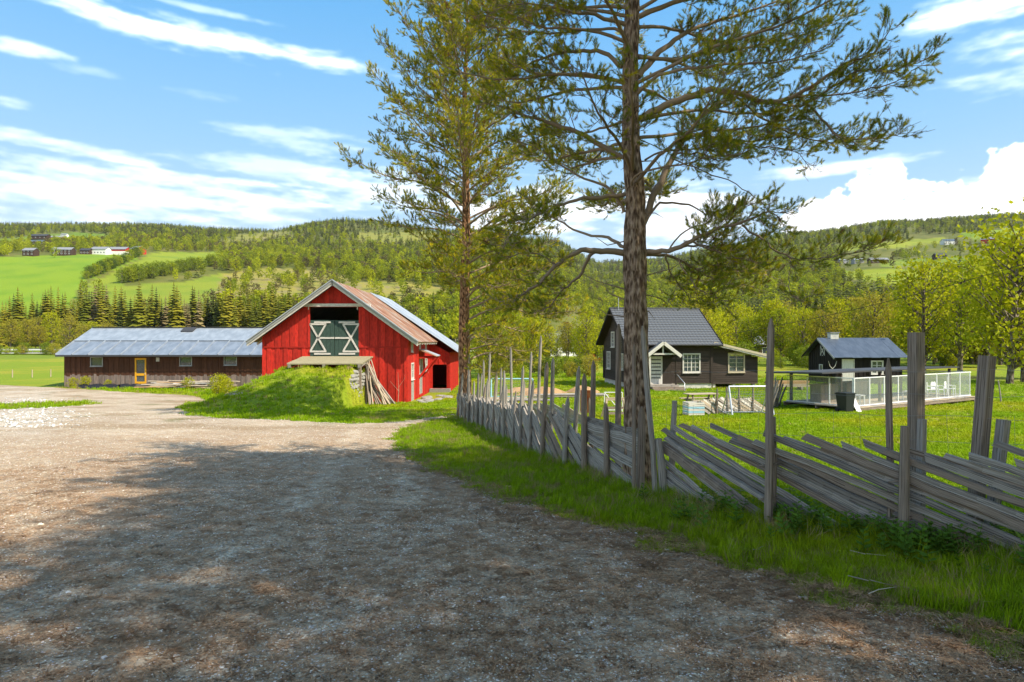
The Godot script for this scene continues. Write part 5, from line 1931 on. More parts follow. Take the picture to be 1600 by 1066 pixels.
# ---------------------------------------------------------------- the dark timber house
func make_house() -> void:
	var g := RandomNumberGenerator.new()
	g.seed = 3201
	var base := Vector3(8.9, -1.78, -48.0)
	var turn := 0.107
	var t := thing("timber_house", "dark brown timber house with grey tiled roof and white windows", "house", base, turn)
	var tar := [M.tar_0, M.tar_1, M.tar_2, M.tar_3]
	var wdt := 6.35
	var dep := 8.0
	var eave := 3.55
	var ridge := 6.10
	var found := 0.42
	var slope := (ridge - eave) / (dep / 2)
	var gh := func(u): return eave - found + (dep / 2 - absf(u - dep / 2)) * slope
	var mb := MB.new()
	mb.bx(0.05, wdt - 0.02, -0.3, found, -dep + 0.05, -0.05)
	part(t, "foundation", mb, M.foundation)
	# front wall
	var fx := Transform3D(Basis(), Vector3(0, found, 0))
	var front := [[1.25, 2.35, 0.0, 2.1], [4.06, 5.38, 0.86, 2.24]]
	level_boards(t, fx, wdt, eave - found + 0.05, front, 0.19, tar, g)
	window(t, fx, 4.12, 5.32, 0.92, 2.18, 4, 4, M.white_paint, 0.10)
	mb = MB.new()
	mb.bx(wdt - 0.14, wdt + 0.06, found, eave, -0.16, 0.06)
	part(t, "corner_board", mb, M.tar_1)
	mb = MB.new()
	mb.bx(-0.06, 0.14, found, eave, -0.14, 0.06)
	part(t, "corner_board", mb, M.tar_1)
	# gable wall that faces the lane
	var gx := Transform3D(Basis(Vector3(0, 0, 1), Vector3.UP, Vector3(-1, 0, 0)), Vector3(0, found, -dep))
	var gholes := [[1.2, 2.3, 0.9, 2.3], [5.0, 6.1, 1.0, 2.2], [2.6, 3.55, 2.75, 3.95], [4.55, 5.5, 2.75, 3.95]]
	level_boards(t, gx, dep, ridge - found - 0.1, gholes, 0.19, tar, g, gh)
	for h in gholes: window(t, gx, h[0] + 0.06, h[1] - 0.06, h[2] + 0.06, h[3] - 0.06, 2, 4, M.white_paint, 0.10)
	for u in [0.1, 4.0]:
		board_between(t, "wall_post", gx * Vector3(u, 0, 0.05), gx * Vector3(u, 2.4, 0.05), 0.2, 0.1, gx.basis.z, M.tar_1)
	# far walls
	mb = MB.new()
	mb.bx(0.1, wdt, found, eave, -dep - 0.05, -dep + 0.05)
	part(t, "back_wall", mb, M.tar_1)
	mb = MB.new()
	mb.tri(Vector3(wdt - 0.05, found, 0), Vector3(wdt - 0.05, found, -dep), Vector3(wdt - 0.05, eave, -dep))
	mb.tri(Vector3(wdt - 0.05, found, 0), Vector3(wdt - 0.05, eave, -dep), Vector3(wdt - 0.05, eave, 0))
	mb.tri(Vector3(wdt - 0.05, eave, 0), Vector3(wdt - 0.05, eave, -dep), Vector3(wdt - 0.05, ridge - 0.1, -dep / 2))
	part(t, "gable_wall", mb, M.tar_0)
	# tiled roof: waved courses that step down to the eave
	var oy := 0.16
	for s in [1, -1]:
		mb = MB.new()
		var e := Vector3(-0.55, eave - 0.55 * slope + oy, 0.55)
		var up := Vector3(0, (dep / 2 + 0.55) * slope, -(dep / 2 + 0.55))
		if s < 0:
			e.z = -dep - 0.55
			up.z = -up.z
		var wide := wdt + 1.15
		var nn := Vector3(0, 1, slope * s).normalized()
		var rows := 15
		var cols := 27 * 4
		for i in rows:
			for j in cols:
				var q := []
				for c in [[j, i, 0.035], [j + 1, i, 0.035], [j + 1, i + 1, 0.0], [j, i + 1, 0.0]]:
					var wave: float = [0.0, 0.018, 0.026, 0.012][int(c[0]) % 4]
					q.append(e + Vector3(wide * c[0] / cols, 0, 0) + up * (float(c[1]) / rows) + nn * (wave + c[2]))
				if s > 0:
					mb.quad(q[0], q[1], q[2], q[3])
					var lo: Vector3 = nn * 0.04
					mb.quad(q[0] - lo, q[1] - lo, q[1], q[0])
				else:
					mb.quad(q[1], q[0], q[3], q[2])
		var rf := part(t, "roof_tiles", mb, M.roof_tile)
		rf.set_meta("kind", "stuff")
	for s in [1, -1]:
		var ez := 0.52 if s > 0 else -dep - 0.52
		roof_sheets(t, Vector3(-0.5, eave - 0.52 * slope + oy - 0.03, ez), Vector3(wdt + 0.55, eave - 0.52 * slope + oy - 0.03, ez), Vector3(-0.5, ridge + oy - 0.03, -dep / 2), Vector3(wdt + 0.55, ridge + oy - 0.03, -dep / 2), 1, [M.tar_1], g, 0.12, "roof_deck")
	board_between(t, "ridge_tile", Vector3(-0.57, ridge + oy + 0.05, -dep / 2), Vector3(wdt + 0.62, ridge + oy + 0.05, -dep / 2), 0.10, 0.24, Vector3(0, 0, 1), M.roof_tile)
	for xx in [-0.57, wdt + 0.62]:
		for s in [1, -1]:
			board_between(t, "barge_board", Vector3(xx, eave - 0.55 * slope + oy - 0.04, 0.55 if s > 0 else -dep - 0.55), Vector3(xx, ridge + oy - 0.04, -dep / 2), 0.2, 0.05, Vector3(1, 0, 0), M.black_board)
	mb = MB.new()
	mb.tube(PackedVector3Array([Vector3(-0.5, eave - 0.55 * slope + oy - 0.02, 0.62), Vector3(wdt + 0.6, eave - 0.55 * slope + oy - 0.04, 0.62)]), PackedFloat32Array([0.06, 0.06]), 8)
	part(t, "gutter", mb, M.roof_dark)
	mb = MB.new()
	mb.tube(PackedVector3Array([Vector3(0.1, ridge - 0.2, -dep / 2 + 0.3), Vector3(0.1, ridge + 1.1, -dep / 2 + 0.3)]), PackedFloat32Array([0.025, 0.02]), 6)
	part(t, "roof_mast", mb, M.steel)
	# lean-to on the right
	var ax := Transform3D(Basis(), Vector3(wdt + 0.06, 0.35, -0.25))
	var al := 3.7
	level_boards(t, ax, al, 2.95, [[1.35, 2.62, 0.92, 2.30]], 0.17, tar, g, func(u): return 2.95 - u * 0.245)
	window(t, ax, 1.41, 2.56, 0.98, 2.24, 2, 4, M.cream_paint, 0.10)
	mb = MB.new()
	mb.bx(wdt + al, wdt + al + 0.1, 0.35, 2.4, -5.5, -0.28)
	part(t, "lean_to_wall", mb, M.tar_1)
	mb = MB.new()
	mb.bx(wdt + 0.06, wdt + al, 0.35, 2.2, -5.55, -5.45)
	part(t, "lean_to_wall", mb, M.tar_1)
	for u in [0.3, 1.9, 3.5]:
		mb = MB.new()
		mb.bx(wdt + u - 0.1, wdt + u + 0.1, -0.3, 0.34, -0.6, -0.3)
		part(t, "pier", mb, M.foundation)
	roof_sheets(t, Vector3(wdt + al + 0.9, 2.52, 0.35), Vector3(wdt + al + 0.9, 2.52, -5.9), Vector3(wdt + 0.02, 3.58, 0.35), Vector3(wdt + 0.02, 3.58, -5.9), 6, [M.roof_grey], g)
	board_between(t, "barge_board", Vector3(wdt + al + 0.92, 2.44, 0.36), Vector3(wdt + 0.02, 3.50, 0.36), 0.17, 0.04, Vector3(0, 0, 1), M.cream_paint)
	board_between(t, "barge_board", Vector3(wdt + al + 0.92, 2.30, 0.32), Vector3(wdt + 0.3, 3.30, 0.32), 0.12, 0.04, Vector3(0, 0, 1), M.white_worn)
	# porch with a small gable, white louvred door, steps
	var porch := Node3D.new()
	porch.name = "porch"
	t.add_child(porch, true)
	var pz := 1.3
	var pc := 2.05
	for s in [-1, 1]:
		var ee := Vector3(pc + s * 1.32, 2.55, 0)
		roof_sheets(porch, ee + Vector3(0, 0, pz + 0.2), ee + Vector3(0, 0, 0), Vector3(pc, 3.55, pz + 0.2), Vector3(pc, 3.55, 0), 3, [M.roof_tile], g, 0.05, "roof_sheet")
		board_between(porch, "barge_board", ee + Vector3(0, -0.05, pz + 0.22), Vector3(pc, 3.50, pz + 0.22), 0.24, 0.04, Vector3(0, 0, 1), M.white_paint)
		mb = MB.new()
		mb.bx(pc + s * 1.0 - 0.06, pc + s * 1.0 + 0.06, found, 2.75, pz - 0.1, pz + 0.02)
		part(porch, "post", mb, M.white_worn if s < 0 else M.tar_1)
	board_between(porch, "tie_beam", Vector3(pc - 1.0, 2.68, pz), Vector3(pc + 1.0, 2.68, pz), 0.12, 0.08, Vector3(0, 0, 1), M.white_paint)
	board_between(porch, "king_post", Vector3(pc, 2.7, pz), Vector3(pc, 3.4, pz), 0.1, 0.06, Vector3(0, 0, 1), M.white_paint)
	mb = MB.new()
	mb.bx(pc + 0.15, pc + 0.98, found, 2.6, 0.35, 0.42)
	part(porch, "side_screen", mb, M.tar_1)
	mb = MB.new()
	mb.bx(pc - 1.1, pc + 1.2, found - 0.14, found, 0.05, pz + 0.05)
	part(porch, "floor_board", mb, M.wood_grey_light)
	var door := Node3D.new()
	door.name = "door"
	t.add_child(door, true)
	mb = MB.new()
	mb.bx(1.30, 2.30, found, found + 2.06, 0.40, 0.46)
	part(door, "leaf", mb, M.white_paint)
	for i in 6:
		mb = MB.new()
		mb.bx(1.45, 2.18, found + 0.42 + i * 0.27, found + 0.50 + i * 0.27, 0.455, 0.475)
		part(door, "slot", mb, M.roof_dark)
	for i in 4:
		mb = MB.new()
		mb.bx(pc - 0.9, pc + 1.5, -0.25, found - 0.14 - i * 0.13, pz + 0.08 + i * 0.3, pz + 0.37 + i * 0.3)
		part(t, "step", mb, M.wood_brown_grey)
	mb = MB.new()
	mb.tube(PackedVector3Array([Vector3(3.3, -0.1, 2.3), Vector3(3.3, 0.6, 2.3), Vector3(3.1, 1.15, 1.4), Vector3(3.05, 1.15, 1.0)]), PackedFloat32Array([0.025, 0.025, 0.025, 0.025]), 6)
	part(t, "handrail", mb, M.steel)
	mb = MB.new()
	mb.bx(3.22, 3.4, 2.35 + 0.3, 2.6 + 0.3, 0.06, 0.2)
	part(t, "wall_lamp", mb, M.roof_dark)

# ---------------------------------------------------------------- the small black house
func make_cabin() -> void:
	var g := RandomNumberGenerator.new()
	g.seed = 3301
	var base := Vector3(26.9, -1.8, -53.0)
	var t := thing("small_house", "small black timber house with blue-grey sheet roof and white chimney", "house", base)
	var wdt := 5.25
	var dep := 5.0
	var eave := 2.42
	var ridge := 3.80
	var slope := (ridge - eave) / (dep / 2)
	var fx := Transform3D(Basis(), Vector3.ZERO)
	upright_boards(t, fx, wdt, func(_u): return eave, [[0.48, 1.36, 0.0, 2.08], [2.85, 3.80, 0.95, 2.0]], 0.2, [M.black_board], g)
	window(t, fx, 2.92, 3.73, 1.02, 1.93, 2, 3, M.white_paint, 0.11)
	var mb := MB.new()
	mb.bx(0.48, 1.36, 0.0, 2.08, 0.0, 0.05)
	part(t, "door", mb, M.white_paint)
	mb = MB.new()
	for b in [[0.40, 0.48, 0.0, 2.16], [1.36, 1.44, 0.0, 2.16], [0.48, 1.36, 2.08, 2.16]]: mb.bx(b[0], b[1], b[2], b[3], 0.022, 0.07)
	part(t, "door_frame", mb, M.white_worn)
	var gx := Transform3D(Basis(Vector3(0, 0, 1), Vector3.UP, Vector3(-1, 0, 0)), Vector3(0, 0, -dep))
	upright_boards(t, gx, dep, func(u): return eave + (dep / 2 - absf(u - dep / 2)) * slope, [[2.25, 2.95, 2.45, 3.2], [2.1, 2.7, 1.1, 1.6]], 0.2, [M.black_board], g)
	# loft hatch with a white cross
	var hatch := Node3D.new()
	hatch.name = "hatch"
	t.add_child(hatch, true)
	mb = MB.new()
	mb.box(gx * Transform3D(Basis(), Vector3(2.6, 2.82, 0.0)), Vector3(0.7, 0.75, 0.03))
	part(hatch, "leaf", mb, M.black_board)
	for b in [[2.22, 2.42, 2.98, 2.42], [2.22, 3.22, 2.98, 3.22], [2.24, 2.42, 2.24, 3.22], [2.96, 2.42, 2.96, 3.22], [2.24, 2.44, 2.96, 3.20], [2.24, 3.20, 2.96, 2.44]]:
		board_between(hatch, "brace", gx * Vector3(b[0], b[1], 0.03 + b[0] * 0.001), gx * Vector3(b[2], b[3], 0.03 + b[1] * 0.001), 0.07, 0.03, gx.basis.z, M.white_paint)
	window(t, gx, 2.16, 2.64, 1.15, 1.55, 1, 1, M.white_paint, 0.08)
	mb = MB.new()
	mb.bx(0.1, wdt, 0, eave, -dep - 0.04, -dep + 0.04)
	part(t, "back_wall", mb, M.black_board)
	mb = MB.new()
	mb.tri(Vector3(wdt - 0.05, 0, 0), Vector3(wdt - 0.05, 0, -dep), Vector3(wdt - 0.05, eave, -dep))
	mb.tri(Vector3(wdt - 0.05, 0, 0), Vector3(wdt - 0.05, eave, -dep), Vector3(wdt - 0.05, eave, 0))
	mb.tri(Vector3(wdt - 0.05, eave, 0), Vector3(wdt - 0.05, eave, -dep), Vector3(wdt - 0.05, ridge, -dep / 2))
	part(t, "gable_wall", mb, M.black_board)
	for s in [1, -1]:
		var z := 0.45 if s > 0 else -dep - 0.45
		var ey := eave - 0.45 * slope + 0.12
		roof_sheets(t, Vector3(-0.42, ey, z), Vector3(wdt + 0.45, ey, z), Vector3(-0.42, ridge + 0.12, -dep / 2), Vector3(wdt + 0.45, ridge + 0.12, -dep / 2), 8, [M.roof_blue], g)
		board_between(t, "barge_board", Vector3(-0.44, ey - 0.08, z), Vector3(-0.44, ridge + 0.04, -dep / 2), 0.15, 0.04, Vector3(1, 0, 0), M.trim_grey if s > 0 else M.black_board)
	mb = MB.new()
	mb.bx(0.65, 1.35, ridge - 0.5, ridge + 0.55, -2.9, -2.3)
	var ch := part(t, "chimney", mb, M.foundation)
	mb = MB.new()
	mb.bx(0.58, 1.42, ridge + 0.55, ridge + 0.62, -2.97, -2.23)
	part(ch, "cap", mb, M.roof_grey)
	# antlers over a round board on the gable corner
	var rack := Node3D.new()
	rack.name = "basket_hoop"
	t.add_child(rack, true)
	mb = MB.new()
	for s in [-1, 1]:
		mb.tube(PackedVector3Array([Vector3(-0.45, 1.35, 0.18), Vector3(-0.45 + s * 0.22, 1.6, 0.2), Vector3(-0.45 + s * 0.34, 2.0, 0.22)]), PackedFloat32Array([0.03, 0.025, 0.012]), 5)
	part(rack, "bracket", mb, M.white_worn)

# ---------------------------------------------------------------- houses far off
func far_house(called: String, label: String, px: float, py: float, w: float, dp: float, h: float, rh: float, turn: float, wall: Material, roof: Material, wins: int, group := "", at_d := 0.0, storeys := 1) -> void:
	var q := on_ground(px, py)
	if at_d > 0: q = Vector2((px - 800) / 1000.0 * at_d, at_d)
	var base := gp(q.x, q.y, -0.3)
	var t := thing(called, label, "house" if called != "far_barn" else "barn", base, turn, group)
	var mb := MB.new()
	mb.prism(PackedVector2Array([Vector2(-dp / 2, -1), Vector2(dp / 2, -1), Vector2(dp / 2, h), Vector2(0, h + rh - 0.15), Vector2(-dp / 2, h)]), -w / 2, w / 2, Transform3D(Basis(Vector3(0, 0, 1), Vector3.UP, Vector3(-1, 0, 0)), Vector3.ZERO))
	part(t, "wall", mb, wall)
	for s in [1, -1]:
		mb = MB.new()
		var e := 0.5
		var sl := rh / (dp / 2)
		var a := Vector3(-w / 2 - e, h - e * sl, s * (dp / 2 + e))
		var b := Vector3(w / 2 + e, h - e * sl, s * (dp / 2 + e))
		var c := Vector3(w / 2 + e, h + rh, 0)
		var f := Vector3(-w / 2 - e, h + rh, 0)
		var up := Vector3(0, 0.25, 0)
		if s < 0:
			var k := a; a = b; b = k
			k = c; c = f; f = k
		mb.quad(a + up, b + up, c + up, f + up)
		mb.quad(b, a, f, c)
		mb.quad(a, b, b + up, a + up)
		mb.quad(b, c, c + up, b + up)
		mb.quad(f, a, a + up, f + up)
		part(t, "roof", mb, roof)
	for st in storeys:
		for i in wins:
			var x := lerpf(-w / 2, w / 2, (i + 0.5) / wins)
			var win := Node3D.new()
			win.name = "window"
			t.add_child(win, true)
			var y := 0.9 + st * 2.7
			mb = MB.new()
			mb.bx(x - 0.75, x + 0.75, y, y + 1.4, dp / 2, dp / 2 + 0.06)
			part(win, "frame", mb, M.hill_white)
			mb = MB.new()
			mb.bx(x - 0.6, x + 0.6, y + 0.15, y + 1.25, dp / 2 + 0.03, dp / 2 + 0.09)
			part(win, "pane", mb, M.hill_glass)

func make_far_houses() -> void:
	far_house("far_barn", "long white farm barn with grey roof on the hillside", 158, 397.5, 16, 11, 5.0, 3.0, 0.0, M.hill_white, M.roof_grey, 5)
	far_house("far_barn", "long red farm barn with white lower wall on the hillside", 184, 397.5, 22, 11, 5.0, 3.0, 0.0, M.hill_red, M.roof_grey, 6)
	far_house("far_barn", "all red gabled barn at the end of the long hillside farm", 215, 397, 13, 11, 5.0, 3.4, -0.5, M.hill_red, M.roof_grey, 3)
	# the white lower storey of the middle barn
	var q := on_ground(184, 397.5)
	var b := thing("barn_plinth", "white rendered lower storey under the long red hillside barn", "wall", gp(q.x, q.y, -0.3))
	var mb := MB.new()
	mb.bx(-11.1, 11.1, -1.0, 2.9, -5.7, 5.75)
	part(b, "plinth", mb, M.hill_white)
	far_house("farmhouse", "dark brown farmhouse beside the long hillside barn", 135, 397.5, 9, 8, 4.0, 2.4, 0.1, M.hill_brown, M.roof_dark, 3)
	far_house("farmhouse", "two-storey brown house with white windows on the hillside", 100, 399, 18, 9, 5.6, 2.6, 0.1, M.hill_brown, M.roof_grey, 5, "", 0.0, 2)
	far_house("farmhouse", "small dark house with white-framed windows above the hill field", 48, 400, 11, 8, 5.4, 2.6, 0.0, M.hill_brown, M.roof_grey, 3, "", 0.0, 2)
	far_house("farmhouse", "black gabled house among hillside trees", 36, 386, 14, 10, 5, 4, 0.9, M.hill_brown, M.roof_dark, 2)
	far_house("farmhouse", "white low wing beside the black gabled house", 22, 386, 10, 8, 4, 1.6, 0.0, M.hill_white, M.roof_grey, 2)
	far_house("farmhouse", "long house with blue-grey roof behind the black gabled house", 60, 383, 22, 11, 4, 3, 0.0, M.hill_brown, M.roof_blue, 4)
	far_house("farmhouse", "brown long house high on the hillside field", 63, 373.5, 25, 11, 4, 3, 0.0, M.hill_brown, M.roof_dark, 4)
	far_house("farmhouse", "low orange-brown house high among hillside trees", 90, 375, 14, 9, 3.5, 2.5, 0.2, M.hill_red, M.roof_grey, 3)
	far_house("farmhouse", "white cabin above the hillside trees", 101, 371, 8, 7, 4, 2, 0.0, M.hill_white, M.roof_grey, 2)
	far_house("farmhouse", "white house beside a red shed beyond the yard's scrub", 870, 552, 7.5, 6.5, 3.4, 2.0, 0.5, M.hill_white, M.roof_grey, 3, "", 150.0)
	far_house("farmhouse", "pale gabled house half hidden in the woods above", 889, 515, 7.5, 8, 5.0, 2.6, 1.35, M.hill_white, M.roof_grey, 2, "", 250.0, 2)
	far_house("far_shed", "small red shed beyond the yard, beside the white house", 934, 552, 3.0, 3.0, 3.4, 1.2, 0.2, M.hill_red, M.roof_blue, 1, "", 120.0)
	far_house("farmhouse", "low grey-roofed house half hidden in the birches", 1215, 545, 12, 7, 3.0, 1.5, 0.0, M.hill_brown, M.roof_grey, 3, "", 140.0)
	far_house("farmhouse", "white villa with blue-grey roof on the opposite hillside", 1482, 382, 18, 11, 5.0, 3.0, 0.0, M.hill_white, M.roof_blue, 5)
	far_house("farmhouse", "small brown cabin on the opposite hillside lane", 1468, 405, 11, 8, 4.0, 2.6, 0.0, M.hill_brown, M.roof_dark, 3)
	far_house("far_barn", "red barn on the opposite hillside meadow", 1545, 380, 18, 11, 5.5, 4, -0.7, M.hill_red, M.roof_grey, 3)
	far_house("farmhouse", "white roofed shed on the opposite hillside lane", 1340, 411, 11, 8, 3.5, 2, 0.0, M.hill_grey, M.roof_zinc_pale, 3)
	far_house("farmhouse", "long dark barn row on the opposite hillside lane", 1372, 411, 20, 8, 3.5, 2.4, 0.0, M.hill_brown, M.roof_grey, 4)
	far_house("farmhouse", "grey shed below the opposite hillside lane", 1316, 412, 11, 8, 3.5, 2.0, 0.3, M.hill_grey, M.roof_zinc_pale, 2)

# ---------------------------------------------------------------- the pole fence
class Line:
	var p := PackedVector2Array()
	var s := PackedFloat32Array()
	func _init(pts: Array) -> void:
		var l := 0.0
		for i in pts.size():
			var q := Vector2(pts[i][0], pts[i][1])
			if i: l += q.distance_to(p[i - 1])
			p.append(q)
			s.append(l)
	func total() -> float: return s[s.size() - 1]
	func at(t: float) -> Vector2:
		var i := 0
		while i < p.size() - 2 and t > s[i + 1]: i += 1
		return p[i].lerp(p[i + 1], (t - s[i]) / (s[i + 1] - s[i]))
	func dir(t: float) -> Vector2:
		return (at(t + 0.05) - at(t - 0.05)).normalized()

func fence_point(l: Line, t: float, h: float, out: float) -> Vector3:
	var q := l.at(t)
	var n := l.dir(t).orthogonal()
	q += n * out
	return Vector3(q.x, ground(q.x, q.y) + h, -q.y)

func fence_rail(parent: Node3D, l: Line, s0: float, h0: float, s1: float, h1: float, out: float, w: float, g: RandomNumberGenerator, mats: Array, segs := 6) -> void:
	var mb := MB.new()
	var a := fence_point(l, s0, h0, out) - parent.position
	var b := fence_point(l, s1, h1, out) - parent.position
	mb.plank(a, b, w, g.randf_range(0.03, 0.05), Vector3(b.z - a.z, 0, a.x - b.x).normalized(), g, segs, 0.014)
	part(parent, "rail", mb, mats[g.randi() % mats.size()])

func stake(parent: Node3D, foot: Vector3, h: float, r: float, lean: Vector2, g: RandomNumberGenerator, m: Material, sides := 7, pointed := true) -> void:
	var mb := MB.new()
	mb.off = Vector2(g.randf() * 5, g.randf() * 5)
	var f := foot - parent.position
	var top := f + Vector3(lean.x, h, lean.y)
	var p := PackedVector3Array([f - Vector3(0, 0.25, 0), f.lerp(top, 0.3) + Vector3(g.randf_range(-1, 1), 0, g.randf_range(-1, 1)) * 0.012, f.lerp(top, 0.65) + Vector3(g.randf_range(-1, 1), 0, g.randf_range(-1, 1)) * 0.012, f.lerp(top, 1.0 - 0.12 / h), top])
	mb.tube(p, PackedFloat32Array([r * 1.1, r * 1.05, r, r * 0.88, r * 0.25 if pointed else r * 0.85]), sides)
	part(parent, "stake", mb, m)

func tie(parent: Node3D, at: Vector3, r: float, g: RandomNumberGenerator) -> void:
	var mb := MB.new()
	for k in 2:
		var p := PackedVector3Array()
		var rr := PackedFloat32Array()
		for i in 11:
			var a := TAU * i / 10.0
			p.append(at - parent.position + Vector3(cos(a) * r, sin(a * 1.0 + k) * 0.03 + k * 0.02, sin(a) * r * 0.7))
			rr.append(0.006)
		mb.tube(p, rr, 4, false)
	part(parent, "withy", mb, M.wood_brown_grey)

func make_fence() -> void:
	var g := RandomNumberGenerator.new()
	g.seed = 4001
	var greys := [M.wood_grey, M.wood_grey, M.wood_grey_dark, M.wood_brown_grey]
	# stretch from the big pine towards the road's near end: long shallow rails
	var l := Line.new([[2.24, 9.45], [3.02, 7.68], [4.12, 6.83], [4.95, 6.15], [6.5, 4.9], [8.6, 3.2]])
	var f := thing("pole_fence", "weathered grey split-rail fence with long shallow slanting rails beside the gravel", "fence", gp(3.6, 7.2), 0, "slanting pole fences")
	var s := -2.9
	var i := 0
	while s < 6.2:
		var slope := g.randf_range(0.33, 0.385)
		var top := g.randf_range(0.98, 1.16)
		var len := g.randf_range(3.1, 3.7)
		var s0 := s
		var h0 := top
		if s0 < 0.0:
			s0 = g.randf_range(-0.08, 0.12)
			h0 = top - slope * (s0 - s)
		var s1 := minf(s + len, l.total() - 0.1)
		var h1 := top - slope * (s1 - s)
		if h1 < 0.03:
			s1 = s + (top - 0.03) / slope
			h1 = 0.03
		if h0 > 0.06 and s1 > s0 + 0.5:
			fence_rail(f, l, s0, h0, s1, h1, 0.022 if i % 2 else -0.022, g.randf_range(0.058, 0.088), g, greys, 9)
		i += 1
		s += g.randf_range(0.155, 0.235)
	# stakes, front and back: place along, height, radius, out, lean
	for q in [[2.0, 1.33, 0.058, -0.10, 0.0, 0.0], [2.02, 2.5, 0.048, 0.13, 0.02, 0.05], [3.24, 2.02, 0.036, -0.10, -0.02, 0.0], [3.38, 1.3, 0.05, 0.12, 0.03, 0.0], [0.05, 1.45, 0.045, -0.1, 0.05, 0.0], [0.02, 2.55, 0.040, 0.14, -0.22, 0.05], [0.1, 0.9, 0.06, 0.05, -0.1, 0.0], [5.0, 1.9, 0.045, -0.10, 0.02, 0.0], [5.05, 1.4, 0.045, 0.12, 0.0, 0.0], [6.5, 1.7, 0.045, -0.1, 0.0, 0.0]]:
		stake(f, fence_point(l, q[0], 0, q[3]), q[1], q[2], Vector2(q[4], q[5]), g, [M.wood_brown_grey, M.wood_grey][g.randi() % 2], 8, q[1] > 1.6)
	for q in [[2.0, 0.75], [2.0, 0.35], [3.35, 0.7], [3.35, 0.3], [5.0, 0.6]]: tie(f, fence_point(l, q[0], q[1], 0.01), 0.12, g)
	# stretch from the big pine towards the barn: short steep rails close together
	var m := Line.new([[1.97, 9.70], [1.50, 11.6], [0.95, 13.0], [0.43, 14.7], [-0.1, 17.0], [-1.0, 21.0], [-2.22, 26.0]])
	var f2 := thing("pole_fence", "weathered grey split-rail fence with steep close rails and tall stakes leading to the barn", "fence", gp(0.4, 15.0), 0, "slanting pole fences")
	for q in [[0.02, 0.92, 2.3, 1.00], [0.02, 0.80, 2.4, 0.90], [0.04, 0.68, 2.2, 0.82], [0.02, 0.56, 2.35, 0.76], [0.05, 0.42, 2.3, 0.70], [0.08, 0.26, 2.0, 0.62], [0.1, 0.12, 1.9, 0.46], [0.7, 0.05, 2.4, 0.55], [1.2, 0.04, 2.7, 0.66], [1.6, 0.04, 3.0, 0.78], [1.9, 0.04, 3.3, 0.95]]:
		fence_rail(f2, m, q[0], q[1], q[2], q[3], g.randf_range(-0.03, 0.03), g.randf_range(0.10, 0.16), g, greys, 7)
	s = 2.0
	i = 0
	while s < m.total() - 1.0:
		var run := g.randf_range(1.25, 1.5)
		var e := minf(s + run, m.total())
		fence_rail(f2, m, s, 0.03, e, 1.02 * (e - s) / run + g.randf_range(-0.06, 0.07), 0.025 if i % 2 else -0.025, g.randf_range(0.11, 0.15), g, [M.wood_grey_light, M.wood_grey, M.wood_grey, M.wood_brown_grey], 4)
		s += g.randf_range(0.13, 0.19)
		i += 1
	# near stakes as seen, then by the pattern
	for q in [[0.0, 2.3, 0.03, -0.13, 0.0, 0.0], [0.03, 1.35, 0.06, -0.02, 0.03, 0.0], [1.15, 1.35, 0.05, -0.11, 0.0, 0.0], [1.2, 2.7, 0.05, 0.14, 0.0, 0.0], [2.15, 1.85, 0.055, -0.11, 0.0, 0.0], [2.3, 2.1, 0.05, 0.14, 0.02, 0.0], [3.0, 1.4, 0.05, -0.11, 0.08, 0.0], [3.1, 2.0, 0.045, 0.14, 0.12, 0.0], [4.2, 2.1, 0.05, -0.11, 0.12, 0.0], [4.3, 2.2, 0.045, 0.14, 0.05, 0.0]]:
		stake(f2, fence_point(m, q[0], 0, q[3]), q[1], q[2], Vector2(q[4], q[5]), g, [M.wood_brown_grey, M.wood_grey][g.randi() % 2], 8)
	s = 5.1
	while s < m.total():
		stake(f2, fence_point(m, s, 0, -0.11), g.randf_range(1.25, 2.1), g.randf_range(0.036, 0.048), Vector2(g.randf_range(0.0, 0.18), 0), g, [M.wood_brown_grey, M.wood_grey, M.wood_grey_dark][g.randi() % 3], 6)
		stake(f2, fence_point(m, s + 0.08, 0, 0.13), g.randf_range(1.5, 2.85), g.randf_range(0.034, 0.045), Vector2(g.randf_range(-0.05, 0.15), 0), g, [M.wood_grey_light, M.wood_grey][g.randi() % 2], 6)
		s += g.randf_range(0.75, 1.0)
	# rails further in, their sunlit paleness put into the wood colours
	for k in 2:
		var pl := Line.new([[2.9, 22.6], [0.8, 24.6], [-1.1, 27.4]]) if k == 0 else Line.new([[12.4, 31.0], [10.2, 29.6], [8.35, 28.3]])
		var f3 := thing("pole_fence", ["low rail fence with sunlit paleness in its colour behind the tall stakes", "low rail fence with painted-in sunlit paleness beside the slatted crate and metal goal"][k], "fence", gp(pl.at(1.5).x, pl.at(1.5).y), 0, "slanting pole fences")
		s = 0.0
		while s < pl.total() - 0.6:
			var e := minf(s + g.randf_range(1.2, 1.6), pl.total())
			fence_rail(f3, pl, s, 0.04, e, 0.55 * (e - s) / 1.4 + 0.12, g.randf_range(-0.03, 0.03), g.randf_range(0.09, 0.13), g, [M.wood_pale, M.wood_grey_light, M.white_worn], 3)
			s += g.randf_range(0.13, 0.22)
		s = 0.1
		while s < pl.total():
			stake(f3, fence_point(pl, s, 0, -0.09), g.randf_range(0.8, 1.5), 0.045, Vector2(g.randf_range(-0.1, 0.1), 0), g, M.wood_brown_grey, 6)
			s += g.randf_range(0.8, 1.2)
	# dark rails between goal and deck
	var dl := Line.new([[14.4, 34.6], [13.6, 33.2], [12.9, 32.0]])
	var f4 := thing("pole_fence", "dark collapsed rail fence with leaning stakes beside the glazed deck", "fence", gp(13.6, 33.2), 0, "slanting pole fences")
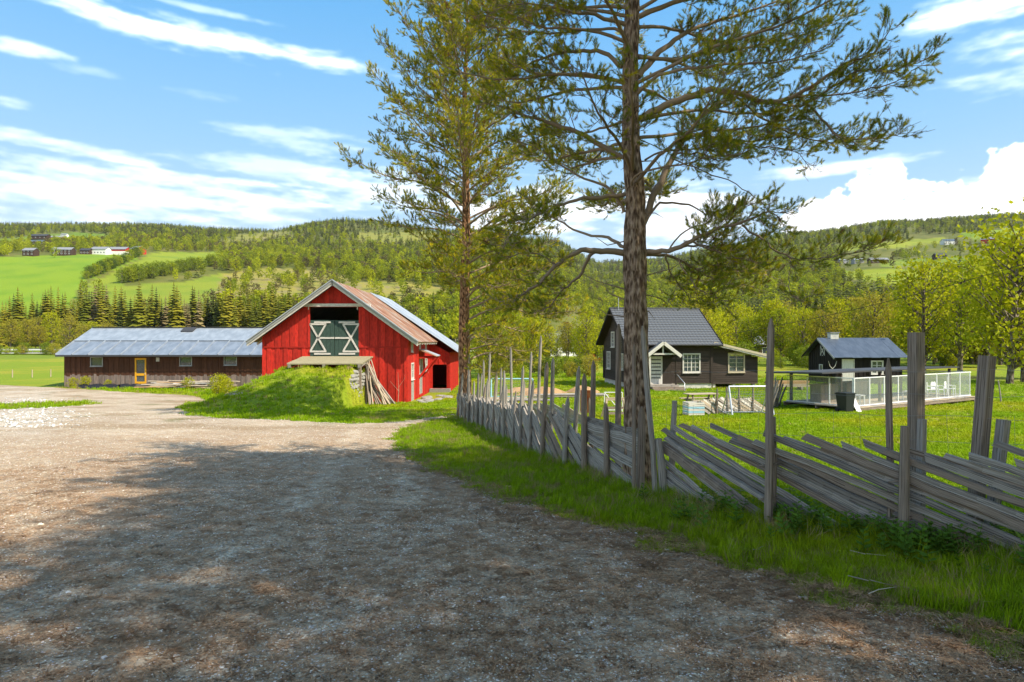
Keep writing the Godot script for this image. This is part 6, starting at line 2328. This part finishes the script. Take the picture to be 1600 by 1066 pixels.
	for k in 9: fence_rail(f4, dl, 0.05 + 0.1 * k, 0.05 + 0.05 * k, dl.total() - 0.1, 0.15 + 0.06 * k, g.randf_range(-0.06, 0.06), 0.11, g, [M.wood_grey_dark, M.wood_brown_grey], 3)
	for k in 7: stake(f4, fence_point(dl, 0.2 + k * 0.42, 0, 0.1 * (k % 2)), g.randf_range(1.1, 1.7), 0.05, Vector2(g.randf_range(0.1, 0.5), 0), g, M.wood_grey_dark, 6)

	# wire fence behind: square posts and sheep netting
	var wl := Line.new([[2.30, 9.95], [3.22, 8.05], [4.72, 7.55], [5.17, 7.05], [6.8, 5.6], [9.0, 3.9]])
	var wf := thing("wire_fence", "sheep netting on heavy grey square posts behind the slanting rails", "fence", gp(4.5, 7.6))
	for q in [[4.80, 7.60, 2.34, 0.135, 0.0, 0.0], [4.76, 7.46, 1.32, 0.075, 0.02, 0.0], [5.10, 7.08, 2.05, 0.125, 0.16, 0.0], [5.22, 7.0, 1.35, 0.10, 0.16, 0.0], [7.0, 5.5, 2.0, 0.14, 0.0, 0.0]]:
		var mb := MB.new()
		mb.off = Vector2(g.randf() * 5, g.randf() * 5)
		var ft := gp(q[0], q[1]) - wf.position
		var lean := Vector3(q[4], q[2], q[5])
		var up := lean.normalized()
		var xx := Vector3(0.96, 0, -0.28).normalized()
		xx = (xx - up * xx.dot(up)).normalized()
		var b := Basis(xx, up, xx.cross(up))
		var w: float = q[3] / 2
		var ch := w * 0.15
		mb.prism(PackedVector2Array([Vector2(-w + ch, -w), Vector2(w - ch, -w), Vector2(w, -w + ch), Vector2(w, w - ch), Vector2(w - ch, w), Vector2(-w + ch, w), Vector2(-w, w - ch), Vector2(-w, -w + ch)]), -q[2] / 2 - 0.1, q[2] / 2, Transform3D(b * Basis(Vector3(1, 0, 0), Vector3(0, 0, -1), Vector3(0, 1, 0)), ft + lean * 0.5))
		part(wf, "post", mb, M.wood_brown_grey if q[2] > 2.0 else M.wood_grey)
	var net := MB.new()
	for h in [0.12, 0.34, 0.58, 0.84, 1.10, 1.38, 1.62, 1.9]:
		var pts := PackedVector3Array()
		var rr := PackedFloat32Array()
		var t := 0.0
		while t < wl.total():
			pts.append(fence_point(wl, t, h + 0.015 * sin(t * 5.0 + h * 9.0) - 0.02, 0) - wf.position)
			rr.append(0.0021)
			t += 0.3
		net.tube(pts, rr, 3, false)
	var t := 0.15
	while t < wl.total():
		var pts := PackedVector3Array()
		var rr := PackedFloat32Array()
		for k in 5:
			pts.append(fence_point(wl, t + 0.012 * sin(k * 2.0 + t * 7.0), 0.1 + 1.3 * k / 4.0, 0) - wf.position)
			rr.append(0.0019)
		net.tube(pts, rr, 3, false)
		t += 0.30
	part(wf, "netting", net, M.wire).set_meta("kind", "stuff")

# ---------------------------------------------------------------- things in the yard and meadow
func rods(mb: MB, pairs: Array, r: float, sides := 6) -> void:
	for q in pairs: mb.tube(PackedVector3Array([q[0], q[1]]), PackedFloat32Array([r, r]), sides)

func make_goal(at: Vector3, turn: float, w: float, h: float, tilt: float, label: String, m: Material) -> void:
	var t := thing("football_goal", label, "goal", at, turn, "small football goals")
	var a := Vector3(-w / 2, 0.03, 0)
	var b := Vector3(w / 2, 0.03, 0)
	var c := Vector3(w / 2 - 0.02, h, -tilt)
	var d := Vector3(-w / 2 + 0.02, h, -tilt)
	var e := Vector3(-w / 2, 0.03, -1.2)
	var f := Vector3(w / 2, 0.03, -1.2)
	for q in [["post", a, d], ["post", b, c], ["crossbar", d, c], ["side_bar", a, e], ["side_bar", b, f], ["back_bar", e, f], ["stay", d, e], ["stay", c, f]]:
		var mb := MB.new()
		rods(mb, [[q[1], q[2]]], 0.045 if q[0] in ["post", "crossbar"] else 0.03, 8)
		part(t, q[0], mb, m)
	var net := MB.new()
	for i in 15:
		var k := i / 14.0
		net.twig(d.lerp(c, k), e.lerp(f, k), 0.006, 0.006)
		if i < 11:
			var v := i / 10.0
			net.twig(d.lerp(e, v), c.lerp(f, v), 0.006, 0.006)
			net.twig(a.lerp(d, v), e.lerp(d, v), 0.006, 0.006)
			net.twig(b.lerp(c, v), f.lerp(c, v), 0.006, 0.006)
	part(t, "net", net, M.net).set_meta("kind", "stuff")

func make_yard_things() -> void:
	var g := RandomNumberGenerator.new()
	g.seed = 5001
	make_goal(gp(10.55, 28.0), 0.05, 1.85, 1.25, 0.45, "small tilted metal football goal on the sunlit lawn before the house", M.steel)
	make_goal(gp(0.0, 41.0), 0.0, 2.7, 1.25, 0.2, "pale blue football goal behind the tall fence stakes", M.plastic_blue)
	# slatted crate
	var at := gp(8.0, 28.2)
	var t := thing("slatted_crate", "low crate of white and blue slats on the lawn", "crate", at, 0.15)
	for i in 6:
		for s in 4:
			var mb := MB.new()
			var y := 0.05 + i * 0.094
			if s < 2: mb.bx(-0.37, 0.37, y, y + 0.078, (0.3 if s else -0.3) - 0.012, (0.3 if s else -0.3) + 0.012)
			else: mb.bx((0.37 if s == 2 else -0.37) - 0.012, (0.37 if s == 2 else -0.37) + 0.012, y, y + 0.078, -0.28, 0.28)
			part(t, "slat", mb, M.plastic_blue if i == 3 or i == 1 else M.white_paint)
	for q in [[-0.34, -0.27], [0.34, -0.27], [-0.34, 0.27], [0.34, 0.27]]:
		var mb := MB.new()
		mb.bx(q[0] - 0.03, q[0] + 0.03, 0, 0.6, q[1] - 0.02, q[1] + 0.02)
		part(t, "corner_post", mb, M.wood_pale)
	# picnic table
	t = thing("picnic_table", "grey plank picnic table in front of the timber house", "table", gp(9.9, 33.5), 0.2)
	for i in 5:
		var mb := MB.new()
		mb.bx(-0.85, 0.85, 0.70, 0.74, -0.36 + i * 0.148, -0.23 + i * 0.148)
		part(t, "top_board", mb, M.wood_pale)
	for s in [-1, 1]:
		var mb := MB.new()
		mb.bx(-0.85, 0.85, 0.42, 0.46, s * 0.68 - 0.12, s * 0.68 + 0.12)
		part(t, "bench", mb, M.wood_pale)
		for e in [-1, 1]:
			board_between(t, "leg", Vector3(e * 0.6, 0.0, s * 0.62), Vector3(e * 0.6, 0.70, s * 0.2), 0.09, 0.05, Vector3(1, 0, 0), M.wood_brown_grey)
		board_between(t, "cross_bar", Vector3(s * 0.6, 0.40, -0.75), Vector3(s * 0.6, 0.40, 0.75), 0.09, 0.05, Vector3(1, 0, 0), M.wood_brown_grey)
	# trestle and frame behind the fence
	t = thing("trestle", "pale wooden trestle with splayed legs behind the pole fence", "trestle", gp(4.35, 27.0), 0.1)
	board_between(t, "top_bar", Vector3(-0.42, 0.78, 0), Vector3(0.42, 0.78, 0), 0.12, 0.1, Vector3(0, 0, 1), M.wood_pale)
	board_between(t, "rung", Vector3(-0.36, 0.42, 0.12), Vector3(0.36, 0.42, 0.12), 0.10, 0.04, Vector3(0, 0, 1), M.wood_brown_grey)
	board_between(t, "rung", Vector3(-0.4, 0.2, 0.16), Vector3(0.4, 0.2, 0.16), 0.10, 0.04, Vector3(0, 0, 1), M.wood_brown_grey)
	for s in [-1, 1]:
		for e in [-1, 1]: board_between(t, "leg", Vector3(s * 0.36, 0.78, e * 0.03), Vector3(s * 0.52, 0.0, e * 0.26), 0.08, 0.04, Vector3(0, 0, 1), M.wood_pale)
	t = thing("tube_frame", "thin white tube frame with one diagonal behind the trestle", "frame", gp(4.75, 30.0), 0.0)
	for q in [[-0.42, 0, -0.42, 0.95], [0.42, 0, 0.42, 0.95], [-0.42, 0.95, 0.42, 0.95], [-0.42, 0.95, 0.3, 0.1], [-0.42, 0.12, 0.42, 0.12]]:
		var mb := MB.new()
		rods(mb, [[Vector3(q[0], q[1], 0), Vector3(q[2], q[3], 0)]], 0.022)
		part(t, "tube", mb, M.alu_white)
	# rusty plate on two legs
	t = thing("rusty_plate", "upright rusty steel plate between two grey posts behind the fence", "plate", gp(3.15, 27.0), -0.1)
	var mb := MB.new()
	mb.bx(-0.26, 0.26, 0.2, 1.15, -0.01, 0.01)
	part(t, "sheet", mb, M.rust_plate)
	for s in [-1, 1]:
		mb = MB.new()
		mb.bx(s * 0.3 - 0.03, s * 0.3 + 0.03, -0.1, 1.25, -0.03, 0.03)
		part(t, "post", mb, M.wood_grey)
	# wood-chip heaps
	for q in [[2.2, 43.5, 2.3, 0.5, 0], [4.9, 44.5, 1.6, 0.55, 1], [0.6, 46.0, 1.8, 0.4, 0]]:
		var h := heap(q[2], q[3], 60 + int(q[0] * 10))
		var o := single("chip_heap", h, M.wood_fresh, "orange-brown heap of wood chips at the back of the yard", "heap", "wood-chip heaps")
		o.position = gp(q[0], q[1], -0.05)
	# grey plank stacks
	for q in [[-0.6, 39.0, 7, 3.0], [0.9, 38.0, 5, 2.6], [3.0, 40.5, 8, 3.4], [5.0, 41.5, 6, 2.4]]:
		t = thing("plank_stack", "low stack of grey planks lying in the yard behind the fence", "planks", gp(q[0], q[1]), g.randf_range(-0.2, 0.2), "plank stacks behind the fence")
		for i in q[2]:
			var pb := MB.new()
			var ln: float = q[3] * g.randf_range(0.8, 1.1)
			pb.plank(Vector3(-ln / 2, 0.05 + 0.05 * (i / 2), 0.18 * (i % 2) - 0.1), Vector3(ln / 2, 0.05 + 0.05 * (i / 2) + g.randf_range(-0.03, 0.06), 0.18 * (i % 2) - 0.1 + g.randf_range(-0.06, 0.06)), 0.16, 0.045, Vector3(0, 1, 0.2), g, 2, 0.004)
			part(t, "plank", pb, [M.wood_grey_light, M.wood_pale, M.wood_grey][g.randi() % 3])
	# fresh timber by the house's end
	t = thing("timber_stack", "stack of fresh orange timber at the house's far end", "timber", gp(20.2, 47.0), 0.05)
	for i in 8:
		mb = MB.new()
		mb.bx(-1.5 + g.randf_range(-0.1, 0.1), 1.5 + g.randf_range(-0.1, 0.1), 0.25 + 0.11 * (i / 2), 0.35 + 0.11 * (i / 2), -0.3 + 0.3 * (i % 2), -0.05 + 0.3 * (i % 2))
		part(t, "beam", mb, M.wood_fresh if i > 3 else M.wood_pale)
	for x in [-1.0, 1.0]:
		mb = MB.new()
		mb.bx(x - 0.06, x + 0.06, -0.05, 0.25, -0.32, 0.28)
		part(t, "bearer", mb, M.wood_grey)
	# small marker stake in the meadow
	mb = MB.new()
	mb.tube(PackedVector3Array([Vector3(0.08, -0.1, 0), Vector3(0.0, 0.6, 0), Vector3(-0.1, 1.25, 0)]), PackedFloat32Array([0.045, 0.042, 0.03]), 7)
	var st := single("leaning_stake", mb, M.wood_grey_light, "thin pale stake leaning in the meadow below the large birch", "stake")
	st.position = gp(28.6, 37.5)
	# posts far off on the left field
	for q in [[19, 590], [50, 590], [79, 589], [110, 588]]:
		mb = MB.new()
		mb.tube(PackedVector3Array([Vector3(0, -0.1, 0), Vector3(0.01, 0.5, 0), Vector3(0, 0.85, 0)]), PackedFloat32Array([0.06, 0.055, 0.05]), 6)
		var p := on_ground(q[0], q[1])
		st = single("field_post", mb, M.wood_pale, "short pale fence post standing in the field beyond the brown shed's end", "post", "posts in the far field")
		st.position = gp(p.x, p.y)
	# cones and twigs on the gravel
	var cone := rock_mesh(950)
	for i in 46:
		var q := on_ground(g.randf_range(620, 1580), g.randf_range(800, 1050))
		if gravel_at(q.x, q.y) < -0.1 or gravel_at(q.x, q.y) > 1.6: continue
		st = single("pine_cone", cone, M.bark_limb, "brown pine cone lying on the gravel's edge", "cone", "pine cones on the gravel")
		st.position = gp(q.x, q.y, 0.045)
		st.scale = Vector3(0.018, 0.028, 0.018) * g.randf_range(0.8, 1.2)
		st.rotation = Vector3(1.4, g.randf() * TAU, 0)
	for i in 34:
		var q := on_ground(g.randf_range(560, 1590), g.randf_range(740, 1040))
		if gravel_at(q.x, q.y) > 1.4: continue
		mb = MB.new()
		var ln := g.randf_range(0.12, 0.42)
		var y := 0.05 if gravel_at(q.x, q.y) > 0 else 0.09
		mb.twig(Vector3(-ln / 2, 0, 0), Vector3(0, 0.01, g.randf_range(-0.04, 0.04)), 0.006, 0.005)
		mb.twig(Vector3(0, 0.01, 0), Vector3(ln / 2, g.randf_range(0.0, 0.03), g.randf_range(-0.06, 0.06)), 0.005, 0.002)
		st = single("twig", mb, [M.wood_pale, M.bark_limb, M.wood_brown_grey][g.randi() % 3], "dry twig dropped between gravel and fence", "twig", "fallen twigs")
		st.position = gp(q.x, q.y, y)
		st.rotation.y = g.randf() * TAU

func heap(r: float, h: float, seed_: int) -> ArrayMesh:
	var f := FastNoiseLite.new()
	f.seed = seed_
	f.frequency = 0.9
	var mb := MB.new()
	var rings := []
	for i in 7:
		var k := i / 6.0
		var ring := []
		for j in 18:
			var a := TAU * j / 18.0
			var rr := r * k * (1.0 + 0.18 * f.get_noise_2d(cos(a) * 2.0, sin(a) * 2.0))
			ring.append(Vector3(cos(a) * rr, h * (cos(k * PI) * 0.5 + 0.5) + 0.4 * h * f.get_noise_2d(cos(a) * rr * 2.0 + 9.0, sin(a) * rr * 2.0), sin(a) * rr * 0.7))
		rings.append(ring)
	for i in 6:
		for j in 18:
			mb.quad(rings[i + 1][(j + 1) % 18], rings[i + 1][j], rings[i][j], rings[i][(j + 1) % 18])
	return mb.mesh()

# ---------------------------------------------------------------- the glazed deck
func make_deck() -> void:
	var g := RandomNumberGenerator.new()
	g.seed = 5101
	var n := Vector3(16.4, -1.36, -31.0)
	var turn := atan2(6.5, 10.4)
	var t := thing("glazed_deck", "wooden deck screened by tall glass panels in white frames under a thin dark roof", "deck", n, turn)
	var wide := 12.3
	var deep := 3.7
	# local x runs along the front, -z to the back
	for i in 34:
		var mb := MB.new()
		mb.off = Vector2(g.randf() * 5, g.randf() * 5)
		var x := wide * i / 34.0
		mb.bx(x, x + wide / 34.0 - 0.012, -0.04, 0.0, -deep, 0.35)
		part(t, "deck_board", mb, [M.wood_pale, M.wood_grey_light][g.randi() % 2])
	for z in [0.3, -1.8, -3.6]:
		var mb := MB.new()
		mb.bx(0.0, wide, -0.20, -0.045, z - 0.05, z + 0.03)
		part(t, "joist", mb, M.wood_brown_grey)
	for i in 7:
		var mb := MB.new()
		mb.bx(wide * i / 6.0 - 0.07 + (0.1 if i == 0 else 0.0), wide * i / 6.0 + 0.07, -0.75, -0.2, 0.1, 0.25)
		part(t, "pile", mb, M.wood_grey_dark)
	var panels := []
	for i in 9: panels.append([Vector3(0.15 + i * 1.34, 0, 0.1), Vector3(0.15 + (i + 1) * 1.34, 0, 0.1)])
	for i in 3: panels.append([Vector3(0.12, 0, 0.05 - i * 1.2), Vector3(0.12, 0, 0.05 - (i + 1) * 1.2)])
	for i in 3: panels.append([Vector3(wide - 0.1, 0, 0.05 - i * 1.2), Vector3(wide - 0.1, 0, 0.05 - (i + 1) * 1.2)])
	for p in panels:
		var w := Node3D.new()
		w.name = "glass_panel"
		t.add_child(w, true)
		var a: Vector3 = p[0]
		var b: Vector3 = p[1]
		var out := (b - a).cross(Vector3.UP).normalized()
		for q in [[a, a + Vector3(0, 1.42, 0)], [a + Vector3(0, 0.05, 0), b + Vector3(0, 0.05, 0)], [a + Vector3(0, 1.40, 0), b + Vector3(0, 1.40, 0)]]:
			board_between(w, "frame", q[0], q[1], 0.05, 0.04, out if q[0].distance_to(q[1]) > 1.0 and absf(q[1].y - q[0].y) < 0.1 else out, M.alu_white)
		var mb := MB.new()
		var d := (b - a).normalized()
		mb.box(Transform3D(Basis(d, Vector3.UP, d.cross(Vector3.UP)), (a + b) / 2 + Vector3(0, 0.72, 0)), Vector3(a.distance_to(b) - 0.06, 1.3, 0.008))
		part(w, "pane", mb, M.screen_glass)
	# thin dark roof on brown posts
	var mb := MB.new()
	mb.box(Transform3D(Basis(Vector3(1, 0, 0), -0.03), Vector3(wide / 2 - 0.4, 1.60, -2.3)), Vector3(wide + 1.6, 0.07, 3.2))
	part(t, "roof", mb, M.roof_dark)
	for x in [0.6, 4.2, 8.0, 11.8]:
		for z in [-0.85, -3.6]:
			mb = MB.new()
			mb.bx(x - 0.06, x + 0.06, 0.0, 1.57, z - 0.06, z + 0.06)
			part(t, "post", mb, M.tar_2)
	# furniture on the deck
	var chair: Node3D = null
	for q in [[9.4, -0.7, 0.4], [10.15, -0.75, -0.1], [11.3, -0.6, 0.2], [7.2, -0.5, 0.9]]:
		var at: Vector3 = t.transform * Vector3(q[0], 0, q[1])
		if chair == null:
			chair = thing("plastic_chair", "white plastic garden chair behind the glass of the deck", "chair", at, q[2] + turn, "garden chairs on the deck")
			mb = MB.new()
			mb.bx(-0.22, 0.22, 0.40, 0.44, -0.22, 0.22)
			part(chair, "seat", mb, M.plastic_white)
			mb = MB.new()
			mb.prism(PackedVector2Array([Vector2(-0.23, 0.43), Vector2(0.23, 0.43), Vector2(0.24, 0.74), Vector2(0.16, 0.84), Vector2(-0.16, 0.84), Vector2(-0.24, 0.74)]), -0.25, -0.22)
			part(chair, "backrest", mb, M.plastic_white)
			for s in [-1, 1]:
				mb = MB.new()
				mb.bx(s * 0.26 - 0.03, s * 0.26 + 0.03, 0.60, 0.63, -0.24, 0.2)
				part(chair, "armrest", mb, M.plastic_white)
				for z in [-0.2, 0.2]:
					mb = MB.new()
					mb.tube(PackedVector3Array([Vector3(s * 0.25, 0, z * 1.15), Vector3(s * 0.24, 0.62 if z > 0 else 0.42, z)]), PackedFloat32Array([0.025, 0.025]), 6)
					part(chair, "leg", mb, M.plastic_white)
		else:
			copy_of(chair, "plastic_chair", at, q[2] + turn)
	for q in [[1.5, -0.5, 0.1], [6.3, -0.4, 0.0]]:
		var st := thing("side_table", "small white plastic table on the glazed deck", "table", t.transform * Vector3(q[0], 0, q[1]), turn + q[2], "white tables on the deck")
		mb = MB.new()
		mb.bx(-0.28, 0.28, 0.46, 0.5, -0.25, 0.25)
		part(st, "top", mb, M.plastic_white)
		for s in [-1, 1]:
			for z in [-1, 1]:
				mb = MB.new()
				mb.bx(s * 0.24 - 0.025, s * 0.24 + 0.025, 0, 0.46, z * 0.21 - 0.025, z * 0.21 + 0.025)
				part(st, "leg", mb, M.plastic_white)
	for q in [[0.75, -2.2, 1.5, "dark storage chest standing inside the deck's glazed corner"], [4.0, -2.6, 2.0, "dark wooden bar counter at the back of the glazed deck"]]:
		var c := thing("storage_chest", q[3], "chest", t.transform * Vector3(q[0] + 0.6, 0, q[1]), turn)
		for i in 5:
			mb = MB.new()
			mb.bx(-q[2] / 2 + i * q[2] / 5.0, -q[2] / 2 + (i + 1) * q[2] / 5.0 - 0.015, 0.0, 0.9, 0.28, 0.32)
			part(c, "board", mb, M.wood_grey_dark if i % 3 else M.wood_brown_grey)
		mb = MB.new()
		mb.bx(-q[2] / 2, q[2] / 2 - 0.015, 0.0, 0.9, -0.3, 0.27)
		part(c, "body", mb, M.wood_grey_dark)
		mb = MB.new()
		mb.bx(-q[2] / 2 - 0.04, q[2] / 2 + 0.03, 0.905, 0.96, -0.35, 0.36)
		part(c, "lid", mb, M.wood_brown_grey)
	# wheeled bin at the corner, white board beside it
	var at := gp(15.85, 30.4)
	var b := thing("wheeled_bin", "dark green-grey wheeled rubbish bin at the deck's corner", "bin", at, 0.35)
	mb = MB.new()
	var lo := [Vector3(-0.22, 0.06, -0.24), Vector3(0.22, 0.06, -0.24), Vector3(0.22, 0.06, 0.24), Vector3(-0.22, 0.06, 0.24)]
	var hi := [Vector3(-0.28, 0.86, -0.33), Vector3(0.28, 0.86, -0.33), Vector3(0.28, 0.86, 0.30), Vector3(-0.28, 0.86, 0.30)]
	for i in 4:
		var j := (i + 1) % 4
		mb.quad(lo[j], lo[i], hi[i], hi[j])
	mb.quad(lo[0], lo[1], lo[2], lo[3])
	part(b, "body", mb, M.plastic_dark)
	mb = MB.new()
	mb.bx(-0.31, 0.31, 0.86, 0.90, -0.36, 0.33)
	mb.bx(-0.28, 0.28, 0.90, 0.93, -0.30, 0.28)
	part(b, "lid", mb, M.plastic_dark)
	mb = MB.new()
	rods(mb, [[Vector3(-0.26, 0.83, -0.40), Vector3(0.26, 0.83, -0.40)]], 0.018)
	part(b, "handle", mb, M.plastic_dark)
	for s in [-1, 1]:
		mb = MB.new()
		mb.tube(PackedVector3Array([Vector3(s * 0.21, 0.1, -0.26), Vector3(s * 0.28, 0.1, -0.26)]), PackedFloat32Array([0.1, 0.1]), 14)
		part(b, "wheel", mb, M.plastic_dark)
	mb = MB.new()
	mb.box(Transform3D(Basis(Vector3(1, 0, 0), -0.5), Vector3(0, 0.32, 0)), Vector3(0.34, 0.72, 0.02))
	var wb := single("white_board", mb, M.plastic_white, "white panel leaning on the deck beside the wheeled bin", "panel")
	wb.position = gp(16.5, 30.7)
	wb.rotation.y = 0.5

# ---------------------------------------------------------------- cable, road, plants by the fence
func make_rest() -> void:
	var g := RandomNumberGenerator.new()
	g.seed = 5201
	var a := Vector3(16.1, 2.3, -48.6)
	var b := Vector3(27.0, 7.1, -24.0)
	var p := PackedVector3Array()
	var r := PackedFloat32Array()
	for i in 25:
		var k := i / 24.0
		p.append(a.lerp(b, k) - Vector3(0, sin(PI * k) * 0.55, 0) - b)
		r.append(0.014)
	var mb := MB.new()
	mb.tube(p, r, 5)
	var c := single("power_cable", mb, M.cable, "black power cable rising across the meadow from the timber house", "cable")
	c.position = b
	var foot := gp(27.0, 24.0)
	var up := thing("utility_pole", "tarred wooden pole that carries the power cable", "pole", foot)
	mb = MB.new()
	mb.tube(PackedVector3Array([Vector3(0, -0.4, 0), Vector3(0, 4, 0), Vector3(0, 8.5, 0)]), PackedFloat32Array([0.15, 0.13, 0.10]), 10)
	part(up, "shaft", mb, M.tar_2)
	mb = MB.new()
	mb.bx(-0.6, 0.6, 8.0, 8.12, -0.06, 0.06)
	part(up, "crossarm", mb, M.tar_1)
	# the road across the valley floor
	var v := PackedVector3Array()
	var cc := PackedColorArray()
	var idx := PackedInt32Array()
	for i in 61:
		var u := lerpf(-1000, 820, i / 60.0)
		for d in [181.0, 186.0]:
			var x := (u - 800) / 1000.0 * 183.0
			v.append(Vector3(x, ground(x, d) + 0.35, -d))
			cc.append(Color(0.42, 0.42, 0.43))
	for i in 60: idx.append_array([i * 2, i * 2 + 1, i * 2 + 2, i * 2 + 2, i * 2 + 1, i * 2 + 3])
	single("road", commit_sheet(v, cc, idx), M.stone, "", "", "", "structure")
	var rail := thing("guard_rail", "long pale steel guard rail along the road beyond the field", "guard rail", gp(-140, 188))
	var x := -205.0
	while x < -105.0:
		mb = MB.new()
		mb.box(Transform3D(Basis(), gp(x + 2.0, 188.0, 1.15) - rail.position), Vector3(3.98, 0.4, 0.08))
		part(rail, "beam", mb, M.alu_white)
		mb = MB.new()
		mb.box(Transform3D(Basis(), gp(x, 188.2, 0.5) - rail.position), Vector3(0.12, 1.2, 0.12))
		part(rail, "post", mb, M.steel)
		x += 4.0
	# leafy weeds under the near fence
	mb = MB.new()
	for i in 9:
		var h := 0.05 + 0.028 * i
		for s in 2:
			var an := i * 1.7 + s * PI + g.randf_range(-0.3, 0.3)
			var o := Vector3(cos(an), 0.35, sin(an)).normalized()
			var w := Vector3(-sin(an), 0, cos(an))
			var l := 0.10 * (1.1 - i * 0.07)
			var q := Vector3(0, h, 0)
			var k := g.randf_range(0.8, 1.2)
			mb.col = Color(k, k, k)
			var md := q + o * l * 0.55
			mb.tri(q, md + w * l * 0.3, q + o * l)
			mb.tri(q, q + o * l, md - w * l * 0.3)
	mb.twig(Vector3(0, 0, 0), Vector3(0.02, 0.3, 0), 0.004, 0.002)
	var weed := mb.mesh()
	var xf := []
	var cols := []
	var l := Line.new([[2.24, 9.45], [3.02, 7.68], [4.12, 6.83], [4.95, 6.15], [6.5, 4.9]])
	while xf.size() < 520:
		var s := pow(g.randf(), 0.6) * l.total()
		if s < 1.2 and g.randf() < 0.7: continue
		var q := l.at(s) + l.dir(s).orthogonal() * g.randfn(0.0, 0.42)
		if nz.get_noise_2d(q.x * 11.0, q.y * 11.0) < 0.0: continue
		var size := g.randf_range(0.5, 1.3)
		xf.append(Transform3D(Basis.from_euler(Vector3(g.randf_range(-0.25, 0.25), g.randf() * TAU, g.randf_range(-0.25, 0.25))).scaled(Vector3.ONE * size), gp(q.x, q.y)))
		var k := g.randf_range(0.7, 1.2)
		cols.append(Color(0.110 * k, 0.215 * k, 0.020 * k))
	var o2 := scatter(self, "weeds", weed, M.weed, xf, cols)
	meta(o2, "dark leafy weeds growing under the slanting rails", "weeds")
	# taller grass and last year's straw along both fences
	var tall := blade_mesh(16, 0.34, 0.006, 0.05, 7, 0.8)
	xf = []
	cols = []
	var m := Line.new([[1.97, 9.70], [1.50, 11.6], [0.95, 13.0], [0.43, 14.7], [-0.1, 17.0], [-1.0, 21.0], [-2.22, 26.0]])
	for i in 3800:
		var near := g.randf() < 0.5
		var ln: Line = l if near else m
		var s := g.randf() * ln.total()
		var n := ln.dir(s).orthogonal()
		var q := ln.at(s) + n * g.randfn(0.0, 0.22)
		var size := g.randf_range(0.35, 1.0)
		var straw := nz.get_noise_2d(q.x * 9.0 + 5.0, q.y * 9.0) > 0.02 and g.randf() < 0.6
		xf.append(Transform3D(Basis.from_euler(Vector3(g.randf_range(-0.3, 0.3) * (2.2 if straw else 1.0), g.randf() * TAU, g.randf_range(-0.3, 0.3) * (2.2 if straw else 1.0))).scaled(Vector3.ONE * size), gp(q.x, q.y)))
		cols.append(Color(0.42, 0.33, 0.17) if straw else grass_colour(g, q.x, q.y, 0.0))
	o2 = scatter(self, "grass", tall, M.blade, xf, cols)
	meta(o2, "tall grass mixed with pale straw along the fence foot", "grass")

# ---------------------------------------------------------------- build
func _ready() -> void:
	# camera, sky, sun, exposure
	var cam := Camera3D.new()
	cam.name = "camera"
	cam.position = Vector3(0, CAM_Y, 0)
	cam.fov = 2.0 * rad_to_deg(atan(533.0 / 1000.0))
	cam.near = 0.1
	cam.far = 4000.0
	add_child(cam)
	cam.current = true
	var sun := DirectionalLight3D.new()
	sun.name = "sun"
	sun.light_energy = 1.6
	sun.light_color = Color(1.0, 0.95, 0.86)
	sun.light_angular_distance = 0.55
	sun.shadow_enabled = true
	add_child(sun)
	sun.look_at_from_position(Vector3(1.30, 1.60, 0.70), Vector3.ZERO)
	var env := Environment.new()
	env.background_mode = Environment.BG_SKY
	env.sky = make_sky()
	env.background_energy_multiplier = 1.10
	env.tonemap_mode = Environment.TONE_MAPPER_LINEAR
	env.tonemap_exposure = 1.62
	env.fog_enabled = true
	env.fog_density = 0.000035
	env.fog_light_color = Color(0.86, 0.92, 1.0)
	env.sdfgi_enabled = true
	env.ssao_enabled = true
	env.ssil_enabled = true
	var we := WorldEnvironment.new()
	we.name = "environment"
	we.environment = env
	add_child(we)
	nz.seed = 11
	nz.frequency = 0.1
	nz.fractal_octaves = 3
	nz2.seed = 12
	nz2.frequency = 0.05
	nz2.fractal_octaves = 3
	print("sky ", Time.get_ticks_msec())
	make_materials()
	print("materials ", Time.get_ticks_msec())
	# land
	make_yard_outline()
	make_ground()
	make_yard()
	print("land ", Time.get_ticks_msec())
	make_tree_kinds()
	make_barn()
	make_shed()
	make_house()
	make_cabin()
	make_far_houses()
	print("houses ", Time.get_ticks_msec())
	make_valley_trees()
	print("trees ", Time.get_ticks_msec())
	make_big_pine()
	var pine := make_round_pine()
	# more pines of the same row stand beyond the frame's edge and shade the yard
	var k := 0
	for q in [[11.2, 3.4, 1.1, 1.15], [8.4, -4.2, 2.3, 1.2], [14.5, -1.2, 4.0, 1.25]]:
		var o := copy_of(pine, "pine_tree", gp(q[0], q[1]), q[2], "bushy pine standing in the fence row outside the view, shading the gravel")
		o.scale = Vector3.ONE * q[3]
	print("pines ", Time.get_ticks_msec())
	make_fence()
	make_deck()
	make_yard_things()
	make_rest()
	make_grass()
	make_stones()
	print("done ", Time.get_ticks_msec())
